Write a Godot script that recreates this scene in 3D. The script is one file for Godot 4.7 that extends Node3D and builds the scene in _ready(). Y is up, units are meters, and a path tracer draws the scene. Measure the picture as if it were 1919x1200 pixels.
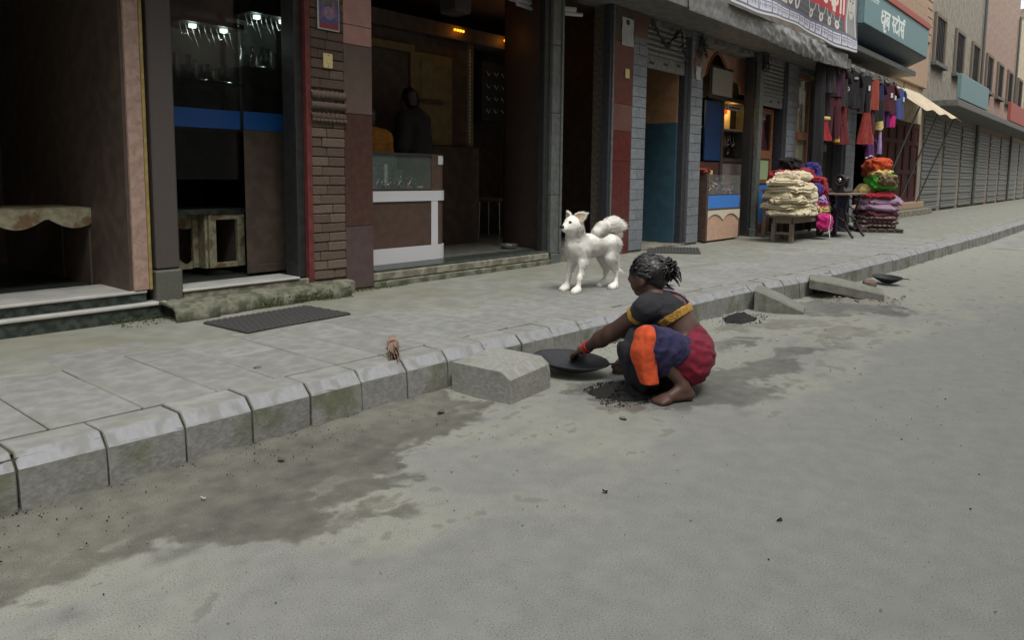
extends Node3D
# A street in front of a row of small shops: x runs along the shop fronts, z towards the street, y up, metres.

var M := {}
var taken := {}
var meshes := {}
var R := RandomNumberGenerator.new()
var n3 := FastNoiseLite.new()
var ridge := FastNoiseLite.new()


func _ready() -> void:
	R.seed = 77
	n3.seed = 5
	n3.noise_type = FastNoiseLite.TYPE_SIMPLEX_SMOOTH
	n3.frequency = 1.0
	n3.fractal_octaves = 3
	ridge.seed = 9
	ridge.noise_type = FastNoiseLite.TYPE_SIMPLEX_SMOOTH
	ridge.fractal_type = FastNoiseLite.FRACTAL_RIDGED
	ridge.frequency = 1.0
	ridge.fractal_octaves = 2
	# --- camera, about 0.95 m above the pavement, looking along the row of shops
	var cam := Camera3D.new()
	cam.name = "camera"
	cam.transform = Transform3D(Basis(Vector3(0.6462, 0.0099, 0.7631), Vector3(0.0756, 0.9941, -0.0769), Vector3(-0.7594, 0.1074, 0.6417)).orthonormalized(), Vector3(-3.987, 0.95, 4.883))
	cam.projection = Camera3D.PROJECTION_FRUSTUM
	cam.keep_aspect = Camera3D.KEEP_HEIGHT
	cam.near = 0.1
	cam.far = 600.0
	cam.size = 0.1 * 1200.0 / 1400.0
	cam.frustum_offset = Vector2(0.0, -0.1 * 119.0 / 1400.0)
	add_child(cam)
	cam.current = true
	# --- overcast sky and a weak, very soft sun high over the street
	var sky_mat := PanoramaSkyMaterial.new()
	sky_mat.panorama = overcast()
	var sky := Sky.new()
	sky.sky_material = sky_mat
	var env := Environment.new()
	env.background_mode = Environment.BG_SKY
	env.sky = sky
	env.background_energy_multiplier = 0.9
	env.tonemap_mode = Environment.TONE_MAPPER_LINEAR
	env.tonemap_exposure = 1.5
	env.sdfgi_enabled = true
	env.ssao_enabled = true
	env.ssil_enabled = true
	var we := WorldEnvironment.new()
	we.name = "world_environment"
	we.environment = env
	add_child(we)
	var sun := DirectionalLight3D.new()
	sun.name = "sun"
	sun.light_energy = 0.55
	sun.light_color = Color(1.0, 0.985, 0.96)
	sun.light_angular_distance = 22.0
	sun.shadow_enabled = true
	sun.rotation_degrees = Vector3(-62, -25, 0)
	add_child(sun)
	materials()
	ground()
	left_building()
	middle_building()
	far_buildings()
	opposite_row()
	shop_things()
	pavement_things()
	stall_things()
	garments()
	dog()
	woman()
	small_things()


func overcast() -> ImageTexture:
	var w := 512
	var h := 256
	var im := Image.create(w, h, false, Image.FORMAT_RGBF)
	var nz := FastNoiseLite.new()
	nz.seed = 3
	nz.frequency = 1.3
	nz.fractal_octaves = 4
	for y in h:
		var el := PI * (0.5 - (y + 0.5) / h)
		for x in w:
			var az := TAU * (x + 0.5) / w
			var d := Vector3(cos(el) * sin(az), sin(el), cos(el) * cos(az))
			var c := 1.0
			if el > 0:
				c = 0.80 + 0.30 * sin(el) + 0.10 * nz.get_noise_3d(d.x, d.y * 2.0, d.z)
			else:
				c = 0.25
			im.set_pixel(x, y, Color(c * 0.98, c * 1.0, c * 1.03))
	return ImageTexture.create_from_image(im)


# ------------------------------------------------------------------ helpers
func numbered(called: String) -> String:
	if not taken.has(called):
		taken[called] = 0
		return called
	taken[called] += 1
	return "%s_%03d" % [called, taken[called]]


func thing(called: String, label: String, category: String, at := Vector3.ZERO, turn := 0.0, group := "") -> Node3D:
	var o := Node3D.new()
	o.name = numbered(called)
	add_child(o)
	o.position = at
	o.rotation.y = turn
	tag(o, label, category, group)
	return o


func tag(o: Node3D, label: String, category: String, group := "") -> Node3D:
	o.set_meta("label", label)
	o.set_meta("category", category)
	if group != "":
		o.set_meta("group", group)
	return o


func obj(called: String, mesh: Mesh, m, parent: Node3D = self, at := Vector3.ZERO, rot := Vector3.ZERO) -> MeshInstance3D:
	var o := MeshInstance3D.new()
	o.mesh = mesh
	if m is Array:
		for i in m.size():
			o.set_surface_override_material(i, M[m[i]])
	else:
		o.material_override = M[m] if m is String else m
	o.position = at
	o.rotation = rot
	if parent == self:
		o.name = numbered(called)
		add_child(o)
	else:
		o.name = called
		parent.add_child(o, true)
	return o


func struct(called: String, mesh: Mesh, m, at := Vector3.ZERO) -> MeshInstance3D:
	var o := obj(called, mesh, m, self, at)
	o.set_meta("kind", "structure")
	return o


func box(called: String, a: Vector3, b: Vector3, m, parent: Node3D = self, bev := 0.004) -> MeshInstance3D:
	# a box between two corners, given in the parent's own axes
	return obj(called, cbox((b - a).abs(), bev), m, parent, (a + b) * 0.5)


func lin(r: float, g: float, b: float, a := 1.0) -> Color:
	var c := Color(r, g, b).linear_to_srgb()
	c.a = a
	return c


func noise_tex(sd: int, freq: float, oct: int, cols: Array, offs: Array, size := 256, kind := FastNoiseLite.TYPE_SIMPLEX_SMOOTH) -> NoiseTexture2D:
	var f := FastNoiseLite.new()
	f.seed = sd
	f.noise_type = kind
	f.frequency = freq
	f.fractal_octaves = oct
	var t := NoiseTexture2D.new()
	t.width = size
	t.height = size
	t.seamless = true
	t.seamless_blend_skirt = 0.2
	t.noise = f
	if cols.size():
		var g := Gradient.new()
		g.offsets = PackedFloat32Array(offs)
		g.colors = PackedColorArray(cols)
		t.color_ramp = g
	return t


func mat(key: String, c1: Color, c2: Color, tile := 1.0, rough := 0.85, bump := 0.0, freq := 0.02, oct := 4, over := Color(0, 0, 0, 0), otile := 1.5, ofreq := 0.012, orange := Vector2(0.52, 0.66)) -> StandardMaterial3D:
	# two tones of grain, with an optional second coat of stains laid over it in patches
	var m := StandardMaterial3D.new()
	m.resource_name = key
	var sd := absi(hash(key)) % 1000
	# the grain is shared between materials: the lighter tone times a grey texture
	var l1 := c1.srgb_to_linear()
	var l2 := c2.srgb_to_linear()
	var ratio := snappedf((l1.r + l1.g + l1.b) / maxf(0.001, l2.r + l2.g + l2.b), 0.08)
	var gk := "grain%.2f_%.3f_%d" % [ratio, freq, oct]
	if not M.has(gk):
		M[gk] = noise_tex(absi(hash(gk)) % 1000, freq, oct, [lin(ratio, ratio, ratio), Color(1, 1, 1)], [0.3, 0.7])
	m.albedo_texture = M[gk]
	m.albedo_color = c2
	m.uv1_triplanar = true
	m.uv1_world_triplanar = true
	m.uv1_scale = Vector3.ONE / tile
	m.roughness = rough
	if bump > 0.0:
		m.heightmap_enabled = true
		m.heightmap_texture = M["_bump"]
		m.heightmap_scale = bump
	if over.a > 0.0:
		m.detail_enabled = true
		m.detail_blend_mode = BaseMaterial3D.BLEND_MODE_MIX
		m.detail_uv_layer = BaseMaterial3D.DETAIL_UV_2
		m.uv2_triplanar = true
		m.uv2_world_triplanar = true
		m.uv2_scale = Vector3.ONE / otile
		m.detail_albedo = noise_tex(sd + 7, ofreq, 5, [Color(over.r, over.g, over.b, 0.0), over], [orange.x, orange.y])
	M[key] = m
	return m


func flat(key: String, c: Color, rough := 0.6, metal := 0.0) -> StandardMaterial3D:
	var m := StandardMaterial3D.new()
	m.resource_name = key
	m.albedo_color = c
	m.roughness = rough
	m.metallic = metal
	M[key] = m
	return m


func cloth(key: String, c: Color, vary := 0.82) -> StandardMaterial3D:
	var d := Color(c.r * vary, c.g * vary, c.b * vary)
	var m := mat(key, d, c, 0.35, 0.9, 0.0, 0.03, 4)
	m.uv1_world_triplanar = false
	m.rim_enabled = true
	m.rim = 0.25
	m.rim_tint = 0.6
	return m


func printed(key: String, im: Image, rough := 0.7) -> StandardMaterial3D:
	var m := StandardMaterial3D.new()
	m.resource_name = key
	im.generate_mipmaps()
	m.albedo_texture = ImageTexture.create_from_image(im)
	m.roughness = rough
	m.texture_repeat = false
	M[key] = m
	return m


func glow(key: String, c: Color, energy: float) -> StandardMaterial3D:
	var m := StandardMaterial3D.new()
	m.resource_name = key
	m.albedo_color = Color(0.8, 0.8, 0.8)
	m.emission_enabled = true
	m.emission = c
	m.emission_energy_multiplier = energy
	M[key] = m
	return m


func lamp(called: String, c: Color, energy: float, at: Vector3, parent: Node3D, size := 0.03) -> void:
	var l := OmniLight3D.new()
	l.name = called
	l.light_color = c
	l.light_energy = energy
	l.light_size = size
	l.omni_range = 8.0
	l.omni_attenuation = 2.0
	l.shadow_enabled = true
	l.position = at
	parent.add_child(l, true)


# ---- meshes. V holds points, I triangles; the winding is put right from the signed volume.
func mk(V: PackedVector3Array, I: PackedInt32Array, smooth := true, uv := PackedVector2Array(), keep := false) -> ArrayMesh:
	var vol := 0.0
	if not keep:
		var mid := Vector3.ZERO
		for v in V:
			mid += v
		mid /= maxi(1, V.size())
		for t in range(0, I.size(), 3):
			vol += (V[I[t]] - mid).dot((V[I[t + 1]] - mid).cross(V[I[t + 2]] - mid))
	if vol > 0.0 or keep:
		for t in range(0, I.size(), 3):
			var s := I[t + 1]
			I[t + 1] = I[t + 2]
			I[t + 2] = s
	var arr := []
	arr.resize(Mesh.ARRAY_MAX)
	if smooth:
		var N := PackedVector3Array()
		N.resize(V.size())
		for t in range(0, I.size(), 3):
			var a := I[t]
			var b := I[t + 1]
			var c := I[t + 2]
			var n := (V[c] - V[a]).cross(V[b] - V[a])
			N[a] += n
			N[b] += n
			N[c] += n
		for i in N.size():
			N[i] = N[i].normalized() if N[i].length_squared() > 1e-20 else Vector3.UP
		arr[Mesh.ARRAY_VERTEX] = V
		arr[Mesh.ARRAY_NORMAL] = N
		if uv.size():
			arr[Mesh.ARRAY_TEX_UV] = uv
		arr[Mesh.ARRAY_INDEX] = I
	else:
		var W := PackedVector3Array()
		var N := PackedVector3Array()
		var U := PackedVector2Array()
		for t in range(0, I.size(), 3):
			var n := (V[I[t + 2]] - V[I[t]]).cross(V[I[t + 1]] - V[I[t]]).normalized()
			for k in 3:
				W.append(V[I[t + k]])
				N.append(n)
				if uv.size():
					U.append(uv[I[t + k]])
		arr[Mesh.ARRAY_VERTEX] = W
		arr[Mesh.ARRAY_NORMAL] = N
		if uv.size():
			arr[Mesh.ARRAY_TEX_UV] = U
	var m := ArrayMesh.new()
	m.add_surface_from_arrays(Mesh.PRIMITIVE_TRIANGLES, arr)
	return m


func cbox(s: Vector3, b := 0.004) -> ArrayMesh:
	var key := "b%.4f_%.4f_%.4f_%.4f" % [s.x, s.y, s.z, b]
	if meshes.has(key):
		return meshes[key]
	b = maxf(b, 0.0004)
	b = minf(b, minf(s.x, minf(s.y, s.z)) * 0.45)
	var h := s * 0.5
	var V := PackedVector3Array()
	var I := PackedInt32Array()
	# corner c (bits xyz) has three points: on its x, y and z face
	for c in 8:
		var g := Vector3(1.0 if c & 1 else -1.0, 1.0 if c & 2 else -1.0, 1.0 if c & 4 else -1.0)
		V.append(Vector3(g.x * h.x, g.y * (h.y - b), g.z * (h.z - b)))
		V.append(Vector3(g.x * (h.x - b), g.y * h.y, g.z * (h.z - b)))
		V.append(Vector3(g.x * (h.x - b), g.y * (h.y - b), g.z * h.z))
	for ax in 3:
		var u := 1 << ((ax + 1) % 3)
		var v := 1 << ((ax + 2) % 3)
		for sd in 2:
			var o := (1 << ax) * sd
			quad_out(V, I, o * 3 + ax, (o | u) * 3 + ax, (o | u | v) * 3 + ax, (o | v) * 3 + ax)
		# edges along axis ax, between the faces of the two other axes
		var p := (ax + 1) % 3
		var q := (ax + 2) % 3
		for e in 4:
			var o := (u if e & 1 else 0) | (v if e & 2 else 0)
			var o2 := o | (1 << ax)
			quad_out(V, I, o * 3 + p, o2 * 3 + p, o2 * 3 + q, o * 3 + q)
	for c in 8:
		tri_out(V, I, c * 3, c * 3 + 1, c * 3 + 2)
	var m := mk(V, I, false)
	meshes[key] = m
	return m


func tri_out(V: PackedVector3Array, I: PackedInt32Array, a: int, b: int, c: int) -> void:
	# for shapes round the origin: counter-clockwise seen from outside
	if (V[b] - V[a]).cross(V[c] - V[a]).dot(V[a] + V[b] + V[c]) < 0.0:
		I.append_array([a, c, b])
	else:
		I.append_array([a, b, c])


func quad_out(V: PackedVector3Array, I: PackedInt32Array, a: int, b: int, c: int, d: int) -> void:
	tri_out(V, I, a, b, c)
	tri_out(V, I, a, c, d)


func loft(rings: Array, smooth := true, caps := true, uv := false) -> ArrayMesh:
	# closed rings of equal size, one after the other
	var V := PackedVector3Array()
	var I := PackedInt32Array()
	var n: int = rings[0].size()
	for r in rings:
		V.append_array(r)
	for k in rings.size() - 1:
		for j in n:
			var a: int = k * n + j
			var b: int = k * n + (j + 1) % n
			I.append_array([a, b, b + n, a, b + n, a + n])
	if caps:
		for e in 2:
			var base: int = 0 if e == 0 else (rings.size() - 1) * n
			var mid := Vector3.ZERO
			var first := V.size()
			for j in n:
				mid += V[base + j]
				V.append(V[base + j])
			V.append(mid / n)
			for j in n:
				if e == 0:
					I.append_array([first + (j + 1) % n, first + j, first + n])
				else:
					I.append_array([first + j, first + (j + 1) % n, first + n])
	return mk(V, I, smooth)


func tube(pts: Array, radii: Array, sides := 8, flat_y := 1.0) -> ArrayMesh:
	var rings := []
	var up := Vector3.UP
	for i in pts.size():
		var d: Vector3 = (pts[mini(i + 1, pts.size() - 1)] - pts[maxi(i - 1, 0)]).normalized()
		var s := d.cross(up)
		if s.length() < 0.05:
			s = d.cross(Vector3.RIGHT)
		s = s.normalized()
		var t := s.cross(d).normalized()
		var r: float = radii[i] if i < radii.size() else radii[-1]
		var ring := PackedVector3Array()
		for k in sides:
			var a := TAU * k / sides
			ring.append(pts[i] + s * cos(a) * r + t * sin(a) * r * flat_y)
		rings.append(ring)
	return loft(rings)


func lathe(profile: Array, sides := 24) -> ArrayMesh:
	# profile of Vector2(radius, height), turned about the y axis
	var rings := []
	for p in profile:
		var ring := PackedVector3Array()
		for k in sides:
			var a := TAU * k / sides
			ring.append(Vector3(cos(a) * p.x, p.y, sin(a) * p.x))
		rings.append(ring)
	return loft(rings)


func prism(outline: PackedVector2Array, depth: float, smooth := false) -> ArrayMesh:
	# an outline in x and y, given depth along z from 0 to depth
	var V := PackedVector3Array()
	var I := PackedInt32Array()
	var n := outline.size()
	for p in outline:
		V.append(Vector3(p.x, p.y, 0))
	for p in outline:
		V.append(Vector3(p.x, p.y, depth))
	var t := Geometry2D.triangulate_polygon(outline)
	if t.is_empty():
		push_warning("outline not triangulated")
	var ccw := not Geometry2D.is_polygon_clockwise(outline)
	for k in range(0, t.size(), 3):
		var a := outline[t[k]]
		var b := outline[t[k + 1]]
		var c := outline[t[k + 2]]
		var pos := (b - a).cross(c - a) > 0.0
		if pos:
			I.append_array([t[k] + n, t[k + 1] + n, t[k + 2] + n, t[k], t[k + 2], t[k + 1]])
		else:
			I.append_array([t[k] + n, t[k + 2] + n, t[k + 1] + n, t[k], t[k + 1], t[k + 2]])
	var area := 0.0
	for j in n:
		area += outline[j].cross(outline[(j + 1) % n])
	for j in n:
		var b := (j + 1) % n
		if area > 0.0:
			I.append_array([j, b, b + n, j, b + n, j + n])
		else:
			I.append_array([b, j, j + n, b, j + n, b + n])
	return mk(V, I, smooth)


func sheet(fn: Callable, nu: int, nv: int, thick: float) -> ArrayMesh:
	# a surface fn(u, v) with real thickness; u and v run from 0 to 1; UVs on it
	var P := []
	for j in nv + 1:
		for i in nu + 1:
			P.append(fn.call(float(i) / nu, float(j) / nv))
	var V := PackedVector3Array()
	var UV := PackedVector2Array()
	var w := nu + 1
	for side in 2:
		for j in nv + 1:
			for i in w:
				var dx: Vector3 = P[j * w + mini(i + 1, nu)] - P[j * w + maxi(i - 1, 0)]
				var dy: Vector3 = P[mini(j + 1, nv) * w + i] - P[maxi(j - 1, 0) * w + i]
				var n := dx.cross(dy).normalized()
				V.append(P[j * w + i] + n * thick * (0.5 - side))
				UV.append(Vector2(float(i) / nu, float(j) / nv))
	var I := PackedInt32Array()
	var o := w * (nv + 1)
	for j in nv:
		for i in nu:
			var a := j * w + i
			I.append_array([a, a + 1, a + w + 1, a, a + w + 1, a + w])
			I.append_array([o + a, o + a + w + 1, o + a + 1, o + a, o + a + w, o + a + w + 1])
	for i in nu:
		I.append_array([i, o + i, o + i + 1, i, o + i + 1, i + 1])
		var a := nv * w + i
		I.append_array([a, a + 1, o + a + 1, a, o + a + 1, o + a])
	for j in nv:
		var a := j * w
		I.append_array([a, a + w, o + a + w, a, o + a + w, o + a])
		a = j * w + nu
		I.append_array([a, o + a, o + a + w, a, o + a + w, a + w])
	return mk(V, I, true, UV)


func field(fn: Callable, nx: int, nz: int) -> ArrayMesh:
	# an open ground sheet fn(u, v), seen from above
	var V := PackedVector3Array()
	var UV := PackedVector2Array()
	var I := PackedInt32Array()
	for j in nz + 1:
		for i in nx + 1:
			V.append(fn.call(float(i) / nx, float(j) / nz))
			UV.append(Vector2(float(i) / nx, float(j) / nz))
	for j in nz:
		for i in nx:
			var a := j * (nx + 1) + i
			I.append_array([a, a + nx + 1, a + nx + 2, a, a + nx + 2, a + 1])
	return mk(V, I, true, UV, true)


func lump(s: Vector3, sd: int, rough := 0.12, freq := 2.2, square := 0.65, nu := 28, nv := 16, fold := 0.0) -> ArrayMesh:
	# a soft bundle: a squarish ball with folds, its base at y = 0
	var V := PackedVector3Array()
	var I := PackedInt32Array()
	for j in nv + 1:
		var th := PI * (float(j) / nv - 0.5)
		for i in nu:
			var ph := TAU * i / nu
			var c := signf(cos(th)) * pow(absf(cos(th)), square)
			var d := Vector3(c * signf(cos(ph)) * pow(absf(cos(ph)), square), signf(sin(th)) * pow(absf(sin(th)), square), c * signf(sin(ph)) * pow(absf(sin(ph)), square))
			var q := Vector3(d.x * s.x, d.y * s.y, d.z * s.z) * freq * 4.0 + Vector3(sd * 7.3, sd * 1.7, -sd * 3.1)
			var k := 1.0 + rough * n3.get_noise_3dv(q) * 1.3 + rough * (ridge.get_noise_3dv(q * 0.6)) * 0.7
			if fold > 0.0:
				k += fold * sin(d.y * s.y * 60.0 / maxf(s.y * 4.0, 0.05) + n3.get_noise_3dv(q * 0.3) * 5.0) * 0.5
			V.append(Vector3(d.x * s.x * 0.5 * k, (d.y * 0.5 * (k * 0.4 + 0.6) + 0.5) * s.y, d.z * s.z * 0.5 * k))
	for j in nv:
		for i in nu:
			var a := j * nu + i
			var b := j * nu + (i + 1) % nu
			I.append_array([a, b, b + nu, a, b + nu, a + nu])
	return mk(V, I, true)


func join(parts: Array) -> ArrayMesh:
	# several meshes [mesh, transform] as one
	var st := SurfaceTool.new()
	st.begin(Mesh.PRIMITIVE_TRIANGLES)
	for p in parts:
		st.append_from(p[0], 0, p[1])
	return st.commit()


func at(x: float, y: float, z: float, ry := 0.0) -> Transform3D:
	return Transform3D(Basis(Vector3.UP, ry), Vector3(x, y, z))


# ---- bodies: capsules [a, b, ra, rb] joined by a smooth minimum and meshed as surface nets
func blob(bones: Array, cell: float, k: float, shape = null) -> ArrayMesh:
	var lo := Vector3.ONE * 1e9
	var hi := -lo
	var margin := 3.6 / k + cell
	for b in bones:
		var r: float = maxf(b[2], b[3]) + cell * 3.0 + 0.01
		var rv := Vector3.ONE * r
		lo = lo.min(b[0] - rv).min(b[1] - rv)
		hi = hi.max(b[0] + rv).max(b[1] + rv)
	var nx := int((hi.x - lo.x) / cell) + 2
	var ny := int((hi.y - lo.y) / cell) + 2
	var nz := int((hi.z - lo.z) / cell) + 2
	var acc := PackedFloat32Array()
	acc.resize(nx * ny * nz)
	var nxy := nx * ny
	for b in bones:
		var a: Vector3 = b[0]
		var ab: Vector3 = b[1] - a
		var ra: float = b[2]
		var rb: float = b[3]
		var l2 := maxf(ab.length_squared(), 1e-9)
		var e := Vector3.ONE * (maxf(ra, rb) + margin)
		var p0: Vector3 = (a.min(b[1]) - e - lo) / cell
		var p1: Vector3 = (a.max(b[1]) + e - lo) / cell
		var x0 := maxi(0, int(p0.x))
		var x1 := mini(nx - 1, int(p1.x) + 1)
		for z in range(maxi(0, int(p0.z)), mini(nz - 1, int(p1.z) + 1) + 1):
			for y in range(maxi(0, int(p0.y)), mini(ny - 1, int(p1.y) + 1) + 1):
				var row := z * nxy + y * nx
				for x in range(x0, x1 + 1):
					var p := lo + Vector3(x, y, z) * cell - a
					var t := clampf(p.dot(ab) / l2, 0.0, 1.0)
					var d := (p - ab * t).length() - ra - (rb - ra) * t
					if d < margin:
						acc[row + x] += exp(-k * maxf(d, -0.12))
	var far := margin
	for i in acc.size():
		acc[i] = -log(acc[i]) / k if acc[i] > 0.0 else far
	if shape != null:
		for z in nz:
			for y in ny:
				for x in nx:
					var i := z * nxy + y * nx + x
					if absf(acc[i]) < 0.09:
						acc[i] = shape.call(lo + Vector3(x, y, z) * cell, acc[i])
					elif acc[i] < 0.0:
						acc[i] = maxf(acc[i], shape.call(lo + Vector3(x, y, z) * cell, acc[i]))
	# surface nets
	var id := PackedInt32Array()
	id.resize(acc.size())
	id.fill(-1)
	var V := PackedVector3Array()
	var I := PackedInt32Array()
	var off := [0, 1, nx, nx + 1, nxy, nxy + 1, nxy + nx, nxy + nx + 1]
	var edges := [[0, 1], [2, 3], [4, 5], [6, 7], [0, 2], [1, 3], [4, 6], [5, 7], [0, 4], [1, 5], [2, 6], [3, 7]]
	for z in nz - 1:
		for y in ny - 1:
			for x in nx - 1:
				var i := z * nxy + y * nx + x
				if absf(acc[i]) > cell * 4.0 and (shape == null):
					continue
				var mask := 0
				for c in 8:
					if acc[i + off[c]] < 0.0:
						mask |= 1 << c
				if mask == 0 or mask == 255:
					continue
				var s := Vector3.ZERO
				var m := 0
				for e in edges:
					var fa: float = acc[i + off[e[0]]]
					var fb: float = acc[i + off[e[1]]]
					if (fa < 0.0) != (fb < 0.0):
						var t := fa / (fa - fb)
						var pa := Vector3(e[0] & 1, (e[0] >> 1) & 1, e[0] >> 2)
						var pb := Vector3(e[1] & 1, (e[1] >> 1) & 1, e[1] >> 2)
						s += pa + (pb - pa) * t
						m += 1
				id[i] = V.size()
				V.append(lo + (Vector3(x, y, z) + s / m) * cell)
	for z in range(1, nz - 1):
		for y in range(1, ny - 1):
			for x in range(1, nx - 1):
				var i := z * nxy + y * nx + x
				if id[i] < 0 and absf(acc[i]) > cell * 4.0:
					continue
				var inside := acc[i] < 0.0
				if (acc[i + 1] < 0.0) != inside:
					net_quad(I, id, i, i - nx, i - nx - nxy, i - nxy, inside)
				if (acc[i + nx] < 0.0) != inside:
					net_quad(I, id, i, i - nxy, i - 1 - nxy, i - 1, inside)
				if (acc[i + nxy] < 0.0) != inside:
					net_quad(I, id, i, i - 1, i - 1 - nx, i - nx, inside)
	return mk(V, I, true)


func net_quad(I: PackedInt32Array, id: PackedInt32Array, a: int, b: int, c: int, d: int, inside: bool) -> void:
	if id[a] < 0 or id[b] < 0 or id[c] < 0 or id[d] < 0:
		return
	if inside:
		I.append_array([id[a], id[b], id[c], id[a], id[c], id[d]])
	else:
		I.append_array([id[a], id[c], id[b], id[a], id[d], id[c]])


# ---- printing: strokes and filled shapes on an image
func stroke(im: Image, pts: Array, w: float, c: Color, smooth := false) -> void:
	if smooth and pts.size() > 2:
		var cv := Curve2D.new()
		for i in pts.size():
			var tg: Vector2 = (pts[mini(i + 1, pts.size() - 1)] - pts[maxi(i - 1, 0)]) / 6.0
			cv.add_point(pts[i], -tg, tg)
		pts = Array(cv.tessellate(4, 4))
	for i in pts.size() - 1:
		var a: Vector2 = pts[i]
		var b: Vector2 = pts[i + 1]
		var r := w * 0.5
		for y in range(maxi(0, int(minf(a.y, b.y) - r)), mini(im.get_height() - 1, int(maxf(a.y, b.y) + r)) + 1):
			for x in range(maxi(0, int(minf(a.x, b.x) - r)), mini(im.get_width() - 1, int(maxf(a.x, b.x) + r)) + 1):
				var q := Vector2(x, y)
				if q.distance_to(Geometry2D.get_closest_point_to_segment(q, a, b)) <= r:
					im.set_pixel(x, y, c)


func blot(im: Image, pts: PackedVector2Array, c: Color) -> void:
	var lo := Vector2(1e9, 1e9)
	var hi := -lo
	for p in pts:
		lo = lo.min(p)
		hi = hi.max(p)
	for y in range(maxi(0, int(lo.y)), mini(im.get_height() - 1, int(hi.y) + 1) + 1):
		for x in range(maxi(0, int(lo.x)), mini(im.get_width() - 1, int(hi.x) + 1) + 1):
			if Geometry2D.is_point_in_polygon(Vector2(x, y), pts):
				im.set_pixel(x, y, c)


func oval(cx: float, cy: float, rx: float, ry: float, n := 18) -> PackedVector2Array:
	var p := PackedVector2Array()
	for i in n:
		p.append(Vector2(cx + cos(TAU * i / n) * rx, cy + sin(TAU * i / n) * ry))
	return p


# letters of the signs as strokes in a box one unit high, with their widths
func letter(l: String) -> Array:
	match l:
		"dha":
			return [0.62, [[Vector2(0.14, 0.02), Vector2(0.05, 0.16), Vector2(0.12, 0.32), Vector2(0.3, 0.3)], [Vector2(0.12, 0.32), Vector2(0.02, 0.52), Vector2(0.14, 0.76), Vector2(0.34, 0.72), Vector2(0.52, 0.5)], [Vector2(0.36, 0.0), Vector2(0.62, 0.0)], [Vector2(0.52, 0.0), Vector2(0.52, 1.0)], [Vector2(0.52, 0.7), Vector2(0.34, 0.95)], [Vector2(0.5, 1.0), Vector2(0.42, 1.16), Vector2(0.56, 1.28), Vector2(0.68, 1.2)]]]
		"ba":
			return [0.6, [[Vector2(0.0, 0.0), Vector2(0.6, 0.0)], [Vector2(0.48, 0.0), Vector2(0.48, 1.0)], [Vector2(0.48, 0.3), Vector2(0.2, 0.28), Vector2(0.06, 0.52), Vector2(0.2, 0.76), Vector2(0.48, 0.72)], [Vector2(0.14, 0.38), Vector2(0.42, 0.66)]]]
		"sa_half":
			return [0.42, [[Vector2(0.0, 0.0), Vector2(0.42, 0.0)], [Vector2(0.1, 0.0), Vector2(0.22, 0.22), Vector2(0.06, 0.46), Vector2(0.22, 0.66), Vector2(0.34, 0.95)], [Vector2(0.14, 0.5), Vector2(0.42, 0.5)]]]
		"ta_o":
			return [0.85, [[Vector2(0.0, 0.0), Vector2(0.85, 0.0)], [Vector2(0.26, 0.0), Vector2(0.26, 0.2), Vector2(0.08, 0.4), Vector2(0.12, 0.8), Vector2(0.36, 0.9), Vector2(0.48, 0.72)], [Vector2(0.68, 0.0), Vector2(0.68, 1.0)], [Vector2(0.68, 0.0), Vector2(0.58, -0.2), Vector2(0.4, -0.26)]]]
		"sa_r":
			return [0.66, [[Vector2(0.0, 0.0), Vector2(0.66, 0.0)], [Vector2(0.1, 0.0), Vector2(0.22, 0.22), Vector2(0.06, 0.46), Vector2(0.22, 0.66), Vector2(0.34, 0.95)], [Vector2(0.14, 0.5), Vector2(0.52, 0.5)], [Vector2(0.52, 0.0), Vector2(0.52, 1.0)], [Vector2(0.52, 0.0), Vector2(0.44, -0.14), Vector2(0.56, -0.26), Vector2(0.68, -0.2)]]]
		"u":
			return [0.55, [[Vector2(0.0, 0.0), Vector2(0.55, 0.0)], [Vector2(0.3, 0.0), Vector2(0.42, 0.22), Vector2(0.16, 0.38), Vector2(0.42, 0.56), Vector2(0.34, 0.86), Vector2(0.08, 0.84), Vector2(0.02, 0.66)]]]
		"dyo":
			return [0.9, [[Vector2(0.0, 0.0), Vector2(0.9, 0.0)], [Vector2(0.2, 0.0), Vector2(0.2, 0.2), Vector2(0.04, 0.44), Vector2(0.22, 0.66), Vector2(0.4, 0.5), Vector2(0.5, 0.8), Vector2(0.68, 0.6)], [Vector2(0.66, 0.0), Vector2(0.66, 1.0)], [Vector2(0.84, 0.0), Vector2(0.84, 1.0)], [Vector2(0.84, 0.0), Vector2(0.7, -0.22), Vector2(0.5, -0.26)]]]
		"ga":
			return [0.6, [[Vector2(0.0, 0.0), Vector2(0.6, 0.0)], [Vector2(0.16, 0.0), Vector2(0.16, 0.6), Vector2(0.08, 0.7)], [Vector2(0.46, 0.0), Vector2(0.46, 1.0)]]]
		"na":
			return [0.55, [[Vector2(0.0, 0.0), Vector2(0.55, 0.0)], [Vector2(0.42, 0.0), Vector2(0.42, 1.0)], [Vector2(0.42, 0.45), Vector2(0.14, 0.45), Vector2(0.08, 0.6), Vector2(0.2, 0.64)]]]
		"bar":
			return [0.3, [[Vector2(0.15, 0.0), Vector2(0.15, 1.0)]]]
	return [0.4, []]


func write(im: Image, word: Array, x: float, y: float, h: float, w: float, c: Color, slope := 0.0) -> float:
	for l in word:
		if l == " ":
			x += h * 0.35
			continue
		var g := letter(l)
		for s in g[1]:
			var pts := []
			for p in s:
				pts.append(Vector2(x + p.x * h, y + p.y * h + slope * p.x * h))
			stroke(im, pts, w, c, pts.size() > 3)
		x += g[0] * h * 1.02
	return x


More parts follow.
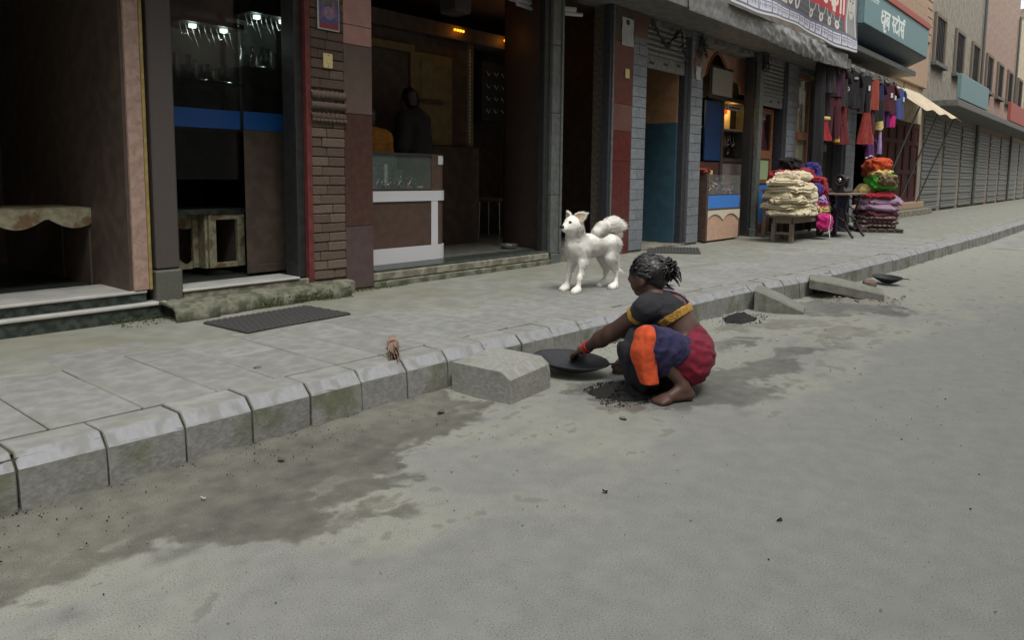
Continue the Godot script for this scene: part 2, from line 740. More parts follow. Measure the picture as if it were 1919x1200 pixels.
# ------------------------------------------------------------------ materials
func materials() -> void:
	cloths()
	M["_bump"] = noise_tex(11, 0.06, 4, [], [], 256)
	M["_grit"] = noise_tex(12, 0.16, 2, [], [], 256)
	# ground
	var road := mat("asphalt", lin(0.235, 0.232, 0.208), lin(0.29, 0.288, 0.262), 0.42, 0.93, 0.0, 0.11, 3)
	road.albedo_color = Color.WHITE
	road.albedo_texture = noise_tex(31, 0.12, 3, [lin(0.05, 0.05, 0.045), lin(0.226, 0.231, 0.220), lin(0.266, 0.270, 0.256), lin(0.40, 0.40, 0.385)], [0.10, 0.27, 0.75, 0.97], 512)
	road.heightmap_enabled = true
	road.heightmap_texture = M["_grit"]
	road.heightmap_scale = 0.14
	mat("asphalt_far", lin(0.19, 0.19, 0.17), lin(0.24, 0.24, 0.215), 2.0, 0.93)
	mat("earth", lin(0.10, 0.095, 0.075), lin(0.15, 0.14, 0.11), 3.0, 0.95)
	mat("cement", lin(0.18, 0.186, 0.158), lin(0.232, 0.236, 0.205), 1.3, 0.9, 0.12, 0.02, 5, lin(0.165, 0.165, 0.10, 0.5), 2.4, 0.01, Vector2(0.42, 0.9))
	for i in 3:
		var g := 0.94 + 0.06 * i
		mat("slab%d" % i, lin(0.205 * g, 0.209 * g, 0.193 * g), lin(0.248 * g, 0.252 * g, 0.234 * g), 0.6, 0.85, 0.1, 0.02, 5, lin(0.17, 0.17, 0.135, 0.5), 1.1 + 0.2 * i, 0.014, Vector2(0.45, 0.95))
		mat("kerb%d" % i, lin(0.175 * g, 0.173 * g, 0.158 * g), lin(0.225 * g, 0.225 * g, 0.212 * g), 0.35, 0.85, 0.14, 0.03, 5, lin(0.085, 0.098, 0.04, 0.75), 0.8 + 0.15 * i, 0.013, Vector2(0.5, 0.85))
	mat("kerb_edge", lin(0.225, 0.233, 0.24), lin(0.262, 0.27, 0.278), 0.3, 0.7, 0.06, 0.04, 4, lin(0.165, 0.165, 0.15, 0.7), 0.5, 0.02, Vector2(0.5, 0.7))
	mat("block_stone", lin(0.225, 0.225, 0.205), lin(0.27, 0.27, 0.247), 0.3, 0.88, 0.16, 0.03, 5, lin(0.15, 0.155, 0.10, 0.45), 0.7, 0.012, Vector2(0.5, 0.9))
	mat("slab_stone", lin(0.14, 0.14, 0.118), lin(0.20, 0.198, 0.17), 0.5, 0.9, 0.18, 0.03, 5, lin(0.12, 0.13, 0.08, 0.5), 0.6, 0.012)
	mat("joint_dirt", lin(0.05, 0.052, 0.038), lin(0.09, 0.09, 0.065), 0.3, 0.95)
	mat("moss_cement", lin(0.125, 0.122, 0.095), lin(0.20, 0.195, 0.15), 0.4, 0.95, 0.25, 0.03, 5, lin(0.045, 0.06, 0.025, 0.8), 0.7, 0.014, Vector2(0.5, 0.72))
	mat("moss", lin(0.03, 0.05, 0.012), lin(0.075, 0.105, 0.025), 0.12, 0.95, 0.3, 0.05, 4)
	mat("soil", lin(0.004, 0.004, 0.0038), lin(0.014, 0.013, 0.012), 0.12, 0.9, 0.3, 0.06, 4)
	mat("rubble", lin(0.14, 0.135, 0.11), lin(0.25, 0.24, 0.20), 0.2, 0.95, 0.3, 0.06, 4)
	# shop fronts
	mat("step_cement", lin(0.15, 0.145, 0.11), lin(0.26, 0.245, 0.19), 0.7, 0.9, 0.15, 0.025, 5, lin(0.09, 0.085, 0.06, 0.6), 0.9)
	mat("marble_white", lin(0.36, 0.36, 0.33), lin(0.46, 0.46, 0.43), 1.2, 0.35, 0.0, 0.015, 4)
	mat("marble_dark", lin(0.018, 0.028, 0.024), lin(0.05, 0.065, 0.055), 0.5, 0.35, 0.0, 0.03, 5)
	mat("floor_stone", lin(0.11, 0.105, 0.09), lin(0.17, 0.165, 0.145), 0.9, 0.35, 0.0, 0.02, 4)
	mat("pillar_brown", lin(0.055, 0.046, 0.042), lin(0.085, 0.072, 0.066), 0.25, 0.8, 0.06, 0.12, 3)
	mat("pillar_foot", lin(0.07, 0.074, 0.062), lin(0.115, 0.115, 0.095), 0.3, 0.8, 0.06, 0.1, 3)
	mat("post_wood", lin(0.30, 0.20, 0.165), lin(0.37, 0.255, 0.205), 0.4, 0.75, 0.05, 0.02, 4, lin(0.2, 0.13, 0.10, 0.5), 0.5, 0.03, Vector2(0.6, 0.85))
	mat("post_yellow", lin(0.24, 0.17, 0.045), lin(0.31, 0.23, 0.07), 0.4, 0.7)
	mat("red_paint", lin(0.115, 0.022, 0.020), lin(0.15, 0.03, 0.027), 0.5, 0.6)
	for i in 4:
		var g: float = [0.8, 1.0, 1.15, 0.92][i]
		mat("brick%d" % i, lin(0.085 * g, 0.058 * g, 0.042 * g), lin(0.135 * g, 0.095 * g, 0.070 * g), 0.22, 0.9, 0.15, 0.05, 4)
	mat("mortar", lin(0.10, 0.085, 0.068), lin(0.15, 0.13, 0.105), 0.3, 0.95)
	mat("tile_brown", lin(0.062, 0.030, 0.025), lin(0.078, 0.04, 0.032), 0.6, 0.25, 0.0, 0.03, 5)
	mat("tile_tan", lin(0.115, 0.080, 0.066), lin(0.13, 0.094, 0.079), 0.7, 0.3, 0.0, 0.02, 5)
	mat("tile_plum", lin(0.078, 0.05, 0.05), lin(0.092, 0.062, 0.061), 0.6, 0.3, 0.0, 0.02, 4)
	mat("tile_pink", lin(0.36, 0.185, 0.165), lin(0.42, 0.225, 0.20), 0.8, 0.45, 0.0, 0.02, 3)
	mat("maroon_tile", lin(0.085, 0.015, 0.013), lin(0.105, 0.022, 0.019), 0.7, 0.25, 0.0, 0.02, 4)
	mat("maroon_pale", lin(0.11, 0.045, 0.035), lin(0.135, 0.06, 0.047), 0.7, 0.3, 0.0, 0.02, 4)
	mat("steel_paint", lin(0.085, 0.098, 0.094), lin(0.12, 0.135, 0.13), 0.5, 0.5, 0.0, 0.02, 4, lin(0.09, 0.08, 0.06, 0.7), 0.4, 0.03, Vector2(0.62, 0.7))
	mat("black_frame", lin(0.016, 0.017, 0.018), lin(0.026, 0.027, 0.028), 0.5, 0.5)
	mat("dark_wall", lin(0.085, 0.083, 0.074), lin(0.115, 0.112, 0.10), 1.0, 0.8)
	mat("dark_brown", lin(0.068, 0.049, 0.037), lin(0.09, 0.065, 0.05), 0.8, 0.6)
	mat("dim_ochre", lin(0.15, 0.11, 0.045), lin(0.19, 0.14, 0.06), 0.8, 0.7)
	mat("window_glass", lin(0.02, 0.022, 0.024), lin(0.03, 0.032, 0.034), 2.0, 0.2)
	mat("brown_panel", lin(0.058, 0.038, 0.032), lin(0.075, 0.05, 0.043), 0.9, 0.5)
	mat("counter_brown", lin(0.075, 0.045, 0.032), lin(0.092, 0.056, 0.041), 0.6, 0.45)
	mat("case_green", lin(0.10, 0.14, 0.11), lin(0.16, 0.21, 0.17), 0.2, 0.3)
	flat("laminate_white", lin(0.60, 0.60, 0.62), 0.4)
	flat("blue_film", lin(0.012, 0.085, 0.30), 0.45)
	flat("blue_panel", lin(0.010, 0.05, 0.17), 0.5)
	flat("cream_plastic", lin(0.62, 0.53, 0.25), 0.4)
	for i in 3:
		var g: float = [0.93, 1.0, 1.08][i]
		mat("grey_tile%d" % i, lin(0.15 * g, 0.17 * g, 0.185 * g), lin(0.19 * g, 0.212 * g, 0.23 * g), 0.5, 0.55, 0.0, 0.02, 4)
	mat("tile_grout", lin(0.085, 0.09, 0.092), lin(0.13, 0.135, 0.135), 0.3, 0.9)
	mat("slat", lin(0.14, 0.145, 0.135), lin(0.185, 0.19, 0.178), 0.5, 0.5, 0.0, 0.02, 4)
	mat("jamb_dark", lin(0.024, 0.026, 0.034), lin(0.036, 0.038, 0.048), 0.5, 0.6)
	mat("wall_peach", lin(0.31, 0.165, 0.085), lin(0.37, 0.205, 0.105), 1.0, 0.8)
	mat("wall_teal", lin(0.025, 0.072, 0.105), lin(0.035, 0.092, 0.13), 1.0, 0.6)
	mat("arch_peach", lin(0.40, 0.22, 0.15), lin(0.46, 0.26, 0.18), 1.0, 0.7)
	mat("ochre", lin(0.22, 0.16, 0.075), lin(0.27, 0.2, 0.10), 1.0, 0.7)
	mat("board_beige", lin(0.30, 0.28, 0.235), lin(0.35, 0.33, 0.28), 0.25, 0.8)
	mat("door_grey", lin(0.20, 0.18, 0.155), lin(0.25, 0.225, 0.195), 0.8, 0.6)
	mat("kiosk_peach", lin(0.52, 0.33, 0.235), lin(0.57, 0.37, 0.27), 0.8, 0.5)
	mat("kiosk_brown", lin(0.075, 0.045, 0.035), lin(0.10, 0.064, 0.05), 0.5, 0.5)
	flat("kiosk_blue", lin(0.06, 0.22, 0.62), 0.4)
	flat("kiosk_cream", lin(0.62, 0.56, 0.44), 0.5)
	mat("frame_orange", lin(0.23, 0.085, 0.035), lin(0.30, 0.12, 0.05), 0.3, 0.55, 0.0, 0.02, 4)
	mat("concrete_slab", lin(0.11, 0.11, 0.10), lin(0.16, 0.16, 0.148), 0.8, 0.9, 0.1, 0.02, 5)
	mat("soffit", lin(0.14, 0.14, 0.13), lin(0.19, 0.19, 0.175), 0.8, 0.9, 0.1, 0.02, 5, lin(0.05, 0.05, 0.045, 0.6), 0.9)
	mat("plastic_sheet", lin(0.105, 0.11, 0.105), lin(0.16, 0.165, 0.157), 0.5, 0.35, 0.0, 0.02, 4)
	mat("teal_board", lin(0.135, 0.235, 0.245), lin(0.16, 0.27, 0.28), 1.0, 0.5)
	mat("navy_board", lin(0.022, 0.05, 0.085), lin(0.03, 0.062, 0.10), 1.0, 0.6)
	mat("tan_wood", lin(0.36, 0.24, 0.16), lin(0.46, 0.32, 0.22), 0.4, 0.8, 0.0, 0.02, 4)
	mat("red_board", lin(0.33, 0.075, 0.06), lin(0.38, 0.095, 0.075), 0.5, 0.6)
	mat("red_door", lin(0.055, 0.008, 0.007), lin(0.08, 0.013, 0.011), 0.7, 0.75)
	mat("upper_wall", lin(0.22, 0.20, 0.16), lin(0.30, 0.27, 0.22), 1.5, 0.9)
	mat("upper_wall_pink", lin(0.30, 0.2, 0.16), lin(0.36, 0.25, 0.2), 1.5, 0.9)
	mat("cream_wall", lin(0.46, 0.38, 0.25), lin(0.55, 0.46, 0.32), 1.5, 0.85)
	mat("bare_wood", lin(0.15, 0.115, 0.082), lin(0.225, 0.18, 0.13), 0.25, 0.85, 0.06, 0.03, 4)
	mat("old_wood", lin(0.07, 0.06, 0.048), lin(0.12, 0.10, 0.08), 0.25, 0.85, 0.06, 0.03, 4)
	mat("rust_cream", lin(0.27, 0.26, 0.17), lin(0.36, 0.345, 0.23), 0.3, 0.7, 0.0, 0.02, 4, lin(0.15, 0.075, 0.03, 0.8), 0.8, 0.012, Vector2(0.6, 0.72))
	mat("rubber", lin(0.030, 0.029, 0.028), lin(0.052, 0.05, 0.048), 0.2, 0.75, 0.0, 0.05, 3)
	mat("iron_black", lin(0.009, 0.009, 0.011), lin(0.02, 0.02, 0.022), 0.3, 0.4)
	mat("chrome", lin(0.35, 0.35, 0.34), lin(0.45, 0.45, 0.44), 0.3, 0.25)
	M["chrome"].metallic = 0.8
	mat("iron_pan", lin(0.006, 0.007, 0.009), lin(0.014, 0.016, 0.019), 0.3, 0.65, 0.0, 0.03, 4)
	mat("broom", lin(0.20, 0.125, 0.09), lin(0.31, 0.205, 0.16), 0.06, 0.9)
	mat("skin", lin(0.075, 0.037, 0.028), lin(0.092, 0.047, 0.036), 0.3, 0.55, 0.0, 0.02, 4)
	mat("skin_mid", lin(0.15, 0.08, 0.05), lin(0.19, 0.105, 0.07), 0.3, 0.6)
	mat("hair", lin(0.006, 0.006, 0.007), lin(0.014, 0.013, 0.014), 0.1, 0.38)
	mat("fur", lin(0.79, 0.765, 0.69), lin(0.86, 0.84, 0.78), 0.25, 0.95, 0.0, 0.03, 4)
	mat("fur_tan", lin(0.50, 0.37, 0.25), lin(0.60, 0.46, 0.33), 0.2, 0.95)
	flat("dog_black", lin(0.012, 0.011, 0.011), 0.25)
	mat("paper_white", lin(0.42, 0.42, 0.40), lin(0.55, 0.55, 0.52), 0.3, 0.8)
	var glass := flat("glass", Color(0.75, 0.85, 0.82, 0.06), 0.05)
	glass.transparency = BaseMaterial3D.TRANSPARENCY_ALPHA
	var dim := flat("glass_smoked", Color(0.05, 0.06, 0.055, 0.35), 0.05)
	dim.transparency = BaseMaterial3D.TRANSPARENCY_ALPHA


# ------------------------------------------------------------------ ground
func kerb_z(x: float) -> float:
	var c := [[-30.0, 2.03], [-1.2, 2.06], [1.7, 2.22], [2.6, 2.30], [3.4, 2.42], [4.8, 2.48], [6.8, 2.56], [12.0, 2.7], [90.0, 3.2]]
	for i in c.size() - 1:
		if x < c[i + 1][0]:
			return lerpf(c[i][1], c[i + 1][1], (x - c[i][0]) / (c[i + 1][0] - c[i][0]))
	return 3.2


func road_print() -> ImageTexture:
	# stains, dust and damp patches of the road as they lie (x -5..11, z 1.85..7.85), 1 cm a pixel
	var w := 1600
	var h := 600
	var zones := [
		[PackedVector2Array([Vector2(-5.2, 1.8), Vector2(-5.2, 2.66), Vector2(-3.6, 2.62), Vector2(-3.10, 2.59), Vector2(-2.95, 2.64), Vector2(-2.86, 2.70), Vector2(-2.85, 2.77), Vector2(-2.72, 2.84), Vector2(-2.65, 2.97), Vector2(-2.54, 2.96), Vector2(-2.45, 2.99), Vector2(-2.34, 2.98), Vector2(-2.36, 2.85), Vector2(-2.51, 2.84), Vector2(-2.54, 2.74), Vector2(-2.38, 2.76), Vector2(-2.23, 2.77), Vector2(-2.18, 2.66), Vector2(-2.06, 2.69), Vector2(-1.94, 2.62), Vector2(-1.72, 2.58), Vector2(-1.48, 2.48), Vector2(-1.25, 2.49), Vector2(-1.24, 1.8)]), Color(0.45, 0.425, 0.36), 0.08],
		[PackedVector2Array([Vector2(-2.23, 2.72), Vector2(-2.10, 2.75), Vector2(-2.06, 2.83), Vector2(-2.14, 2.86), Vector2(-2.24, 2.85), Vector2(-2.28, 2.78)]), Color(0.42, 0.40, 0.37), 0.05],
		[PackedVector2Array([Vector2(0.88, 2.63), Vector2(1.04, 2.59), Vector2(1.23, 2.74), Vector2(1.09, 2.85), Vector2(0.90, 2.84), Vector2(0.71, 2.73)]), Color(0.46, 0.45, 0.41), 0.08],
		[PackedVector2Array([Vector2(-0.75, 3.10), Vector2(-0.36, 3.05), Vector2(0.08, 2.98), Vector2(0.46, 3.04), Vector2(0.79, 3.10), Vector2(1.06, 3.02), Vector2(1.22, 3.23), Vector2(1.00, 3.29), Vector2(0.86, 3.25), Vector2(0.51, 3.33), Vector2(0.30, 3.28), Vector2(0.05, 3.26), Vector2(0.10, 3.46), Vector2(-0.21, 3.38), Vector2(-0.5, 3.30)]), Color(0.44, 0.43, 0.39), 0.07],
		[PackedVector2Array([Vector2(3.07, 2.48), Vector2(3.44, 2.65), Vector2(3.76, 3.21), Vector2(2.93, 3.40), Vector2(2.95, 3.16), Vector2(2.69, 3.06), Vector2(2.32, 2.74), Vector2(2.56, 2.56)]), Color(0.47, 0.46, 0.43), 0.10],
		[PackedVector2Array([Vector2(1.74, 3.06), Vector2(2.03, 3.09), Vector2(2.27, 3.34), Vector2(1.77, 3.32), Vector2(1.51, 3.25), Vector2(1.35, 3.37), Vector2(1.14, 3.26), Vector2(1.42, 3.21)]), Color(0.55, 0.53, 0.47), 0.10],
		[PackedVector2Array([Vector2(1.31, 2.40), Vector2(1.65, 2.47), Vector2(1.90, 2.63), Vector2(2.17, 2.79), Vector2(2.34, 3.04), Vector2(2.06, 3.00), Vector2(1.74, 2.78), Vector2(1.37, 2.55)]), Color(0.60, 0.575, 0.48), 0.08],
		[PackedVector2Array([Vector2(-0.92, 2.90), Vector2(-0.75, 2.93), Vector2(-0.73, 3.05), Vector2(-0.87, 3.04)]), Color(0.50, 0.46, 0.42), 0.03],
		[PackedVector2Array([Vector2(-0.85, 2.60), Vector2(-0.60, 2.58), Vector2(-0.40, 2.66), Vector2(-0.35, 2.9), Vector2(-0.42, 3.08), Vector2(-0.66, 3.0), Vector2(-0.8, 2.9)]), Color(0.40, 0.38, 0.34), 0.05],
	]
	var boxes := []
	for zn in zones:
		var r := Rect2(zn[0][0], Vector2.ZERO)
		for p in zn[0]:
			r = r.expand(p)
		boxes.append(r.grow(0.25))
	var na := FastNoiseLite.new()
	na.seed = 21
	na.frequency = 2.4
	na.fractal_octaves = 4
	var nb := FastNoiseLite.new()
	nb.seed = 22
	nb.frequency = 0.75
	nb.fractal_octaves = 4
	var nc := FastNoiseLite.new()
	nc.seed = 23
	nc.frequency = 9.0
	nc.fractal_octaves = 3
	var data := PackedByteArray()
	data.resize(w * h * 3)
	for j in h:
		var z := 1.85 + 6.0 * (j + 0.5) / h
		for i in w:
			var x := -5.0 + 16.0 * (i + 0.5) / w
			var a := na.get_noise_2d(x, z * 1.6)
			var b := nb.get_noise_2d(x, z * 1.5)
			var c := nc.get_noise_2d(x, z)
			# fine pale silt washed to the kerb side, thinning in patches into the bare asphalt
			var edge := 2.95 + 0.18 * maxf(0.0, x + 1.0) + 1.1 * b + 0.35 * a
			var dust := smoothstep(0.35, -0.35, z - edge)
			var v := Color(0.80, 0.80, 0.775).lerp(Color(0.945, 0.945, 0.85), dust)
			v *= 1.0 + 0.10 * c + 0.07 * a
			var edge_n := nc.get_noise_2d(x * 2.6 + 9.0, z * 2.6)
			# small damp blots
			if dust > 0.3 and a + 0.5 * c > 0.42:
				v = v.lerp(Color(0.6, 0.58, 0.5), smoothstep(0.42, 0.52, a + 0.5 * c) * 0.7)
			var nz := na.get_noise_2d(x * 1.7 + 50.0, z * 1.7)
			for k in zones.size():
				if boxes[k].has_point(Vector2(x, z)):
					var f: float = zones[k][2]
					var cover := 0.0
					for s in [0.25, 0.55, 0.8, 1.05, 1.35, 1.7, 2.1, 2.5]:
						var q := Vector2(x + (nz * 2.2 + c * 1.1 * absf(1.6 - s)) * f * s + edge_n * f * 0.6, z + (a * 2.2 + c * 1.2 * absf(1.6 - s)) * f * s + edge_n * f * 0.6)
						if Geometry2D.is_point_in_polygon(q, zones[k][0]):
							cover += 0.125
					if cover > 0.0:
						var t: Color = zones[k][1]
						v = v.lerp(t * (1.0 + 0.3 * c + 0.35 * b + 0.2 * a), cover * (0.92 if k != 6 else 0.8))
			v = v.clamp(Color(0, 0, 0), Color(1, 1, 1)).linear_to_srgb()
			var o := (j * w + i) * 3
			data[o] = int(v.r * 255.0)
			data[o + 1] = int(v.g * 255.0)
			data[o + 2] = int(v.b * 255.0)
	return ImageTexture.create_from_image(Image.create_from_data(w, h, false, Image.FORMAT_RGB8, data))


func two_uvs(m: ArrayMesh) -> ArrayMesh:
	var arr := m.surface_get_arrays(0)
	arr[Mesh.ARRAY_TEX_UV2] = arr[Mesh.ARRAY_TEX_UV]
	var o := ArrayMesh.new()
	o.add_surface_from_arrays(Mesh.PRIMITIVE_TRIANGLES, arr)
	return o


func ground() -> void:
	struct("ground", field(func(u: float, v: float): return Vector3(lerpf(-250, 350, u), -0.26, lerpf(-250, 250, v)), 4, 4), "earth")
	var road: StandardMaterial3D = M["asphalt"]
	road.detail_enabled = true
	road.detail_blend_mode = BaseMaterial3D.BLEND_MODE_MUL
	road.detail_uv_layer = BaseMaterial3D.DETAIL_UV_2
	road.detail_albedo = road_print()
	struct("road", two_uvs(field(func(u: float, v: float):
		var x := -5.0 + 16.0 * u
		var z := 1.85 + 6.0 * v
		var y: float = -0.205 + 0.006 * n3.get_noise_2d(x * 0.9, z * 0.9)
		# crumbs and silt lie thicker along the foot of the kerb
		var g := clampf(1.0 - (z - kerb_z(x)) / 0.22, 0.0, 1.0)
		y += g * (0.012 + 0.016 * n3.get_noise_2d(x * 5.0, z * 5.0))
		return Vector3(x, y, z), 320, 110)), "asphalt")
	struct("road", field(func(u: float, v: float): return Vector3(11.0 + 150.0 * u * u, -0.203, lerpf(2.3, 9.5, v)), 20, 6), "asphalt_far")
	struct("road", field(func(u: float, v: float): return Vector3(lerpf(-30.0, -5.0, u), -0.203, lerpf(1.85, 9.5, v)), 8, 6), "asphalt_far")
	struct("road", field(func(u: float, v: float): return Vector3(lerpf(-5.0, 11.0, u), -0.203, lerpf(7.85, 9.5, v)), 8, 3), "asphalt_far")
	# pavement: smooth cement by the shops, a strip of stone slabs along the kerb
	var walk := struct("sidewalk", field(func(u: float, v: float):
		var x := -6.0 + 24.0 * u
		var e: float = 1.27 + 0.14 * n3.get_noise_2d(x * 0.8, 3.0) + 0.05 * n3.get_noise_2d(x * 4.0, 9.0) + clampf((x - 1.0) * 0.06, 0.0, 0.2) - clampf(-x - 0.3, 0.0, 0.6) * 0.55
		e = lerpf(e, kerb_z(x) - 0.19, smoothstep(9.2, 9.4, x))
		var z := lerpf(-0.1, e, v)
		var y: float = 0.003 * n3.get_noise_2d(x * 1.5, z * 1.5) + 0.002
		if v > 0.99:
			y = -0.03
		return Vector3(x, y, z), 360, 30), "cement")
	var bed := field(func(u: float, v: float):
		var x := -6.0 + 24.0 * u
		return Vector3(x, -0.012, lerpf(0.4, kerb_z(x) - 0.06, v)), 80, 2)
	obj("bedding", bed, "joint_dirt", walk)
	struct("sidewalk", field(func(u: float, v: float):
		var x := 18.0 + 140.0 * u * u
		return Vector3(x, -0.002, lerpf(-0.1, kerb_z(x) - 0.1, v)), 20, 2), "cement")
	R.seed = 5
	var x := -4.6
	while x < 9.5:
		var wd := R.randf_range(0.27, 0.35)
		var back := 0.62 if x < -0.9 else 0.95
		var front := kerb_z(x + wd * 0.5) - 0.212
		var zs := [back, lerpf(back, front, R.randf_range(0.42, 0.62)), front]
		if R.randf() < 0.2:
			zs = [back, front]
		for k in zs.size() - 1:
			var gap := 0.0035 if R.randf() < 0.55 else 0.007
			var s := Vector3(wd - gap, 0.05, zs[k + 1] - zs[k] - 0.004)
			var o := obj("paving_slab", cbox(s, 0.004), "slab%d" % R.randi_range(0, 2), walk, Vector3(x + wd * 0.5, -0.0235 + R.randf_range(-0.0015, 0.0015), (zs[k] + zs[k + 1]) * 0.5))
			o.rotation = Vector3(R.randf_range(-0.003, 0.003), R.randf_range(-0.008, 0.008), 0)
		x += wd
	# kerb of chamfered stones
	var kerb := Node3D.new()
	kerb.name = "kerb"
	kerb.set_meta("kind", "structure")
	add_child(kerb)
	var kinds := []
	for i in 5:
		kinds.append(kerb_stone(0.286, 0.205, i, true))
	x = -4.99
	var n := 0
	while x < 19.0:
		var l := R.randf_range(0.282, 0.304)
		if x > -3.2 and x < -1.0:
			l = 0.29
		var xm := x + l * 0.5
		var turn := -atan2(kerb_z(x + l) - kerb_z(x), l)
		var o := obj("kerb_stone", kinds[n % 5], ["kerb%d" % R.randi_range(0, 2), "kerb_edge", "slab%d" % R.randi_range(0, 2)], kerb, Vector3(xm, R.randf_range(-0.002, 0.0015), kerb_z(xm) + R.randf_range(-0.007, 0.006)), Vector3(R.randf_range(-0.02, 0.02), turn + R.randf_range(-0.012, 0.012), R.randf_range(-0.008, 0.008)))
		o.scale.x = (l - R.randf_range(0.003, 0.010)) / 0.286
		x += l
		n += 1
	obj("joint_bed", field(func(u: float, v: float):
		var xx := lerpf(-5.0, 18.9, u)
		return Vector3(xx, lerpf(-0.02, -0.24, v), kerb_z(xx) - 0.035), 60, 1), "joint_dirt", kerb)
	var far := struct("kerb", field(func(u: float, v: float):
		var xx := 18.9 + 120.0 * u * u
		return Vector3(xx, [0.0, -0.04, -0.24][int(v * 2.0 + 0.1)], kerb_z(xx) - [0.12, 0.0, 0.0][int(v * 2.0 + 0.1)]), 20, 2), "kerb1")
	far.name = "kerb_001"


func kerb_stone(l: float, dz: float, sd: int, split := false) -> ArrayMesh:
	# a block with its front upper edge cut off, its edges worn; front face at z = 0
	var prof := [Vector2(-dz, -0.26), Vector2(-dz, -0.004), Vector2(-dz + 0.006, 0.0), Vector2(-0.058, 0.0), Vector2(-0.048, -0.003), Vector2(-0.005, -0.045), Vector2(0.001, -0.053), Vector2(0.004, -0.13), Vector2(0.006, -0.20), Vector2(0.006, -0.26)]
	var rings := []
	var xs := [-0.5, -0.485, -0.38, -0.25, -0.12, 0.0, 0.12, 0.25, 0.38, 0.485, 0.5]
	for xi in xs.size():
		var ring := PackedVector3Array()
		for p in prof:
			var e := 0.0035 if absf(xs[xi]) > 0.49 else 0.0
			var q := Vector3(xs[xi] * l, p.y, p.x)
			var nn: float = n3.get_noise_3d(q.x * 9.0 + sd * 13.0, q.y * 9.0, q.z * 9.0) * 0.0035
			if p.y < -0.02 and p.y > -0.1:
				nn += minf(0.0, n3.get_noise_3d(q.x * 26.0 + sd * 7.0, q.y * 12.0, 4.0) + 0.12) * 0.016
			ring.append(Vector3(q.x, q.y - (e if p.y > -0.1 else 0.0) + nn * 0.3, q.z - e + nn))
		rings.append(ring)
	var m := loft(rings, false)
	if not split:
		return m
	# three surfaces: weathered faces, the smooth cut edge, the trodden top
	var V: PackedVector3Array = m.surface_get_arrays(0)[Mesh.ARRAY_VERTEX]
	var N: PackedVector3Array = m.surface_get_arrays(0)[Mesh.ARRAY_NORMAL]
	var o := ArrayMesh.new()
	for k in 3:
		var P := PackedVector3Array()
		var Q := PackedVector3Array()
		for t in range(0, V.size(), 3):
			var c := (V[t] + V[t + 1] + V[t + 2]) / 3.0
			var kind := 0
			if N[t].y > 0.9 and c.z < -0.05:
				kind = 2
			elif N[t].y > 0.45 and N[t].z > 0.3 and absf(N[t].x) < 0.5:
				kind = 1
			if kind == k:
				for j in 3:
					P.append(V[t + j])
					Q.append(N[t + j])
		var arr := []
		arr.resize(Mesh.ARRAY_MAX)
		arr[Mesh.ARRAY_VERTEX] = P
		arr[Mesh.ARRAY_NORMAL] = Q
		o.add_surface_from_arrays(Mesh.PRIMITIVE_TRIANGLES, arr)
	return o


# ------------------------------------------------------------------ the brown building on the left: two shops
func part(called: String, parent: Node3D, at := Vector3.ZERO) -> Node3D:
	var o := Node3D.new()
	o.name = called
	o.position = at
	parent.add_child(o, true)
	return o


func room(b: Node3D, x0: float, x1: float, z0: float, y1: float, floor_y: float, wall: String, floor_m: String, sides := 3) -> void:
	# floor, ceiling, back and side walls of a shop, all with thickness, open to the street at z = 0
	box("floor", Vector3(x0, floor_y - 0.3, z0), Vector3(x1, floor_y, -0.02), floor_m, b, 0.002)
	box("ceiling", Vector3(x0, y1, z0), Vector3(x1, y1 + 0.12, -0.03), wall, b, 0.002)
	box("back_wall", Vector3(x0 - 0.1, floor_y - 0.3, z0 - 0.12), Vector3(x1 + 0.1, y1 + 0.13, z0 - 0.001), wall, b, 0.002)
	if sides & 1:
		box("side_wall", Vector3(x0 - 0.1, floor_y - 0.3, z0), Vector3(x0 - 0.0005, y1 + 0.12, -0.03), wall, b, 0.0005)
	if sides & 2:
		box("side_wall", Vector3(x1 + 0.0005, floor_y - 0.3, z0), Vector3(x1 + 0.1, y1 + 0.12, -0.03), wall, b, 0.0005)


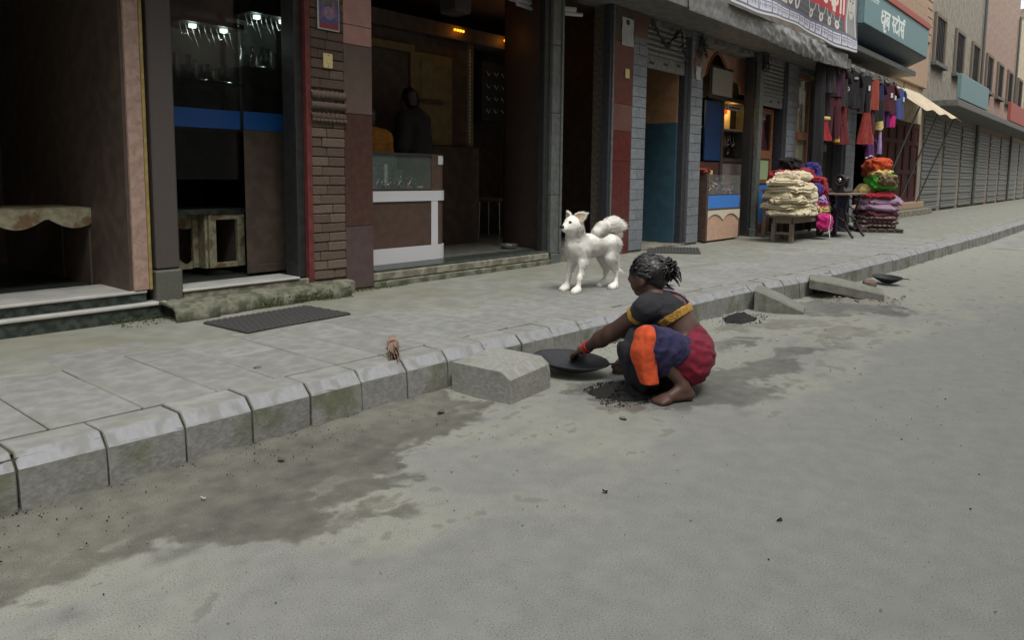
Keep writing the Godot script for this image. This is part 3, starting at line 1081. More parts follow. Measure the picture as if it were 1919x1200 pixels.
func left_building() -> void:
	var b := thing("shop_building", "brown shop building on the left with brick pillar, glass door and jewellery counter opening", "building")
	# upper wall and the balcony slab over the pavement
	box("closing_wall", Vector3(-9.0, -0.3, -4.0), Vector3(4.03, 3.019, -3.3), "dark_wall", b, 0.01)
	box("upper_wall", Vector3(-9.0, 3.02, -4.0), Vector3(4.03, 8.5, 0.06), "upper_wall_pink", b, 0.01)
	box("balcony_slab", Vector3(-9.0, 3.2, 0.062), Vector3(3.2, 3.36, 0.9), "concrete_slab", b, 0.01)
	box("lintel", Vector3(-1.63, 2.86, -0.12), Vector3(-0.64, 3.018, 0.02), "dark_brown", b)
	# --- shop at the far left edge
	room(b, -4.2, -1.95, -2.4, 2.95, 0.17, "dark_brown", "marble_dark")
	box("outer_wall", Vector3(-9.0, -0.05, -0.3), Vector3(-4.32, 3.018, 0.0), "pillar_brown", b, 0.01)
	box("step", Vector3(-4.3, -0.02, -0.1), Vector3(-1.76, 0.088, 0.02), "marble_dark", b)
	box("step_edge", Vector3(-4.3, 0.0885, -0.1), Vector3(-1.745, 0.112, 0.035), "marble_white", b, 0.006)
	box("step", Vector3(-4.3, 0.1125, -0.1), Vector3(-1.86, 0.168, -0.02), "marble_dark", b)
	box("step_edge", Vector3(-4.3, 0.171, -0.5), Vector3(-1.85, 0.19, -0.01), "marble_white", b, 0.005)
	var post := part("door_post", b)
	box("post", Vector3(-1.93, 0.192, -0.09), Vector3(-1.838, 3.017, -0.005), "post_wood", post, 0.004)
	box("edge_strip", Vector3(-1.8375, 0.192, -0.09), Vector3(-1.818, 3.017, 0.0), "post_yellow", post, 0.003)
	var post2 := part("door_post", b)
	box("post", Vector3(-3.1, 0.192, -0.09), Vector3(-3.0, 3.017, -0.005), "post_wood", post2, 0.004)
	box("frame_rail", Vector3(-1.816, 0.17, -0.16), Vector3(-1.79, 3.017, -0.06), "black_frame", b, 0.002)
	# --- square granite-brown pillar with its foot
	var pl := part("stone_pillar", b)
	box("shaft", Vector3(-1.788, 0.315, -0.16), Vector3(-1.632, 3.017, 0.0), "pillar_brown", pl, 0.012)
	box("foot", Vector3(-1.796, -0.02, -0.17), Vector3(-1.622, 0.312, 0.012), "pillar_foot", pl, 0.012)
	# --- shop with the glass doors
	room(b, -1.66, -0.10, -2.6, 2.98, 0.15, "dark_wall", "marble_dark", 1)
	box("party_wall", Vector3(-0.0995, -0.1, -2.9), Vector3(0.0115, 3.019, -0.26), "dark_brown", b, 0.001)
	box("sill", Vector3(-1.63, 0.1505, -0.26), Vector3(-0.72, 0.17, 0.02), "marble_white", b, 0.006)
	box("sill_base", Vector3(-1.62, -0.02, -0.2), Vector3(-0.63, 0.15, 0.008), "step_cement", b, 0.008)
	var sill := sheet(func(u: float, v: float):
		var x := lerpf(-1.80, -0.36, u)
		var a := PI * 0.5 * v
		var bulge: float = 0.03 * n3.get_noise_2d(x * 3.0, v * 1.0 + 5.0) + (0.05 if x < -1.5 else 0.0)
		return Vector3(x, 0.108 * pow(maxf(cos(a), 0.0), 0.4) + 0.012 * n3.get_noise_2d(x * 7.0, v * 3.0) - 0.004, 0.012 + (0.20 + bulge - 0.05 * u) * pow(sin(a), 0.55) + 0.010 * n3.get_noise_2d(x * 15.0, v * 6.0)), 110, 18, 0.02)
	obj("mossy_footing", sill, "moss_cement", b)
	box("door_frame_strip", Vector3(-0.632, 0.10, -0.14), Vector3(-0.588, 3.017, 0.012), "red_paint", b, 0.003)
	box("frame_jamb", Vector3(-0.70, 0.16, -0.2), Vector3(-0.634, 2.855, -0.03), "black_frame", b, 0.003)
	for k in 2:
		var d := part("glass_door", b)
		var x0: float = [-1.45, -0.905][k]
		var x1: float = [-0.905, -0.40][k]
		var z: float = [-0.46, -0.42][k]
		box("pane", Vector3(x0, 1.42, z), Vector3(x1, 2.95, z + 0.006), "glass_smoked", d, 0.0)
		box("lower_pane", Vector3(x0, 0.24 if k == 1 else 0.9, z), Vector3(x1, 1.28, z + 0.006), "glass_smoked" if k == 0 else "dark_brown", d, 0.001)
		box("blue_band", Vector3(x0 + 0.003, 1.281, z - 0.002), Vector3(x1 - 0.003, 1.419, z + 0.009), "blue_film", d, 0.001)
		if k == 1:
			box("edge_bar", Vector3(x1 - 0.07, 1.42, z + 0.007), Vector3(x1 - 0.06, 2.95, z + 0.012), "chrome", d, 0.001)
			box("bottom_rail", Vector3(x0, 0.17, z - 0.005), Vector3(x1, 0.238, z + 0.012), "dark_brown", d, 0.003)
	# lit display shelves at the back of that shop
	var sh := part("display_shelves", b)
	box("backing", Vector3(-1.5, 1.3, -1.20), Vector3(-0.11, 2.9, -1.17), "dark_wall", sh)
	for k in 2:
		var x0: float = [-1.20, -0.64][k]
		var x1: float = [-0.69, -0.165][k]
		var y: float = [2.07, 2.225][k]
		box("shelf", Vector3(x0, y + 0.02, -1.1), Vector3(x1, y + 0.06, -0.72), "black_frame", sh)
		box("shelf", Vector3(x0, y - 0.42, -1.1), Vector3(x1, y - 0.40, -0.75), "glass_smoked", sh)
		box("shelf_back", Vector3(x0, 1.3, -1.14), Vector3(x1, y + 0.06, -1.11), "dark_wall", sh)
		for j in 2:
			var p := Vector3(lerpf(x0, x1, 0.25 + 0.5 * j), y, -0.82)
			obj("spot_lamp", lathe([Vector2(0.001, -0.008), Vector2(0.028, -0.008), Vector2(0.03, 0.0), Vector2(0.03, 0.018), Vector2(0.001, 0.018)], 14), glow("spot_glow%d%d" % [k, j], Color(0.9, 1.0, 0.95), 2.0), sh, p)
			lamp("spot_light", Color(0.9, 1.0, 0.95), 0.012, p + Vector3(0, -0.03, 0), sh, 0.02)
		for j in 9:
			var gx := lerpf(x0 + 0.05, x1 - 0.05, j / 8.0)
			var hgt := R.randf_range(0.10, 0.2)
			var gl := obj("glass_vase", lathe([Vector2(0.001, 0), Vector2(0.025, 0.0), Vector2(0.03, hgt * 0.4), Vector2(0.012, hgt * 0.75), Vector2(0.02, hgt)], 12), "chrome" if j % 3 == 0 else "glass_smoked", sh, Vector3(gx, y - 0.40 + 0.001, -0.95))
			gl.scale = Vector3.ONE * R.randf_range(0.8, 1.2)
			obj("hanging_string", tube([Vector3(gx, y + 0.02, -0.88), Vector3(gx + 0.02, y - 0.06, -0.88), Vector3(gx + 0.05, y - 0.05 - 0.05 * (j % 3), -0.88)], [0.004], 5), "chrome", sh)
	# --- brick pillar: courses of brick, three carved courses, a plinth
	var bp := part("brick_pillar", b)
	box("core", Vector3(-0.582, 0.10, -0.2), Vector3(-0.284, 3.017, -0.006), "mortar", bp, 0.002)
	R.seed = 12
	var y := 0.125
	var row := 0
	while y < 3.0:
		var hh := 0.0735
		if y > 1.345 and y < 1.345 + 0.24:
			# carved courses: rounded, with a twisted edge
			for c in 3:
				var yy := 1.348 + c * 0.083
				var pts := []
				for i in 25:
					pts.append(Vector3(lerpf(-0.592, -0.274, i / 24.0), yy + 0.04 + (0.006 * sin(i * 2.2) if c != 1 else 0.0), 0.004))
				var rr := []
				for i in 25:
					rr.append((0.028 + 0.007 * sin(i * 2.2 + 1.0)) if c == 0 else 0.03 + 0.002 * sin(i * 1.3 + c))
				obj("carved_course", tube(pts, rr, 10), "brick%d" % (c % 4), bp)
				if c == 0:
					for i in 9:
						obj("carved_leaf", lump(Vector3(0.034, 0.03, 0.03), i, 0.2, 2.0, 0.9, 10, 6), "brick1", bp, Vector3(-0.575 + i * 0.036, yy - 0.004, 0.026))
			y = 1.348 + 0.249 + 0.004
			continue
		var cut := R.randf_range(0.35, 0.65)
		if row % 3 == 2:
			cut = R.randf_range(0.2, 0.3)
		var xs := [-0.588, lerpf(-0.588, -0.282, cut), -0.282]
		for k in 2:
			var s := Vector3(xs[k + 1] - xs[k] - 0.003, hh - 0.004, 0.05)
			var o := obj("brick", cbox(s.snapped(Vector3.ONE * 0.004), 0.006), "brick%d" % R.randi_range(0, 3), bp, Vector3((xs[k] + xs[k + 1]) * 0.5, y + hh * 0.5, -0.012 + R.randf_range(-0.004, 0.004)))
			o.rotation = Vector3(R.randf_range(-0.06, 0.01), R.randf_range(-0.012, 0.012), R.randf_range(-0.012, 0.012))
		y += hh
		row += 1
	obj("plinth", lump(Vector3(0.36, 0.13, 0.2), 8, 0.06, 1.0, 0.3, 28, 12), "step_cement", bp, Vector3(-0.43, -0.02, 0.0))
	# --- pilaster faced with polished tiles, pink above
	var tp := part("tiled_pilaster", b)
	box("core", Vector3(-0.278, 0.0, -0.25), Vector3(-0.002, 3.017, -0.012), "mortar", tp, 0.002)
	var cuts := [0.02, 0.53, 1.43, 1.97, 2.12, 2.55, 3.016]
	var looks := ["tile_plum", "tile_brown", "tile_tan", "tile_pink", "tile_pink", "tile_pink"]
	for k in looks.size():
		box("tile", Vector3(-0.28, cuts[k] + 0.002, -0.011), Vector3(0.0, cuts[k + 1] - 0.002, 0.006), looks[k], tp, 0.0025)
		box("return_tile", Vector3(-0.001, cuts[k] + 0.002, -0.25), Vector3(0.01, cuts[k + 1] - 0.002, -0.0105), looks[k], tp, 0.0025)
	# --- shop with the counter: floor, step, walls
	room(b, 0.012, 4.19, -2.9, 2.96, 0.145, "dark_brown", "floor_stone", 2)
	box("step", Vector3(0.0, 0.055, -0.05), Vector3(2.40, 0.13, 0.016), "step_cement", b, 0.012)
	box("step_base", Vector3(0.0, -0.02, -0.05), Vector3(2.42, 0.0545, 0.03), "moss_cement", b, 0.012)
	box("sill_edge", Vector3(0.012, 0.1305, -0.3), Vector3(2.40, 0.149, 0.006), "marble_dark", b, 0.004)
	box("threshold", Vector3(2.6, -0.02, -0.3), Vector3(3.60, 0.09, -0.03), "step_cement", b, 0.006)
	# curved brown wall panel at the right of the opening
	var curved := sheet(func(u: float, v: float):
		var p := Vector3(2.50, 0, -0.12).lerp(Vector3(2.78, 0, -0.95), u)
		return Vector3(p.x - 0.05 * sin(PI * u), lerpf(0.147, 2.955, v), p.z), 14, 2, 0.05)
	obj("curved_panel", curved, "brown_panel", b)
	box("panel_skirting", Vector3(2.37, 0.15, -0.16), Vector3(2.47, 0.22, -0.05), "black_frame", b)
	box("shutter_channel", Vector3(2.33, 0.10, -0.11), Vector3(2.42, 3.017, -0.03), "black_frame", b, 0.004)
	var post3 := part("steel_post", b)
	for k in 4:
		box("channel", Vector3(2.425, [0.115, 0.75, 1.62, 2.33][k], -0.06), Vector3(2.60, [0.747, 1.617, 2.327, 3.017][k], 0.006), "steel_paint", post3, 0.006)
	box("channel_lip", Vector3(2.565, 0.115, 0.0065), Vector3(2.60, 3.0, 0.022), "steel_paint", post3, 0.004)
	box("foot", Vector3(2.44, -0.01, -0.06), Vector3(2.60, 0.112, 0.01), "steel_paint", post3, 0.008)
	box("rail", Vector3(3.53, 0.05, -0.1), Vector3(3.60, 3.017, -0.005), "jamb_dark", b, 0.003)
	box("rail_lip", Vector3(3.575, 0.05, -0.0045), Vector3(3.61, 3.017, 0.012), "steel_paint", b, 0.003)
	box("inner_partition", Vector3(2.95, 0.147, -2.2), Vector3(4.18, 2.955, -2.12), "dark_brown", b, 0.003)
	# --- maroon stone pilaster
	var mp := part("maroon_pilaster", b)
	box("core", Vector3(3.622, 0.0, -0.3), Vector3(4.02, 3.017, -0.012), "mortar", mp, 0.002)
	var mc := [0.0, 1.14, 1.5, 1.82, 2.55, 3.016]
	var ml := ["maroon_tile", "maroon_tile", "maroon_pale", "maroon_tile", "dark_brown"]
	for k in 5:
		box("tile", Vector3(3.62, mc[k] + 0.002, -0.011), Vector3(4.022, mc[k + 1] - 0.002, 0.006), ml[k], mp, 0.003)
	# --- back of the counter shop: cupboard door, beams, shelves with lights
	var bk := part("back_fittings", b)
	box("cupboard", Vector3(1.66, 1.29, -1.40), Vector3(2.30, 2.30, -1.36), "dim_ochre", bk)
	box("cupboard_wall", Vector3(0.5, 1.29, -1.46), Vector3(2.60, 2.5, -1.405), "dark_brown", bk)
	box("door_panel", Vector3(1.80, 1.80, -1.358), Vector3(2.12, 2.22, -1.345), "dim_ochre", bk, 0.006)
	box("door_panel", Vector3(1.80, 1.33, -1.358), Vector3(2.12, 1.74, -1.345), "dim_ochre", bk, 0.006)
	box("door_bead", Vector3(1.78, 1.755, -1.357), Vector3(2.14, 1.785, -1.335), "dark_brown", bk, 0.004)
	box("yellow_band", Vector3(1.10, 2.28, -1.40), Vector3(1.70, 2.36, -1.34), "dim_ochre", bk)
	box("beam", Vector3(0.1, 2.50, -1.7), Vector3(4.15, 2.66, -1.30), "dark_brown", bk)
	box("mullion", Vector3(2.60, 1.29, -1.46), Vector3(2.70, 2.5, -1.40), "dim_ochre", bk)
	for k in 26:
		box("light_bead", Vector3(2.62, 1.34 + k * 0.043, -1.398), Vector3(2.64, 1.37 + k * 0.043, -1.39), "paper_white", bk, 0.002)
	for k in 2:
		var lx: float = [2.25, 3.12][k]
		for j in (4 if k == 0 else 1):
			var p := Vector3(lx + j * 0.045, 2.60, -1.27)
			obj("warm_lamp", lathe([Vector2(0.001, -0.014), Vector2(0.012, -0.012), Vector2(0.015, 0.0), Vector2(0.012, 0.012), Vector2(0.001, 0.014)], 12), glow("warm_glow%d%d" % [k, j], Color(1.0, 0.55, 0.08), 2.2), bk, p)
		lamp("warm_light", Color(1.0, 0.62, 0.2), 0.007, Vector3(lx + (0.07 if k == 0 else 0.0), 2.60, -1.22), bk, 0.05)
	box("jewellery_case", Vector3(2.86, 1.62, -1.66), Vector3(3.34, 2.34, -1.40), "black_frame", bk)
	for k in 9:
		box("case_light", Vector3(3.36, 1.75 + k * 0.05, -1.40), Vector3(3.375, 1.78 + k * 0.05, -1.385), "paper_white", bk, 0.002)
	for k in 12:
		obj("necklace", tube([Vector3(2.92 + (k % 3) * 0.14, 2.22 - int(k / 3.0) * 0.15, -1.39), Vector3(2.96 + (k % 3) * 0.14, 2.17 - int(k / 3.0) * 0.15, -1.385), Vector3(3.0 + (k % 3) * 0.14, 2.22 - int(k / 3.0) * 0.15, -1.39)], [0.006], 5), "chrome", bk)
	box("cushion", Vector3(3.38, 1.8, -1.44), Vector3(3.50, 2.3, -1.39), "dim_ochre", bk, 0.03)
	box("red_notice", Vector3(3.32, 2.40, -1.41), Vector3(3.47, 2.55, -1.395), "red_board", bk, 0.004)
	box("back_counter", Vector3(1.35, 0.147, -1.66), Vector3(2.70, 1.28, -1.30), "dark_brown", bk)
	var hb := part("ceiling_duct", b)
	box("duct", Vector3(1.62, 2.62, -0.9), Vector3(1.86, 2.955, -0.62), "pillar_brown", hb, 0.03)



# ------------------------------------------------------------------ the grey-tiled building in the middle
func tiled_pillar(b: Node3D, x0: float, x1: float, y1: float, side: float, sd: int) -> void:
	var p := part("tiled_pillar", b)
	box("core", Vector3(x0 + 0.004, -0.02, -side), Vector3(x1 - 0.004, y1, -0.008), "tile_grout", p, 0.002)
	R.seed = sd
	var y := 0.03
	var row := 0
	while y < y1 - 0.03:
		var h := minf(0.127, y1 - y)
		var xs := [x0, x1]
		if row % 2 == 1:
			xs = [x0, lerpf(x0, x1, 0.5 if row % 4 == 1 else 0.42), x1]
		for k in xs.size() - 1:
			obj("tile", cbox(Vector3(xs[k + 1] - xs[k] - 0.005, h - 0.006, 0.014), 0.003), "grey_tile%d" % R.randi_range(0, 2), p, Vector3((xs[k] + xs[k + 1]) * 0.5, y + h * 0.5, R.randf_range(-0.002, 0.001)))
		y += h
		row += 1


func shutter(b: Node3D, x0: float, x1: float, y0: float, y1: float, z: float) -> void:
	var s := part("roller_shutter", b)
	var prof := []
	for i in 7:
		var a := PI * i / 6.0
		prof.append(Vector2(0.010 + 0.016 * sin(a), 0.062 - 0.060 * i / 6.0))
	var o := PackedVector2Array()
	for p in prof:
		o.append(p)
	o.append(Vector2(0.0, 0.002))
	o.append(Vector2(0.0, 0.062))
	var m := prism(o, x1 - x0 - 0.01, false)
	box("bottom_bar", Vector3(x0, y0, z - 0.02), Vector3(x1, y0 + 0.17, z + 0.015), "slat", s, 0.006)
	var y := y0 + 0.172
	while y < y1:
		obj("slat", m, "slat", s, Vector3(x0 + 0.005, y, z), Vector3(0, PI * 0.5, 0)).position = Vector3(x0 + 0.005, y, z)
		y += 0.066
	for c in s.get_children():
		if c.name.begins_with("slat"):
			c.transform = Transform3D(Basis(Vector3(0, 0, 1), Vector3(0, 1, 0), Vector3(1, 0, 0)), c.position)
	for k in 3:
		box("lock_plate", Vector3(lerpf(x0, x1, 0.12 + k * 0.33), y0 + 0.05 + 0.02 * k, z + 0.0155), Vector3(lerpf(x0, x1, 0.22 + k * 0.33), y0 + 0.08 + 0.02 * k, z + 0.024), "iron_black", s, 0.004)


func middle_building() -> void:
	var b := thing("shop_building", "building with grey-blue tiled pillars, half-open roller shutters and jewellery shop", "building")
	box("upper_wall", Vector3(4.031, 3.14, -4.0), Vector3(10.6, 8.2, 0.02), "upper_wall", b, 0.01)
	box("canopy_slab", Vector3(3.21, 2.945, -0.3), Vector3(10.7, 3.138, 0.56), "concrete_slab", b, 0.012)
	box("soffit_beam", Vector3(4.05, 2.86, -0.28), Vector3(10.65, 2.944, -0.02), "soffit", b, 0.006)
	tiled_pillar(b, 4.03, 4.36, 2.94, 0.3, 1)
	tiled_pillar(b, 5.56, 5.90, 2.94, 0.3, 2)
	tiled_pillar(b, 9.16, 9.62, 2.94, 0.3, 3)
	box("pillar_paint", Vector3(4.034, 2.65, 0.007), Vector3(4.356, 2.94, 0.009), "maroon_pale", b, 0.0)
	# --- stair lobby behind the first shutter
	shutter(b, 4.37, 5.45, 2.33, 2.93, -0.06)
	box("jamb", Vector3(5.44, 0.0, -0.2), Vector3(5.552, 2.94, -0.03), "jamb_dark", b, 0.006)
	box("lobby_floor", Vector3(4.30, -0.1, -1.1), Vector3(5.56, 0.035, -0.02), "step_cement", b, 0.004)
	box("lobby_wall_lower", Vector3(5.40, 0.036, -1.1), Vector3(5.438, 1.70, -0.12), "wall_teal", b, 0.001)
	box("lobby_wall_upper", Vector3(5.401, 1.701, -1.1), Vector3(5.438, 2.94, -0.12), "wall_peach", b, 0.001)
	box("lobby_back_lower", Vector3(4.30, 0.036, -1.14), Vector3(5.40, 1.70, -1.10), "wall_teal", b, 0.001)
	box("lobby_back_upper", Vector3(4.30, 1.701, -1.14), Vector3(5.40, 2.94, -1.10), "wall_peach", b, 0.001)
	box("lobby_side", Vector3(4.30, 0.036, -1.10), Vector3(4.34, 2.94, -0.31), "wall_teal", b, 0.001)
	# --- jewellery shop: arch, notice board, blue curtain panel, show cases
	box("shop_floor", Vector3(5.9, -0.1, -0.9), Vector3(9.2, 0.012, -0.02), "cement", b, 0.004)
	box("shop_back", Vector3(5.9, 0.0, -0.92), Vector3(8.6, 2.94, -0.86), "dark_brown", b, 0.002)
	var ar := part("arch_front", b)
	var oc := PackedVector2Array([Vector2(5.95, 2.93), Vector2(5.95, 2.46), Vector2(6.58, 2.46)])
	for i in 13:
		var t := i / 12.0
		# cusped arch: an ogee up to its crown and down again
		oc.append(Vector2(lerpf(6.62, 7.42, t), 2.50 + 0.36 * pow(sin(PI * t), 0.8)))
	oc.append_array(PackedVector2Array([Vector2(7.46, 2.50), Vector2(7.86, 2.47), Vector2(7.90, 2.32), Vector2(8.1, 2.32), Vector2(8.1, 2.93)]))
	obj("arch_board", prism(oc, 0.03), "arch_peach", ar, Vector3(0, 0, -0.34))
	var edge := []
	for i in 13:
		var t := i / 12.0
		edge.append(Vector3(lerpf(6.62, 7.42, t), 2.50 + 0.36 * pow(sin(PI * t), 0.8), -0.305))
	obj("arch_trim", tube(edge, [0.018], 6), "frame_orange", ar)
	box("arch_back", Vector3(5.95, 2.25, -0.60), Vector3(8.36, 2.93, -0.55), "ochre", b, 0.003)
	var nb := part("notice_board", b)
	box("board", Vector3(6.79, 2.22, -0.29), Vector3(7.50, 2.62, -0.27), "board_beige", nb, 0.004)
	box("board_frame", Vector3(6.73, 2.16, -0.304), Vector3(7.55, 2.66, -0.291), "black_frame", nb, 0.004)
	var cp := part("shop_partition", b)
	box("blue_panel", Vector3(6.80, 1.22, -0.40), Vector3(7.36, 2.14, -0.37), "blue_panel", cp, 0.004)
	box("lower_panel", Vector3(5.95, 0.1, -0.42), Vector3(7.36, 1.20, -0.39), "maroon_pale", cp, 0.004)
	box("stile", Vector3(7.365, 0.02, -0.41), Vector3(7.44, 2.24, -0.36), "dark_brown", cp, 0.004)
	box("grey_door", Vector3(7.445, 0.03, -0.40), Vector3(8.375, 1.20, -0.37), "door_grey", cp, 0.004)
	obj("door_handle", tube([Vector3(8.12, 0.56, -0.362), Vector3(8.12, 0.56, -0.33), Vector3(8.26, 0.555, -0.33)], [0.012], 8), "chrome", cp)
	box("rail", Vector3(7.445, 1.205, -0.42), Vector3(8.375, 1.27, -0.35), "dark_brown", cp, 0.004)
	for k in 2:
		var sc := part("show_case", b)
		var x0: float = [5.95, 7.48][k]
		var x1: float = [6.76, 8.37][k]
		box("case_back", Vector3(x0, 1.28, -0.62), Vector3(x1, 2.22, -0.58), "black_frame", sc, 0.002)
		box("case_top", Vector3(x0, 2.17, -0.58), Vector3(x1, 2.24, -0.36), "dark_brown", sc, 0.003)
		box("case_shelf", Vector3(x0, 1.72, -0.57), Vector3(x1, 1.745, -0.40), "board_beige", sc, 0.003)
		if k == 1:
			box("name_strip", Vector3(x0 + 0.06, 2.04, -0.365), Vector3(x1 - 0.3, 2.13, -0.355), "paper_white", sc, 0.002)
			box("name_print", Vector3(x0 + 0.10, 2.07, -0.354), Vector3(x1 - 0.36, 2.10, -0.352), "red_board", sc, 0.0)
		var bx := lerpf(x0, x1, 0.22 if k == 1 else 0.2)
		obj("lamp_bulb", lathe([Vector2(0.001, -0.04), Vector2(0.03, -0.03), Vector2(0.04, 0.0), Vector2(0.03, 0.03), Vector2(0.001, 0.04)], 14), glow("case_glow%d" % k, Color(1.0, 0.16, 0.06) if k == 1 else Color(1.0, 0.85, 0.5), 0.9), sc, Vector3(bx, 2.02, -0.46))
		lamp("case_lamp", Color(1.0, 0.75, 0.38), 0.05, Vector3(bx + 0.25, 2.06, -0.42), sc, 0.05)
		box("lit_cloth", Vector3(bx + 0.12, 1.75, -0.575), Vector3(bx + 0.42, 2.08, -0.56), "kiosk_cream", sc, 0.004)
		for j in 3:
			var nx := lerpf(x0, x1, 0.3 + 0.25 * j)
			var pts := []
			for i in 15:
				var a := PI * i / 14.0
				pts.append(Vector3(nx + 0.07 * cos(a), 1.66 - 0.19 * pow(sin(a), 1.5), -0.565 + 0.01 * sin(a)))
			obj("necklace", tube(pts, [0.008], 5), "chrome" if j != 1 else "ochre", sc)
			obj("necklace_bust", lump(Vector3(0.2, 0.3, 0.05), j, 0.05, 1.0, 0.9, 12, 8), "board_beige" if j == 1 else "iron_black", sc, Vector3(nx, 1.40, -0.60))
		for j in 16:
			obj("ring", tube([Vector3(lerpf(x0 + 0.1, x1 - 0.1, (j % 4) / 3.0), 1.34 + int(j / 4.0) * 0.075, -0.565), Vector3(lerpf(x0 + 0.1, x1 - 0.1, (j % 4) / 3.0) + 0.035, 1.345 + int(j / 4.0) * 0.075 + 0.02 * (j % 3), -0.56)], [0.012], 5), "chrome", sc)
	box("side_wall", Vector3(8.38, 0.0, -0.86), Vector3(8.45, 2.94, -0.17), "dark_wall", b, 0.003)
	# steel post with a wider foot
	var sp := part("steel_post", b)
	box("shaft", Vector3(7.80, 0.14, -0.02), Vector3(7.945, 2.942, 0.06), "steel_paint", sp, 0.008)
	box("foot", Vector3(7.785, -0.01, -0.03), Vector3(7.96, 0.138, 0.07), "steel_paint", sp, 0.012)
	box("rail", Vector3(7.70, 0.0, -0.16), Vector3(7.78, 2.94, -0.02), "black_frame", b, 0.003)
	# --- second shutter with an orange-framed glazed door behind it
	shutter(b, 7.96, 9.02, 2.14, 2.93, -0.05)
	box("jamb", Vector3(9.02, 0.0, -0.2), Vector3(9.155, 2.94, -0.012), "jamb_dark", b, 0.006)
	box("recess_wall", Vector3(8.46, 0.0, -0.62), Vector3(9.16, 2.94, -0.56), "dark_wall", b, 0.002)
	box("recess_wall_pale", Vector3(8.92, 1.62, -0.559), Vector3(9.155, 2.2, -0.55), "ochre", b, 0.002)
	var od := part("glazed_door", b)
	for r in [[8.30, 8.35], [8.86, 8.92]]:
		box("stile", Vector3(r[0], 0.02, -0.19), Vector3(r[1], 2.13, -0.14), "frame_orange", od, 0.005)
	for r in [[0.02, 0.2], [0.86, 0.92], [1.28, 1.42], [2.04, 2.13]]:
		box("rail", Vector3(8.351, r[0], -0.185), Vector3(8.859, r[1], -0.145), "frame_orange", od, 0.005)
	box("pane", Vector3(8.351, 1.42, -0.17), Vector3(8.859, 2.04, -0.164), "glass_smoked", od, 0.0)
	box("lower_panel", Vector3(8.351, 0.2, -0.172), Vector3(8.859, 0.86, -0.16), "kiosk_blue", od, 0.002)
	box("poster", Vector3(8.40, 0.93, -0.172), Vector3(8.84, 1.275, -0.165), printed("leaf_poster", poster_green()), od, 0.0)
	var pd := part("display_dress", od)
	obj("dress", garment(0.36, 0.6, 3, 0.3), "cloth_pink", pd, Vector3(8.62, 2.0, -0.22))
	# --- window with orange frame and patterned curtain
	var wn := part("tall_window", b)
	for r in [[9.66, 9.74], [10.30, 10.37]]:
		box("stile", Vector3(r[0], 0.5, -0.10), Vector3(r[1], 2.82, -0.03), "frame_orange", wn, 0.005)
	for r in [[0.5, 0.62], [1.0, 1.12], [1.66, 1.80], [2.74, 2.82]]:
		box("rail", Vector3(9.741, r[0], -0.095), Vector3(10.299, r[1], -0.02), "frame_orange", wn, 0.005)
	for r in [[0.62, 1.0], [1.12, 1.66], [1.80, 2.74]]:
		box("pane", Vector3(9.741, r[0], -0.065), Vector3(10.299, r[1], -0.06), "glass", wn, 0.0)
	var cur := sheet(func(u: float, v: float): return Vector3(lerpf(9.82, 10.28, u), lerpf(1.13, 2.73, v), -0.10 + 0.018 * sin(u * 26.0 + v)), 30, 4, 0.004)
	var cm := printed("curtain_print", curtain_print())
	obj("curtain", cur, cm, wn)
	box("wall_below", Vector3(9.64, 0.0, -0.11), Vector3(10.38, 0.499, -0.01), "frame_orange", b, 0.004)
	shutter(b, 9.66, 10.5, 2.83, 2.93, -0.04)
	# --- cloth shop, open front
	box("cloth_shop_floor", Vector3(10.4, -0.1, -3.0), Vector3(13.35, 0.06, -0.02), "cement", b, 0.004)
	box("cloth_shop_back", Vector3(10.4, 0.06, -1.9), Vector3(13.35, 2.94, -1.8), "dark_wall", b, 0.004)
	box("cloth_shop_side", Vector3(10.38, 0.06, -1.9), Vector3(10.45, 2.94, -0.11), "dark_wall", b, 0.004)
	box("cloth_shop_partition", Vector3(11.75, 0.06, -0.5), Vector3(12.6, 2.94, -0.42), "door_grey", b, 0.004)
	box("jamb", Vector3(12.40, 0.0, -0.2), Vector3(12.555, 2.94, -0.02), "jamb_dark", b, 0.006)
	tiled_pillar(b, 12.56, 13.2, 2.94, 0.4, 4)
	box("canopy_slab", Vector3(10.701, 2.96, -0.3), Vector3(13.4, 3.12, 0.45), "concrete_slab", b, 0.012)
	box("upper_wall", Vector3(10.601, 3.13, -4.0), Vector3(13.4, 8.0, 0.0), "cream_wall", b, 0.01)
	box("closing_wall", Vector3(4.031, 0.0, -4.0), Vector3(13.4, 3.139, -3.05), "dark_wall", b, 0.01)
	# windows of the floor above
	for i in 4:
		var w := part("window", b)
		var x0 := 4.9 + i * 2.1
		box("frame", Vector3(x0, 4.9, 0.021), Vector3(x0 + 1.1, 6.3, 0.06), "bare_wood", w, 0.01)
		box("pane", Vector3(x0 + 0.08, 4.98, 0.061), Vector3(x0 + 0.52, 6.22, 0.066), "window_glass", w, 0.0)
		box("pane", Vector3(x0 + 0.58, 4.98, 0.061), Vector3(x0 + 1.02, 6.22, 0.066), "window_glass", w, 0.0)


func poster_green() -> Image:
	var im := Image.create(96, 96, false, Image.FORMAT_RGB8)
	im.fill(Color(0.62, 0.70, 0.52))
	R.seed = 4
	for i in 40:
		blot(im, oval(R.randf_range(25, 96), R.randf_range(0, 96), R.randf_range(4, 10), R.randf_range(4, 12), 9), Color(0.25 + R.randf() * 0.2, 0.42 + R.randf() * 0.2, 0.22))
	blot(im, PackedVector2Array([Vector2(0, 96), Vector2(0, 40), Vector2(18, 60), Vector2(26, 96)]), Color(0.75, 0.45, 0.25))
	return im


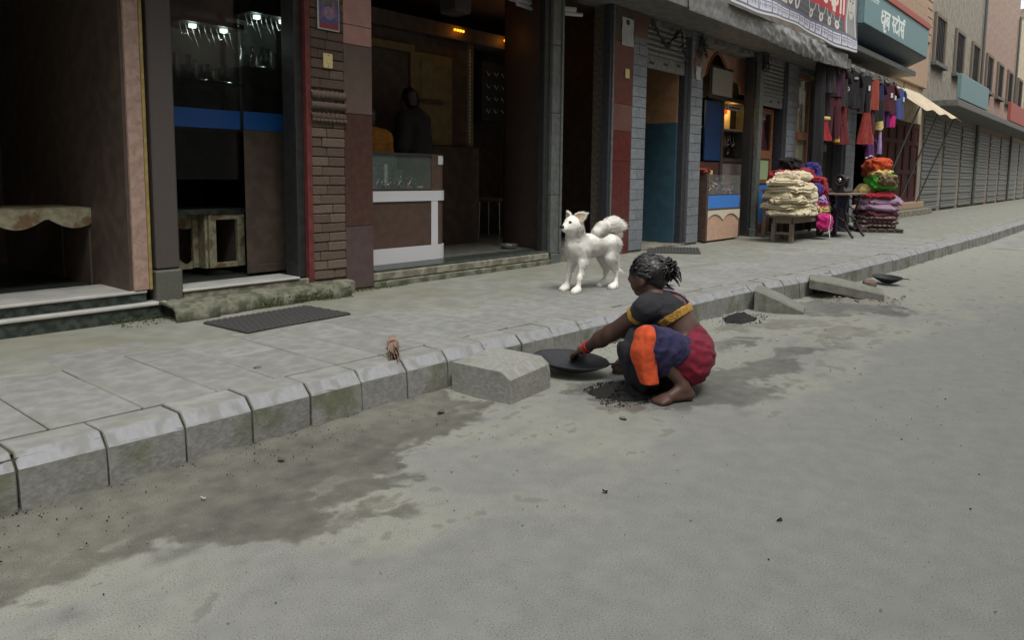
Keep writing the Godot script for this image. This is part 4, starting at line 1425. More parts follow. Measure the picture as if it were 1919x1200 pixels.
func curtain_print() -> Image:
	var im := Image.create(128, 384, false, Image.FORMAT_RGB8)
	im.fill(Color(0.70, 0.66, 0.48))
	R.seed = 6
	for i in 60:
		var p := Vector2(R.randf_range(0, 128), R.randf_range(0, 384))
		var c := [Color(0.5, 0.55, 0.42), Color(0.6, 0.5, 0.34), Color(0.78, 0.75, 0.62), Color(0.42, 0.52, 0.45)][i % 4] as Color
		stroke(im, [p, p + Vector2(R.randf_range(-10, 10), R.randf_range(10, 40)), p + Vector2(R.randf_range(-12, 12), R.randf_range(30, 60))], R.randf_range(2, 5), c, true)
	return im


# ------------------------------------------------------------------ buildings further along the street
func far_buildings() -> void:
	var b := thing("shop_building", "shop at the right edge with dark red folding doors and tan boarded upper wall", "building")
	box("door_wall", Vector3(13.41, -0.05, -0.9), Vector3(15.3, 3.1, -0.75), "dark_wall", b, 0.01)
	box("step", Vector3(13.41, -0.02, -0.5), Vector3(20.0, 0.16, 0.25), "step_cement", b, 0.015)
	box("step", Vector3(13.41, 0.161, -0.5), Vector3(20.0, 0.34, 0.02), "tan_wood", b, 0.015)
	for i in 6:
		var x0 := 15.32 + i * 0.78
		var d := part("red_door", b)
		box("stile", Vector3(x0, 0.341, -0.26), Vector3(x0 + 0.10, 2.5, -0.2), "red_door", d, 0.006)
		box("stile", Vector3(x0 + 0.66, 0.341, -0.26), Vector3(x0 + 0.76, 2.5, -0.2), "red_door", d, 0.006)
		for y in [0.341, 1.1, 1.9, 2.38]:
			box("rail", Vector3(x0 + 0.101, y, -0.255), Vector3(x0 + 0.659, y + 0.12, -0.205), "red_door", d, 0.006)
		box("panel", Vector3(x0 + 0.101, 0.46, -0.25), Vector3(x0 + 0.659, 2.38, -0.23), "red_door", d, 0.002)
		if i == 1:
			box("label_plate", Vector3(x0 + 0.15, 1.25, -0.2295), Vector3(x0 + 0.55, 1.36, -0.224), "maroon_pale", d, 0.002)
	box("wall_above", Vector3(13.41, 2.51, -0.5), Vector3(20.0, 3.5, -0.19), "cream_wall", b, 0.01)
	box("wall", Vector3(13.41, 3.51, -4.0), Vector3(20.0, 8.6, -0.1), "tan_wood", b, 0.01)
	for i in 9:
		box("weather_board", Vector3(13.45, 4.75 + i * 0.22, -0.099), Vector3(19.95, 4.95 + i * 0.22, -0.06), "tan_wood", b, 0.01)
	box("closing_wall", Vector3(13.41, 0.0, -4.0), Vector3(20.0, 3.509, -3.0), "dark_wall", b, 0.01)
	# sloping pale sheet awning behind the hanging clothes
	var aw := thing("shop_awning", "pale cream sheet awning beyond the hanging clothes at the right edge", "awning")
	obj("awning_sheet", sheet(func(u: float, v: float): return Vector3(lerpf(14.9, 19.5, u), lerpf(2.55, 3.35, v) - 0.03 * sin(u * 20.0) * (1.0 - v), lerpf(0.9, -0.18, v)), 40, 6, 0.01), "cream_wall", aw)
	for i in 3:
		obj("awning_pole", tube([Vector3(15.2 + i * 2.0, 0.34, 0.0), Vector3(15.2 + i * 2.0, 2.62, 0.78)], [0.02], 8), "steel_paint", aw)
	# plain shop houses continuing down the street
	var looks := ["upper_wall", "upper_wall_pink", "cream_wall", "upper_wall"]
	var words := ["plain beige shop house with grey shutters just beyond the red doors", "pinkish shop house with grey shutters, second beyond the red doors", "cream shop house with grey shutters, third beyond the red doors", "beige shop house at the far end of the row"]
	for i in 4:
		var h := thing("shop_house", words[i], "building", Vector3(20.02 + i * 9.0, 0, 0), 0.0)
		box("wall", Vector3(0, -0.05, -6), Vector3(8.98, 8.5 + (i % 2) * 2.0, -0.2), looks[i], h, 0.02)
		box("canopy", Vector3(0, 3.0, -0.199), Vector3(8.98, 3.2, 0.7), "concrete_slab", h, 0.02)
		for k in 3:
			var sh := part("roller_shutter", h)
			for q in 24:
				box("slat", Vector3(0.4 + k * 2.9, 0.06 + q * 0.115, -0.199), Vector3(2.8 + k * 2.9, 0.165 + q * 0.115, -0.15 - 0.02 * (q % 2)), "slat", sh, 0.012)
			var w := part("window", h)
			var wx := 0.8 + k * 2.9 + 0.15 * sin(i * 3.0 + k)
			box("frame", Vector3(wx, 4.4, -0.199), Vector3(wx + 0.12, 5.8, -0.12), "bare_wood", w, 0.01)
			box("frame", Vector3(wx + 1.38, 4.4, -0.199), Vector3(wx + 1.5, 5.8, -0.12), "bare_wood", w, 0.01)
			box("frame", Vector3(wx + 0.121, 5.68, -0.199), Vector3(wx + 1.379, 5.8, -0.12), "bare_wood", w, 0.01)
			box("sill", Vector3(wx - 0.08, 4.28, -0.199), Vector3(wx + 1.58, 4.399, -0.05), "concrete_slab", w, 0.01)
			box("pane", Vector3(wx + 0.121, 4.4, -0.199), Vector3(wx + 1.379, 5.679, -0.18), "window_glass", w, 0.0)
			for q in 5:
				box("grille_bar", Vector3(wx + 0.30 + q * 0.22, 4.4, -0.16), Vector3(wx + 0.325 + q * 0.22, 5.679, -0.135), "iron_black", w, 0.003)
		obj("drain_pipe", tube([Vector3(8.7, 0.0, -0.12), Vector3(8.7, 8.4, -0.12)], [0.05], 8), "steel_paint", h)
		box("shop_board", Vector3(0.5 + i % 2, 3.25, 0.55), Vector3(5.2 + i % 3, 3.95, 0.66), ["teal_board", "red_board", "cream_wall", "navy_board"][i], h, 0.01)


# ------------------------------------------------------------------ the row of houses across the street, behind the camera; it shades the shop fronts and shows in polished tiles
func opposite_row() -> void:
	var looks := ["upper_wall", "cream_wall", "upper_wall_pink", "upper_wall", "cream_wall", "upper_wall_pink", "upper_wall", "cream_wall", "upper_wall_pink", "upper_wall"]
	var words := ["beige", "cream", "pinkish", "tall beige", "low cream", "rosy", "sandy", "pale", "brick pink", "grey beige"]
	for i in 10:
		var h := thing("opposite_house", "%s shop house across the street, number %d of the row from the left" % [words[i], i + 1], "building", Vector3(-22.0 + i * 9.0, 0, 9.6), 0.0)
		box("wall", Vector3(0, -0.3, 0.0), Vector3(8.98, 8.6 + (i % 3) * 1.2, 6.0), looks[i], h, 0.02)
		box("canopy", Vector3(0, 2.9, -0.9), Vector3(8.98, 3.05, -0.001), "concrete_slab", h, 0.02)
		for k in 3:
			box("shutter", Vector3(0.4 + k * 2.9, -0.1, -0.06), Vector3(2.8 + k * 2.9, 2.7, -0.002), "slat", h, 0.01)
			var w := part("window", h)
			box("frame", Vector3(0.8 + k * 2.9, 4.4, -0.05), Vector3(2.3 + k * 2.9, 5.8, -0.002), "bare_wood", w, 0.01)
			box("pane", Vector3(0.9 + k * 2.9, 4.5, -0.056), Vector3(2.2 + k * 2.9, 5.7, -0.051), "window_glass", w, 0.0)


# ------------------------------------------------------------------ things inside the shops
func shop_things() -> void:
	# jewellery counter with a glass case, white bands and a rounded end
	var c := thing("shop_counter", "brown jewellery counter with white bands and glass case, in the shop behind the dog", "counter")
	var zf := -0.28
	var round_end := func(y0: float, y1: float, grow: float, x0: float) -> ArrayMesh:
		# plan: straight front from x0, then a quarter turn back at the right end
		var o := PackedVector2Array([Vector2(x0, zf - 0.5), Vector2(x0, zf + grow)])
		for i in 9:
			var a := PI * 0.5 * i / 8.0
			o.append(Vector2(1.03 + (0.12 + grow) * sin(a), zf - 0.12 + (0.12 + grow) * cos(a)))
		o.append(Vector2(1.15 + grow, zf - 0.5))
		var V := []
		for p in o:
			V.append(Vector2(p.x, -p.y))
		var m := prism(PackedVector2Array(V), y1 - y0)
		return join([[m, Transform3D(Basis(Vector3(1, 0, 0), Vector3(0, 0, -1), Vector3(0, 1, 0)), Vector3(0, y0, 0))]])
	obj("base_band", round_end.call(0.15, 0.288, 0.012, 0.02), "laminate_white", c)
	obj("body", round_end.call(0.2885, 0.709, 0.0, 0.02), "counter_brown", c)
	obj("middle_band", round_end.call(0.7095, 0.803, 0.014, 0.02), "laminate_white", c)
	obj("end_block", round_end.call(0.8035, 1.145, 0.0, 0.935), "counter_brown", c)
	obj("top_band", round_end.call(1.05, 1.13, 0.006, 1.02), "laminate_white", c)
	box("upright", Vector3(0.925, 0.2885, zf + 0.0005), Vector3(1.01, 0.709, zf + 0.012), "laminate_white", c, 0.003)
	box("case_floor", Vector3(0.02, 0.8035, zf - 0.5), Vector3(0.93, 0.82, zf), "black_frame", c, 0.002)
	box("case_back", Vector3(0.02, 0.82, zf - 0.5), Vector3(0.93, 1.12, zf - 0.48), "case_green", c, 0.002)
	box("front_glass", Vector3(0.02, 0.82, zf - 0.008), Vector3(0.93, 1.12, zf - 0.002), "glass", c, 0.0)
	box("case_top", Vector3(0.0, 1.1205, zf - 0.49), Vector3(0.94, 1.127, zf - 0.03), "glass", c, 0.0)
	box("top_edge", Vector3(0.0, 1.1205, zf - 0.029), Vector3(0.94, 1.146, zf + 0.01), "black_frame", c, 0.003)
	box("top_edge", Vector3(0.0, 1.1205, zf - 0.52), Vector3(0.94, 1.146, zf - 0.4905), "black_frame", c, 0.003)
	R.seed = 3
	for i in 26:
		var p := Vector3(R.randf_range(0.06, 0.9), 0.8205, zf - R.randf_range(0.05, 0.38))
		obj("jewel_box", cbox(Vector3(0.04, 0.025, 0.04), 0.004), ["red_board", "chrome", "black_frame", "ochre"][i % 4], c, p + Vector3(0, 0.0125, 0), Vector3(0, R.randf() * 3.0, 0))
	for i in 6:
		obj("bangle", tube([Vector3(0.1 + i * 0.13, 0.85, zf - 0.12), Vector3(0.13 + i * 0.13, 0.88 + 0.02 * (i % 3), zf - 0.1), Vector3(0.16 + i * 0.13, 0.85, zf - 0.12)], [0.008], 6), "chrome", c)
	for i in 6:
		var dx := 0.08 + i * 0.14
		box("display_card", Vector3(dx, 0.83, zf - 0.34 - 0.03 * (i % 2)), Vector3(dx + [0.10, 0.05, 0.11, 0.07, 0.04, 0.12][i], [1.06, 0.98, 1.07, 1.02, 1.05, 1.0][i], zf - 0.325 - 0.03 * (i % 2)), ["paper_white", "board_beige", "paper_white", "case_green", "paper_white", "pillar_foot"][i], c, 0.003)
	for i in 40:
		obj("small_jewel", cbox(Vector3(0.014, 0.014, 0.014), 0.004), ["chrome", "ochre", "chrome", "red_board", "paper_white"][i % 5], c, Vector3(R.randf_range(0.05, 0.9), 0.85 + R.randf_range(0.0, 0.12), zf - R.randf_range(0.06, 0.3)), Vector3(R.randf(), R.randf(), R.randf()) * 3.0)
	tag(obj("note_pad", cbox(Vector3(0.09, 0.012, 0.07), 0.003), "paper_white", self, Vector3(0.62, 1.1335, zf - 0.1), Vector3(0, 0.4, 0)), "small white note pad lying on the jewellery counter top", "note pad")
	# stool with a steel frame
	var s := thing("stool", "steel-legged stool standing on the dark floor right of the jewellery counter", "stool", Vector3(3.38, 0.146, -1.66), 0.3)
	obj("seat", cbox(Vector3(0.34, 0.05, 0.34), 0.02), "pillar_foot", s, Vector3(0, 0.49, 0))
	for k in 4:
		var g := Vector3(0.15 * (1 if k & 1 else -1), 0, 0.15 * (1 if k & 2 else -1))
		obj("leg", tube([g, g * 0.93 + Vector3(0, 0.465, 0)], [0.011], 8), "chrome", s)
	for k in 2:
		obj("stretcher", tube([Vector3(-0.147, 0.15, 0.147 * (2 * k - 1)), Vector3(0.147, 0.15, 0.147 * (2 * k - 1))], [0.008], 8), "chrome", s)
	var bk := thing("steel_bowl", "small steel bowl on the shop floor near the curved brown wall panel", "bowl", Vector3(2.30, 0.146, -0.47))
	obj("bowl", lathe([Vector2(0.001, 0.0), Vector2(0.07, 0.0), Vector2(0.1, 0.045), Vector2(0.105, 0.05), Vector2(0.095, 0.05), Vector2(0.065, 0.01), Vector2(0.001, 0.008)], 24), "chrome", bk)
	var s2 := thing("stool", "round-topped pale stool half hidden behind the grey steel post", "stool", Vector3(3.0, 0.146, -0.62))
	obj("seat", lathe([Vector2(0.001, 0.46), Vector2(0.15, 0.46), Vector2(0.16, 0.475), Vector2(0.15, 0.49), Vector2(0.001, 0.49)], 24), "laminate_white", s2)
	for k in 3:
		var a := TAU * k / 3.0 + 0.4
		obj("leg", tube([Vector3(cos(a) * 0.16, 0, sin(a) * 0.16), Vector3(cos(a) * 0.1, 0.46, sin(a) * 0.1)], [0.012], 8), "iron_black", s2)
	# low rusty-cream display bench inside the glass-door shop
	var b := thing("display_bench", "low bench with rusty cream frame and dark openings inside the glass-door shop", "bench", Vector3(0, 0, 0))
	var z1 := -0.62
	box("top", Vector3(-1.56, 0.63, z1 - 0.4), Vector3(-0.795, 0.672, z1 + 0.01), "marble_dark", b, 0.004)
	for r in [[-1.10, -1.04], [-0.86, -0.80]]:
		box("upright", Vector3(r[0], 0.21, z1 - 0.04), Vector3(r[1], 0.63, z1), "rust_cream", b, 0.004)
	box("upright", Vector3(-1.17, 0.21, z1 - 0.16), Vector3(-1.125, 0.63, z1 - 0.12), "rust_cream", b, 0.004)
	for r in [[0.208, 0.25], [0.585, 0.629]]:
		box("rail", Vector3(-1.039, r[0], z1 - 0.035), Vector3(-0.861, r[1], z1 - 0.003), "rust_cream", b, 0.004)
	box("side_board", Vector3(-0.855, 0.21, z1 - 0.38), Vector3(-0.81, 0.629, z1 - 0.05), "old_wood", b, 0.002)
	box("side_frame", Vector3(-1.124, 0.208, z1 - 0.15), Vector3(-1.101, 0.629, z1 - 0.02), "rust_cream", b, 0.003)
	box("back", Vector3(-1.56, 0.18, z1 - 0.40), Vector3(-0.81, 0.629, z1 - 0.385), "old_wood", b, 0.001)
	var sc := PackedVector2Array([Vector2(-1.56, 0.629)])
	for i in 25:
		var t := i / 24.0
		sc.append(Vector2(lerpf(-1.56, -1.175, t), 0.60 - 0.085 * pow(absf(sin(t * PI * 1.5 + 0.6)), 0.8)))
	sc.append(Vector2(-1.175, 0.629))
	obj("scalloped_apron", prism(sc, 0.012), "rust_cream", b, Vector3(0, 0, z1 - 0.14))
	var sb := PackedVector2Array([Vector2(-1.175, 0.205)])
	for i in 25:
		var t := 1.0 - i / 24.0
		sb.append(Vector2(lerpf(-1.56, -1.175, t), 0.24 + 0.075 * pow(absf(sin(t * PI * 1.5 + 2.1)), 1.4)))
	sb.append(Vector2(-1.56, 0.205))
	obj("scalloped_foot", prism(sb, 0.012), "rust_cream", b, Vector3(0, 0, z1 - 0.14))
	# table with a lace cloth in the shop at the left edge
	var t := thing("lace_table", "dark table with a pale scalloped lace cloth in the shop at the left edge", "table", Vector3(-2.3, 0.172, -0.9))
	box("top", Vector3(-0.6, 0.5, -0.3), Vector3(0.42, 0.53, 0.3), "dark_wall", t, 0.004)
	for k in 4:
		var g := Vector3(-0.55 if k & 1 else 0.37, 0, -0.25 if k & 2 else 0.25)
		box("leg", g + Vector3(-0.03, 0, -0.03), g + Vector3(0.03, 0.499, 0.03), "dark_brown", t, 0.004)
	var lc := PackedVector2Array([Vector2(-0.6, 0.0)])
	for i in 41:
		var u := i / 40.0
		lc.append(Vector2(lerpf(-0.6, 0.42, u), -0.06 - 0.07 * absf(sin(u * PI * 3.0))))
	lc.append(Vector2(0.42, 0.0))
	obj("lace_edge", prism(lc, 0.004), "rust_cream", t, Vector3(0, 0.53, 0.301))
	box("lace_top", Vector3(-0.61, 0.5305, -0.305), Vector3(0.43, 0.536, 0.305), "rust_cream", t, 0.002)
	# people in the dark shops
	shop_person("person", "person in dark jacket seen from behind, deep inside the jewellery counter shop", Vector3(1.42, 0.146, -0.98), 0.25, "cloth_dark", 1.72, true)
	shop_person("person", "person in mustard yellow clothes behind the counter, half hidden by the tiled pilaster", Vector3(0.72, 0.146, -0.92), -0.5, "cloth_mustard", 1.45, false)
	# hanging tube lamps
	for k in 2:
		var f := thing("tube_lamp", ["white unlit tube lamp under the ceiling of the jewellery counter shop", "white unlit lamp fitting under the ceiling right of the grey steel post"][k], "lamp", [Vector3(2.30, 2.78, -0.35), Vector3(2.98, 2.80, -0.30)][k], [0.1, -0.5][k])
		box("housing", Vector3(-0.16, 0.0, -0.05), Vector3(0.16, 0.05, 0.05), "laminate_white", f, 0.008)
		obj("tube", tube([Vector3(-0.05, -0.02, 0), Vector3(0.25, -0.02, 0)], [0.022], 12), "laminate_white", f)
		obj("hanger", tube([Vector3(0, 0.05, 0), Vector3(0, 0.155, 0)], [0.008], 6), "iron_black", f)


func shop_person(called: String, label: String, p: Vector3, turn: float, clothes: String, tall: float, bent: bool) -> void:
	# a figure turned away from the street: body, clothes and hair
	var o := thing(called, label, "person", p, turn)
	var s := tall / 1.7
	var f := 0.10 if bent else 0.02
	var H := Vector3(0, 1.56 * s, -f - 0.02)
	var body := [
		[Vector3(0, 0.93, 0) * s, Vector3(0, 1.30, -f * 0.6) * s, 0.13 * s, 0.15 * s], [Vector3(0, 1.40, -f * 0.8) * s, H - Vector3(0, 0.06, 0), 0.06 * s, 0.055 * s],
		[H + Vector3(0, 0.03, 0), H + Vector3(0, -0.03, -0.02), 0.085 * s, 0.07 * s]]
	for g in [-1.0, 1.0]:
		body.append([Vector3(g * 0.09, 0.9, 0) * s, Vector3(g * 0.10, 0.48, -0.02) * s, 0.085 * s, 0.06 * s])
		body.append([Vector3(g * 0.10, 0.48, -0.02) * s, Vector3(g * 0.10, 0.08, 0.02) * s, 0.06 * s, 0.04 * s])
		body.append([Vector3(g * 0.10, 0.05, 0.02) * s, Vector3(g * 0.11, 0.035, -0.12) * s, 0.04 * s, 0.03 * s])
		body.append([Vector3(g * 0.18, 1.36, -f * 0.7) * s, Vector3(g * 0.24, 1.08, -0.06) * s, 0.055 * s, 0.042 * s])
		body.append([Vector3(g * 0.24, 1.08, -0.06) * s, Vector3(g * 0.14, 0.98, -0.28) * s, 0.04 * s, 0.03 * s])
		body.append([Vector3(g * 0.14, 0.98, -0.28) * s, Vector3(g * 0.11, 0.96, -0.36) * s, 0.034 * s, 0.022 * s])
	obj("body", blob(body, 0.024, 45.0), "skin_mid", o)
	var coat := [[Vector3(0, 0.80, 0) * s, Vector3(0, 1.32, -f * 0.6) * s, 0.165 * s, 0.165 * s]]
	for g in [-1.0, 1.0]:
		coat.append([Vector3(0, 1.36, -f * 0.6) * s, Vector3(g * 0.17, 1.36, -f * 0.7) * s, 0.09 * s, 0.075 * s])
		coat.append([Vector3(g * 0.18, 1.36, -f * 0.7) * s, Vector3(g * 0.245, 1.08, -0.06) * s, 0.078 * s, 0.062 * s])
		coat.append([Vector3(g * 0.245, 1.08, -0.06) * s, Vector3(g * 0.16, 0.99, -0.24) * s, 0.06 * s, 0.05 * s])
	obj("jacket", blob(coat, 0.024, 40.0, func(q: Vector3, d: float): return d + 0.012 * n3.get_noise_3d(q.x * 9.0, q.y * 5.0, q.z * 9.0)), clothes, o)
	var hair := [[H + Vector3(0, 0.045, 0.01), H + Vector3(0, -0.02, 0.03), 0.094 * s, 0.085 * s]]
	obj("hair", blob(hair, 0.016, 60.0, func(q: Vector3, d: float): return maxf(d + 0.006 * n3.get_noise_3d(q.x * 40.0, q.y * 12.0, q.z * 40.0), -(q.z - H.z) - 0.035)), "hair", o)


# ------------------------------------------------------------------ things on the pavement and the road
func mat_mesh(w: float, d: float, nx: int, nz: int) -> Array:
	# a rubber mat: a slab and rows of raised diamonds
	var base := cbox(Vector3(w, 0.012, d), 0.004)
	var parts := []
	var pyr := PackedVector3Array([Vector3(0, 0.009, 0), Vector3(w / nx * 0.46, 0, 0), Vector3(0, 0, d / nz * 0.62), Vector3(-w / nx * 0.46, 0, 0), Vector3(0, 0, -d / nz * 0.62)])
	var m := mk(pyr, PackedInt32Array([0, 2, 1, 0, 3, 2, 0, 4, 3, 0, 1, 4, 1, 2, 3, 1, 3, 4]), false)
	for j in nz:
		for i in nx:
			parts.append([m, at(w * ((i + 0.5 + 0.5 * (j % 2)) / (nx + 0.5) - 0.5), 0.0062, d * ((j + 0.5) / nz - 0.5))])
	return [base, join(parts)]


func mound(rx: float, rz: float, h: float, sd: int, nr := 12, na := 40) -> ArrayMesh:
	var V := PackedVector3Array([Vector3(0, h * (1.0 + 0.2 * n3.get_noise_2d(sd, 1.0)), 0)])
	var I := PackedInt32Array()
	for r in range(1, nr + 1):
		var t := float(r) / nr
		for k in na:
			var a := TAU * k / na
			var e: float = 1.0 + 0.28 * n3.get_noise_3d(cos(a) * 1.6, sin(a) * 1.6, sd * 3.7)
			var q := Vector3(cos(a) * rx * t * e, 0, sin(a) * rz * t * e)
			var y: float = h * (0.5 + 0.5 * cos(PI * t)) * (1.0 + 0.5 * n3.get_noise_3d(q.x * 16.0, sd, q.z * 16.0)) + 0.012 * ridge.get_noise_3d(q.x * 30.0, sd, q.z * 30.0) * (1.0 - t)
			V.append(Vector3(q.x, maxf(y, -0.006) if r < nr else -0.01, q.z))
	for k in na:
		I.append_array([0, 1 + (k + 1) % na, 1 + k])
	for r in nr - 1:
		for k in na:
			var a := 1 + r * na + k
			var b := 1 + r * na + (k + 1) % na
			I.append_array([a, b, b + na, a, b + na, a + na])
	return mk(V, I, true, PackedVector2Array(), false)


func crumbs(parent: Node3D, called: String, m: String, n: int, sd: int, place: Callable, s0: float, s1: float) -> void:
	# loose grains: one object of many small stones
	var r := RandomNumberGenerator.new()
	r.seed = sd
	var mm := MultiMesh.new()
	mm.transform_format = MultiMesh.TRANSFORM_3D
	var V := PackedVector3Array([Vector3(0, 0.6, 0), Vector3(0.6, 0, 0.1), Vector3(0.1, 0.1, 0.7), Vector3(-0.7, 0, 0), Vector3(0, -0.1, -0.6), Vector3(0.1, -0.4, 0)])
	mm.mesh = mk(V, PackedInt32Array([0, 2, 1, 0, 3, 2, 0, 4, 3, 0, 1, 4, 5, 1, 2, 5, 2, 3, 5, 3, 4, 5, 4, 1]), false)
	mm.instance_count = n
	for i in n:
		var p: Vector3 = place.call(r)
		var s := s0 * pow(s1 / s0, pow(r.randf(), 2.2))
		mm.set_instance_transform(i, Transform3D(Basis.from_euler(Vector3(r.randf() * TAU, r.randf() * TAU, r.randf() * TAU)).scaled(Vector3(s, s * 0.8, s)), p))
	var o := MultiMeshInstance3D.new()
	o.multimesh = mm
	o.material_override = M[m]
	o.set_meta("kind", "stuff")
	if parent == self:
		o.name = numbered(called)
		add_child(o)
	else:
		o.name = called
		parent.add_child(o, true)


func pavement_things() -> void:
	var m1 := mat_mesh(0.80, 0.47, 19, 10)
	var a := thing("door_mat", "large dark ribbed rubber mat in front of the mossy step at left", "door mat", Vector3(-1.29, 0.010, 0.625), 0.0)
	obj("mat_base", m1[0], "rubber", a)
	obj("mat_studs", m1[1], "rubber", a)
	a.rotation = Vector3(0.0, 0.06, 0.0)
	var m2 := mat_mesh(0.74, 0.66, 20, 16)
	var a2 := thing("door_mat", "smaller dark rubber mat before the teal and peach stair lobby", "door mat", Vector3(4.74, 0.010, 0.25), 0.5)
	obj("mat_base", m2[0], "rubber", a2)
	obj("mat_studs", m2[1], "rubber", a2)
	# bundle of bristles
	var br := thing("hand_broom", "short worn straw brush lying on the pavement slabs near the kerb", "brush", Vector3(-1.365, 0.03, 1.83), 0.0)
	var dir := Vector3(-0.25, -0.01, 0.31).normalized()
	var side := dir.cross(Vector3.UP).normalized()
	R.seed = 9
	var parts := []
	for i in 70:
		var q := side * R.randf_range(-0.02, 0.02) + Vector3.UP * R.randf_range(-0.018, 0.02)
		var l := R.randf_range(0.17, 0.24)
		parts.append([tube([dir * -0.16 + q * 0.9, q * 0.8, dir * l * 0.6 + q * 1.35, dir * l + q * R.randf_range(1.4, 2.0)], [0.004, 0.004, 0.0035, 0.002], 5), Transform3D.IDENTITY])
	obj("bristles", join(parts), "broom", br)
	for k in 3:
		var c := dir * (-0.05 + 0.018 * k)
		var ring := []
		for i in 13:
			var g := TAU * i / 12.0
			ring.append(c + side * cos(g) * 0.027 + Vector3.UP * sin(g) * 0.027)
		obj("binding", tube(ring, [0.006], 6), "rust_cream" if k == 1 else "broom", br)
	# loose kerb stone on the road
	var ks := kerb_stone(0.36, 0.36, 21)
	var st := obj("loose_kerb_stone", ks, "block_stone", self, Vector3(-0.985, -0.038, 2.485), Vector3(0.02, 0.10, 0.03))
	tag(st, "loose chamfered concrete kerb block lying in the gutter beside the black pan", "kerb block")
	st.scale = Vector3(1.06, 0.70, 1.04)
	# concrete ramps against the far kerb
	ramp("concrete_ramp", "tilted grey concrete slab leaning on the kerb, nearer of the two behind the squatting person", Vector3(2.50, -0.205, 2.495), 0.40, 0.36, 0.195, 0.03, 3, 0.28)
	ramp("concrete_ramp", "long pale concrete slab on rubble sloping down from the kerb, farther from the squatting person", Vector3(3.66, -0.205, 2.70), 0.66, 0.52, 0.20, 0.085, 7, 0.32)
	var rub := thing("rubble_heap", "crumbling pale rubble under the farther sloping concrete slab", "rubble", Vector3(3.68, -0.208, 2.74))
	obj("heap", mound(0.42, 0.48, 0.085, 3), "rubble", rub)
	crumbs(rub, "pebbles", "rubble", 420, 5, func(r: RandomNumberGenerator): return Vector3(r.randf_range(-0.36, 0.42), r.randf_range(0.0, 0.05), r.randf_range(-0.42, 0.5)) * (0.4 + 0.6 * r.randf()), 0.008, 0.04)
	# shallow iron pans
	pan("iron_pan", "wide shallow black iron pan in front of the squatting person", Vector3(-0.47, -0.198, 2.37), 0.235, 0.20)
	pan("iron_pan", "small black pan on the road beyond the sloping slabs", Vector3(4.95, -0.20, 2.76), 0.17, -0.3)
	var rl := thing("brick_chip", "reddish broken brick beside the small black pan on the road", "brick", Vector3(4.42, -0.16, 2.72), 0.3)
	obj("chip", lump(Vector3(0.26, 0.09, 0.12), 4, 0.12, 2.0, 0.35, 18, 10), "brick2", rl, Vector3(0, -0.04, 0))
	# sweepings
	var so := thing("soil_heap", "small heap of wet black dirt in front of the squatting person's bare foot", "dirt heap", Vector3(-0.60, -0.206, 2.82))
	obj("heap", mound(0.20, 0.17, 0.055, 11, 18, 56), "soil", so)
	crumbs(so, "dirt_crumbs", "soil", 1300, 12, func(r: RandomNumberGenerator):
		var g: float = r.randf() * TAU
		var t: float = pow(r.randf(), 0.6)
		return Vector3(cos(g) * 0.25 * t * (1.0 + 0.25 * sin(g * 3.0)), 0.055 * (0.5 + 0.5 * cos(PI * minf(1.0, t * 1.3))) + 0.003, sin(g) * 0.21 * t), 0.004, 0.018)
	var so2 := thing("soil_heap", "flat dark dirt heap at the foot of the kerb before the tilted slab", "dirt heap", Vector3(1.86, -0.207, 2.40))
	obj("heap", mound(0.26, 0.14, 0.05, 14), "soil", so2)
	crumbs(so2, "dirt_crumbs", "soil", 260, 15, func(r: RandomNumberGenerator):
		var g: float = r.randf() * TAU
		var t: float = pow(r.randf(), 0.6)
		return Vector3(cos(g) * 0.34 * t, 0.045 * (1.0 - t) * (1.0 - t) + 0.004, sin(g) * 0.2 * t), 0.004, 0.018)
	crumbs(self, "gutter_grit", "soil", 4200, 31, func(r: RandomNumberGenerator):
		var x: float = r.randf_range(-4.8, 6.0)
		return Vector3(x, -0.196, kerb_z(x) + 0.005 + 0.40 * pow(r.randf(), 4.5)), 0.002, 0.008)
	crumbs(self, "road_grit", "rubble", 1100, 32, func(r: RandomNumberGenerator): return Vector3(r.randf_range(-4.0, 4.0), -0.201, r.randf_range(2.1, 5.2)), 0.0018, 0.008)
	crumbs(self, "road_specks", "soil", 240, 33, func(r: RandomNumberGenerator): return Vector3(r.randf_range(-3.6, 4.0), -0.201, r.randf_range(2.2, 5.2)), 0.002, 0.009)
	# scraps lying about
	var scraps := [
		["dry brown leaf lying on the damp road patch below the left kerb", -2.36, -0.192, 2.30, 0.018, "old_wood"],
		["small curled leaf on the road just left of the loose kerb block", -1.50, -0.194, 2.34, 0.024, "old_wood"],
		["pale paper scrap on the damp road patch at lower left", -2.75, -0.194, 2.42, 0.008, "board_beige"],
		["straw-coloured leaf on the road in front of the dirt heap", -0.98, -0.197, 3.05, 0.022, "bare_wood"],
		["dark scrap in the middle of the bare road at lower right", -1.55, -0.197, 4.02, 0.011, "soil"],
		["small dark chip on the bare road beyond the damp patch", -1.75, -0.197, 3.45, 0.009, "soil"],
		["dry leaf on the pavement slabs left of the straw brush", -2.05, 0.004, 1.62, 0.022, "old_wood"],
		["dark twig-like leaf on the pavement slabs behind the squatting person's head", 1.9, 0.004, 1.75, 0.03, "old_wood"],
		["pale scrap on the road between the squatting person and the tilted slab", 1.25, -0.197, 2.95, 0.012, "board_beige"],
	]
	for i in scraps.size():
		var g = scraps[i]
		var w: float = g[4]
		var o := obj("scrap", sheet(func(u: float, v: float): return Vector3((u - 0.5) * w * 1.5 * sin(PI * (0.12 + 0.76 * v)), 0.006 * sin(u * 4.0 + i) * sin(v * 3.0 + i), (v - 0.5) * w * 2.2), 5, 5, 0.0012), g[5], self, Vector3(g[1], g[2], g[3]), Vector3(0.1 * sin(i * 2.0), i * 1.9, 0.1 * cos(i * 3.0)))
		tag(o, g[0], "litter")
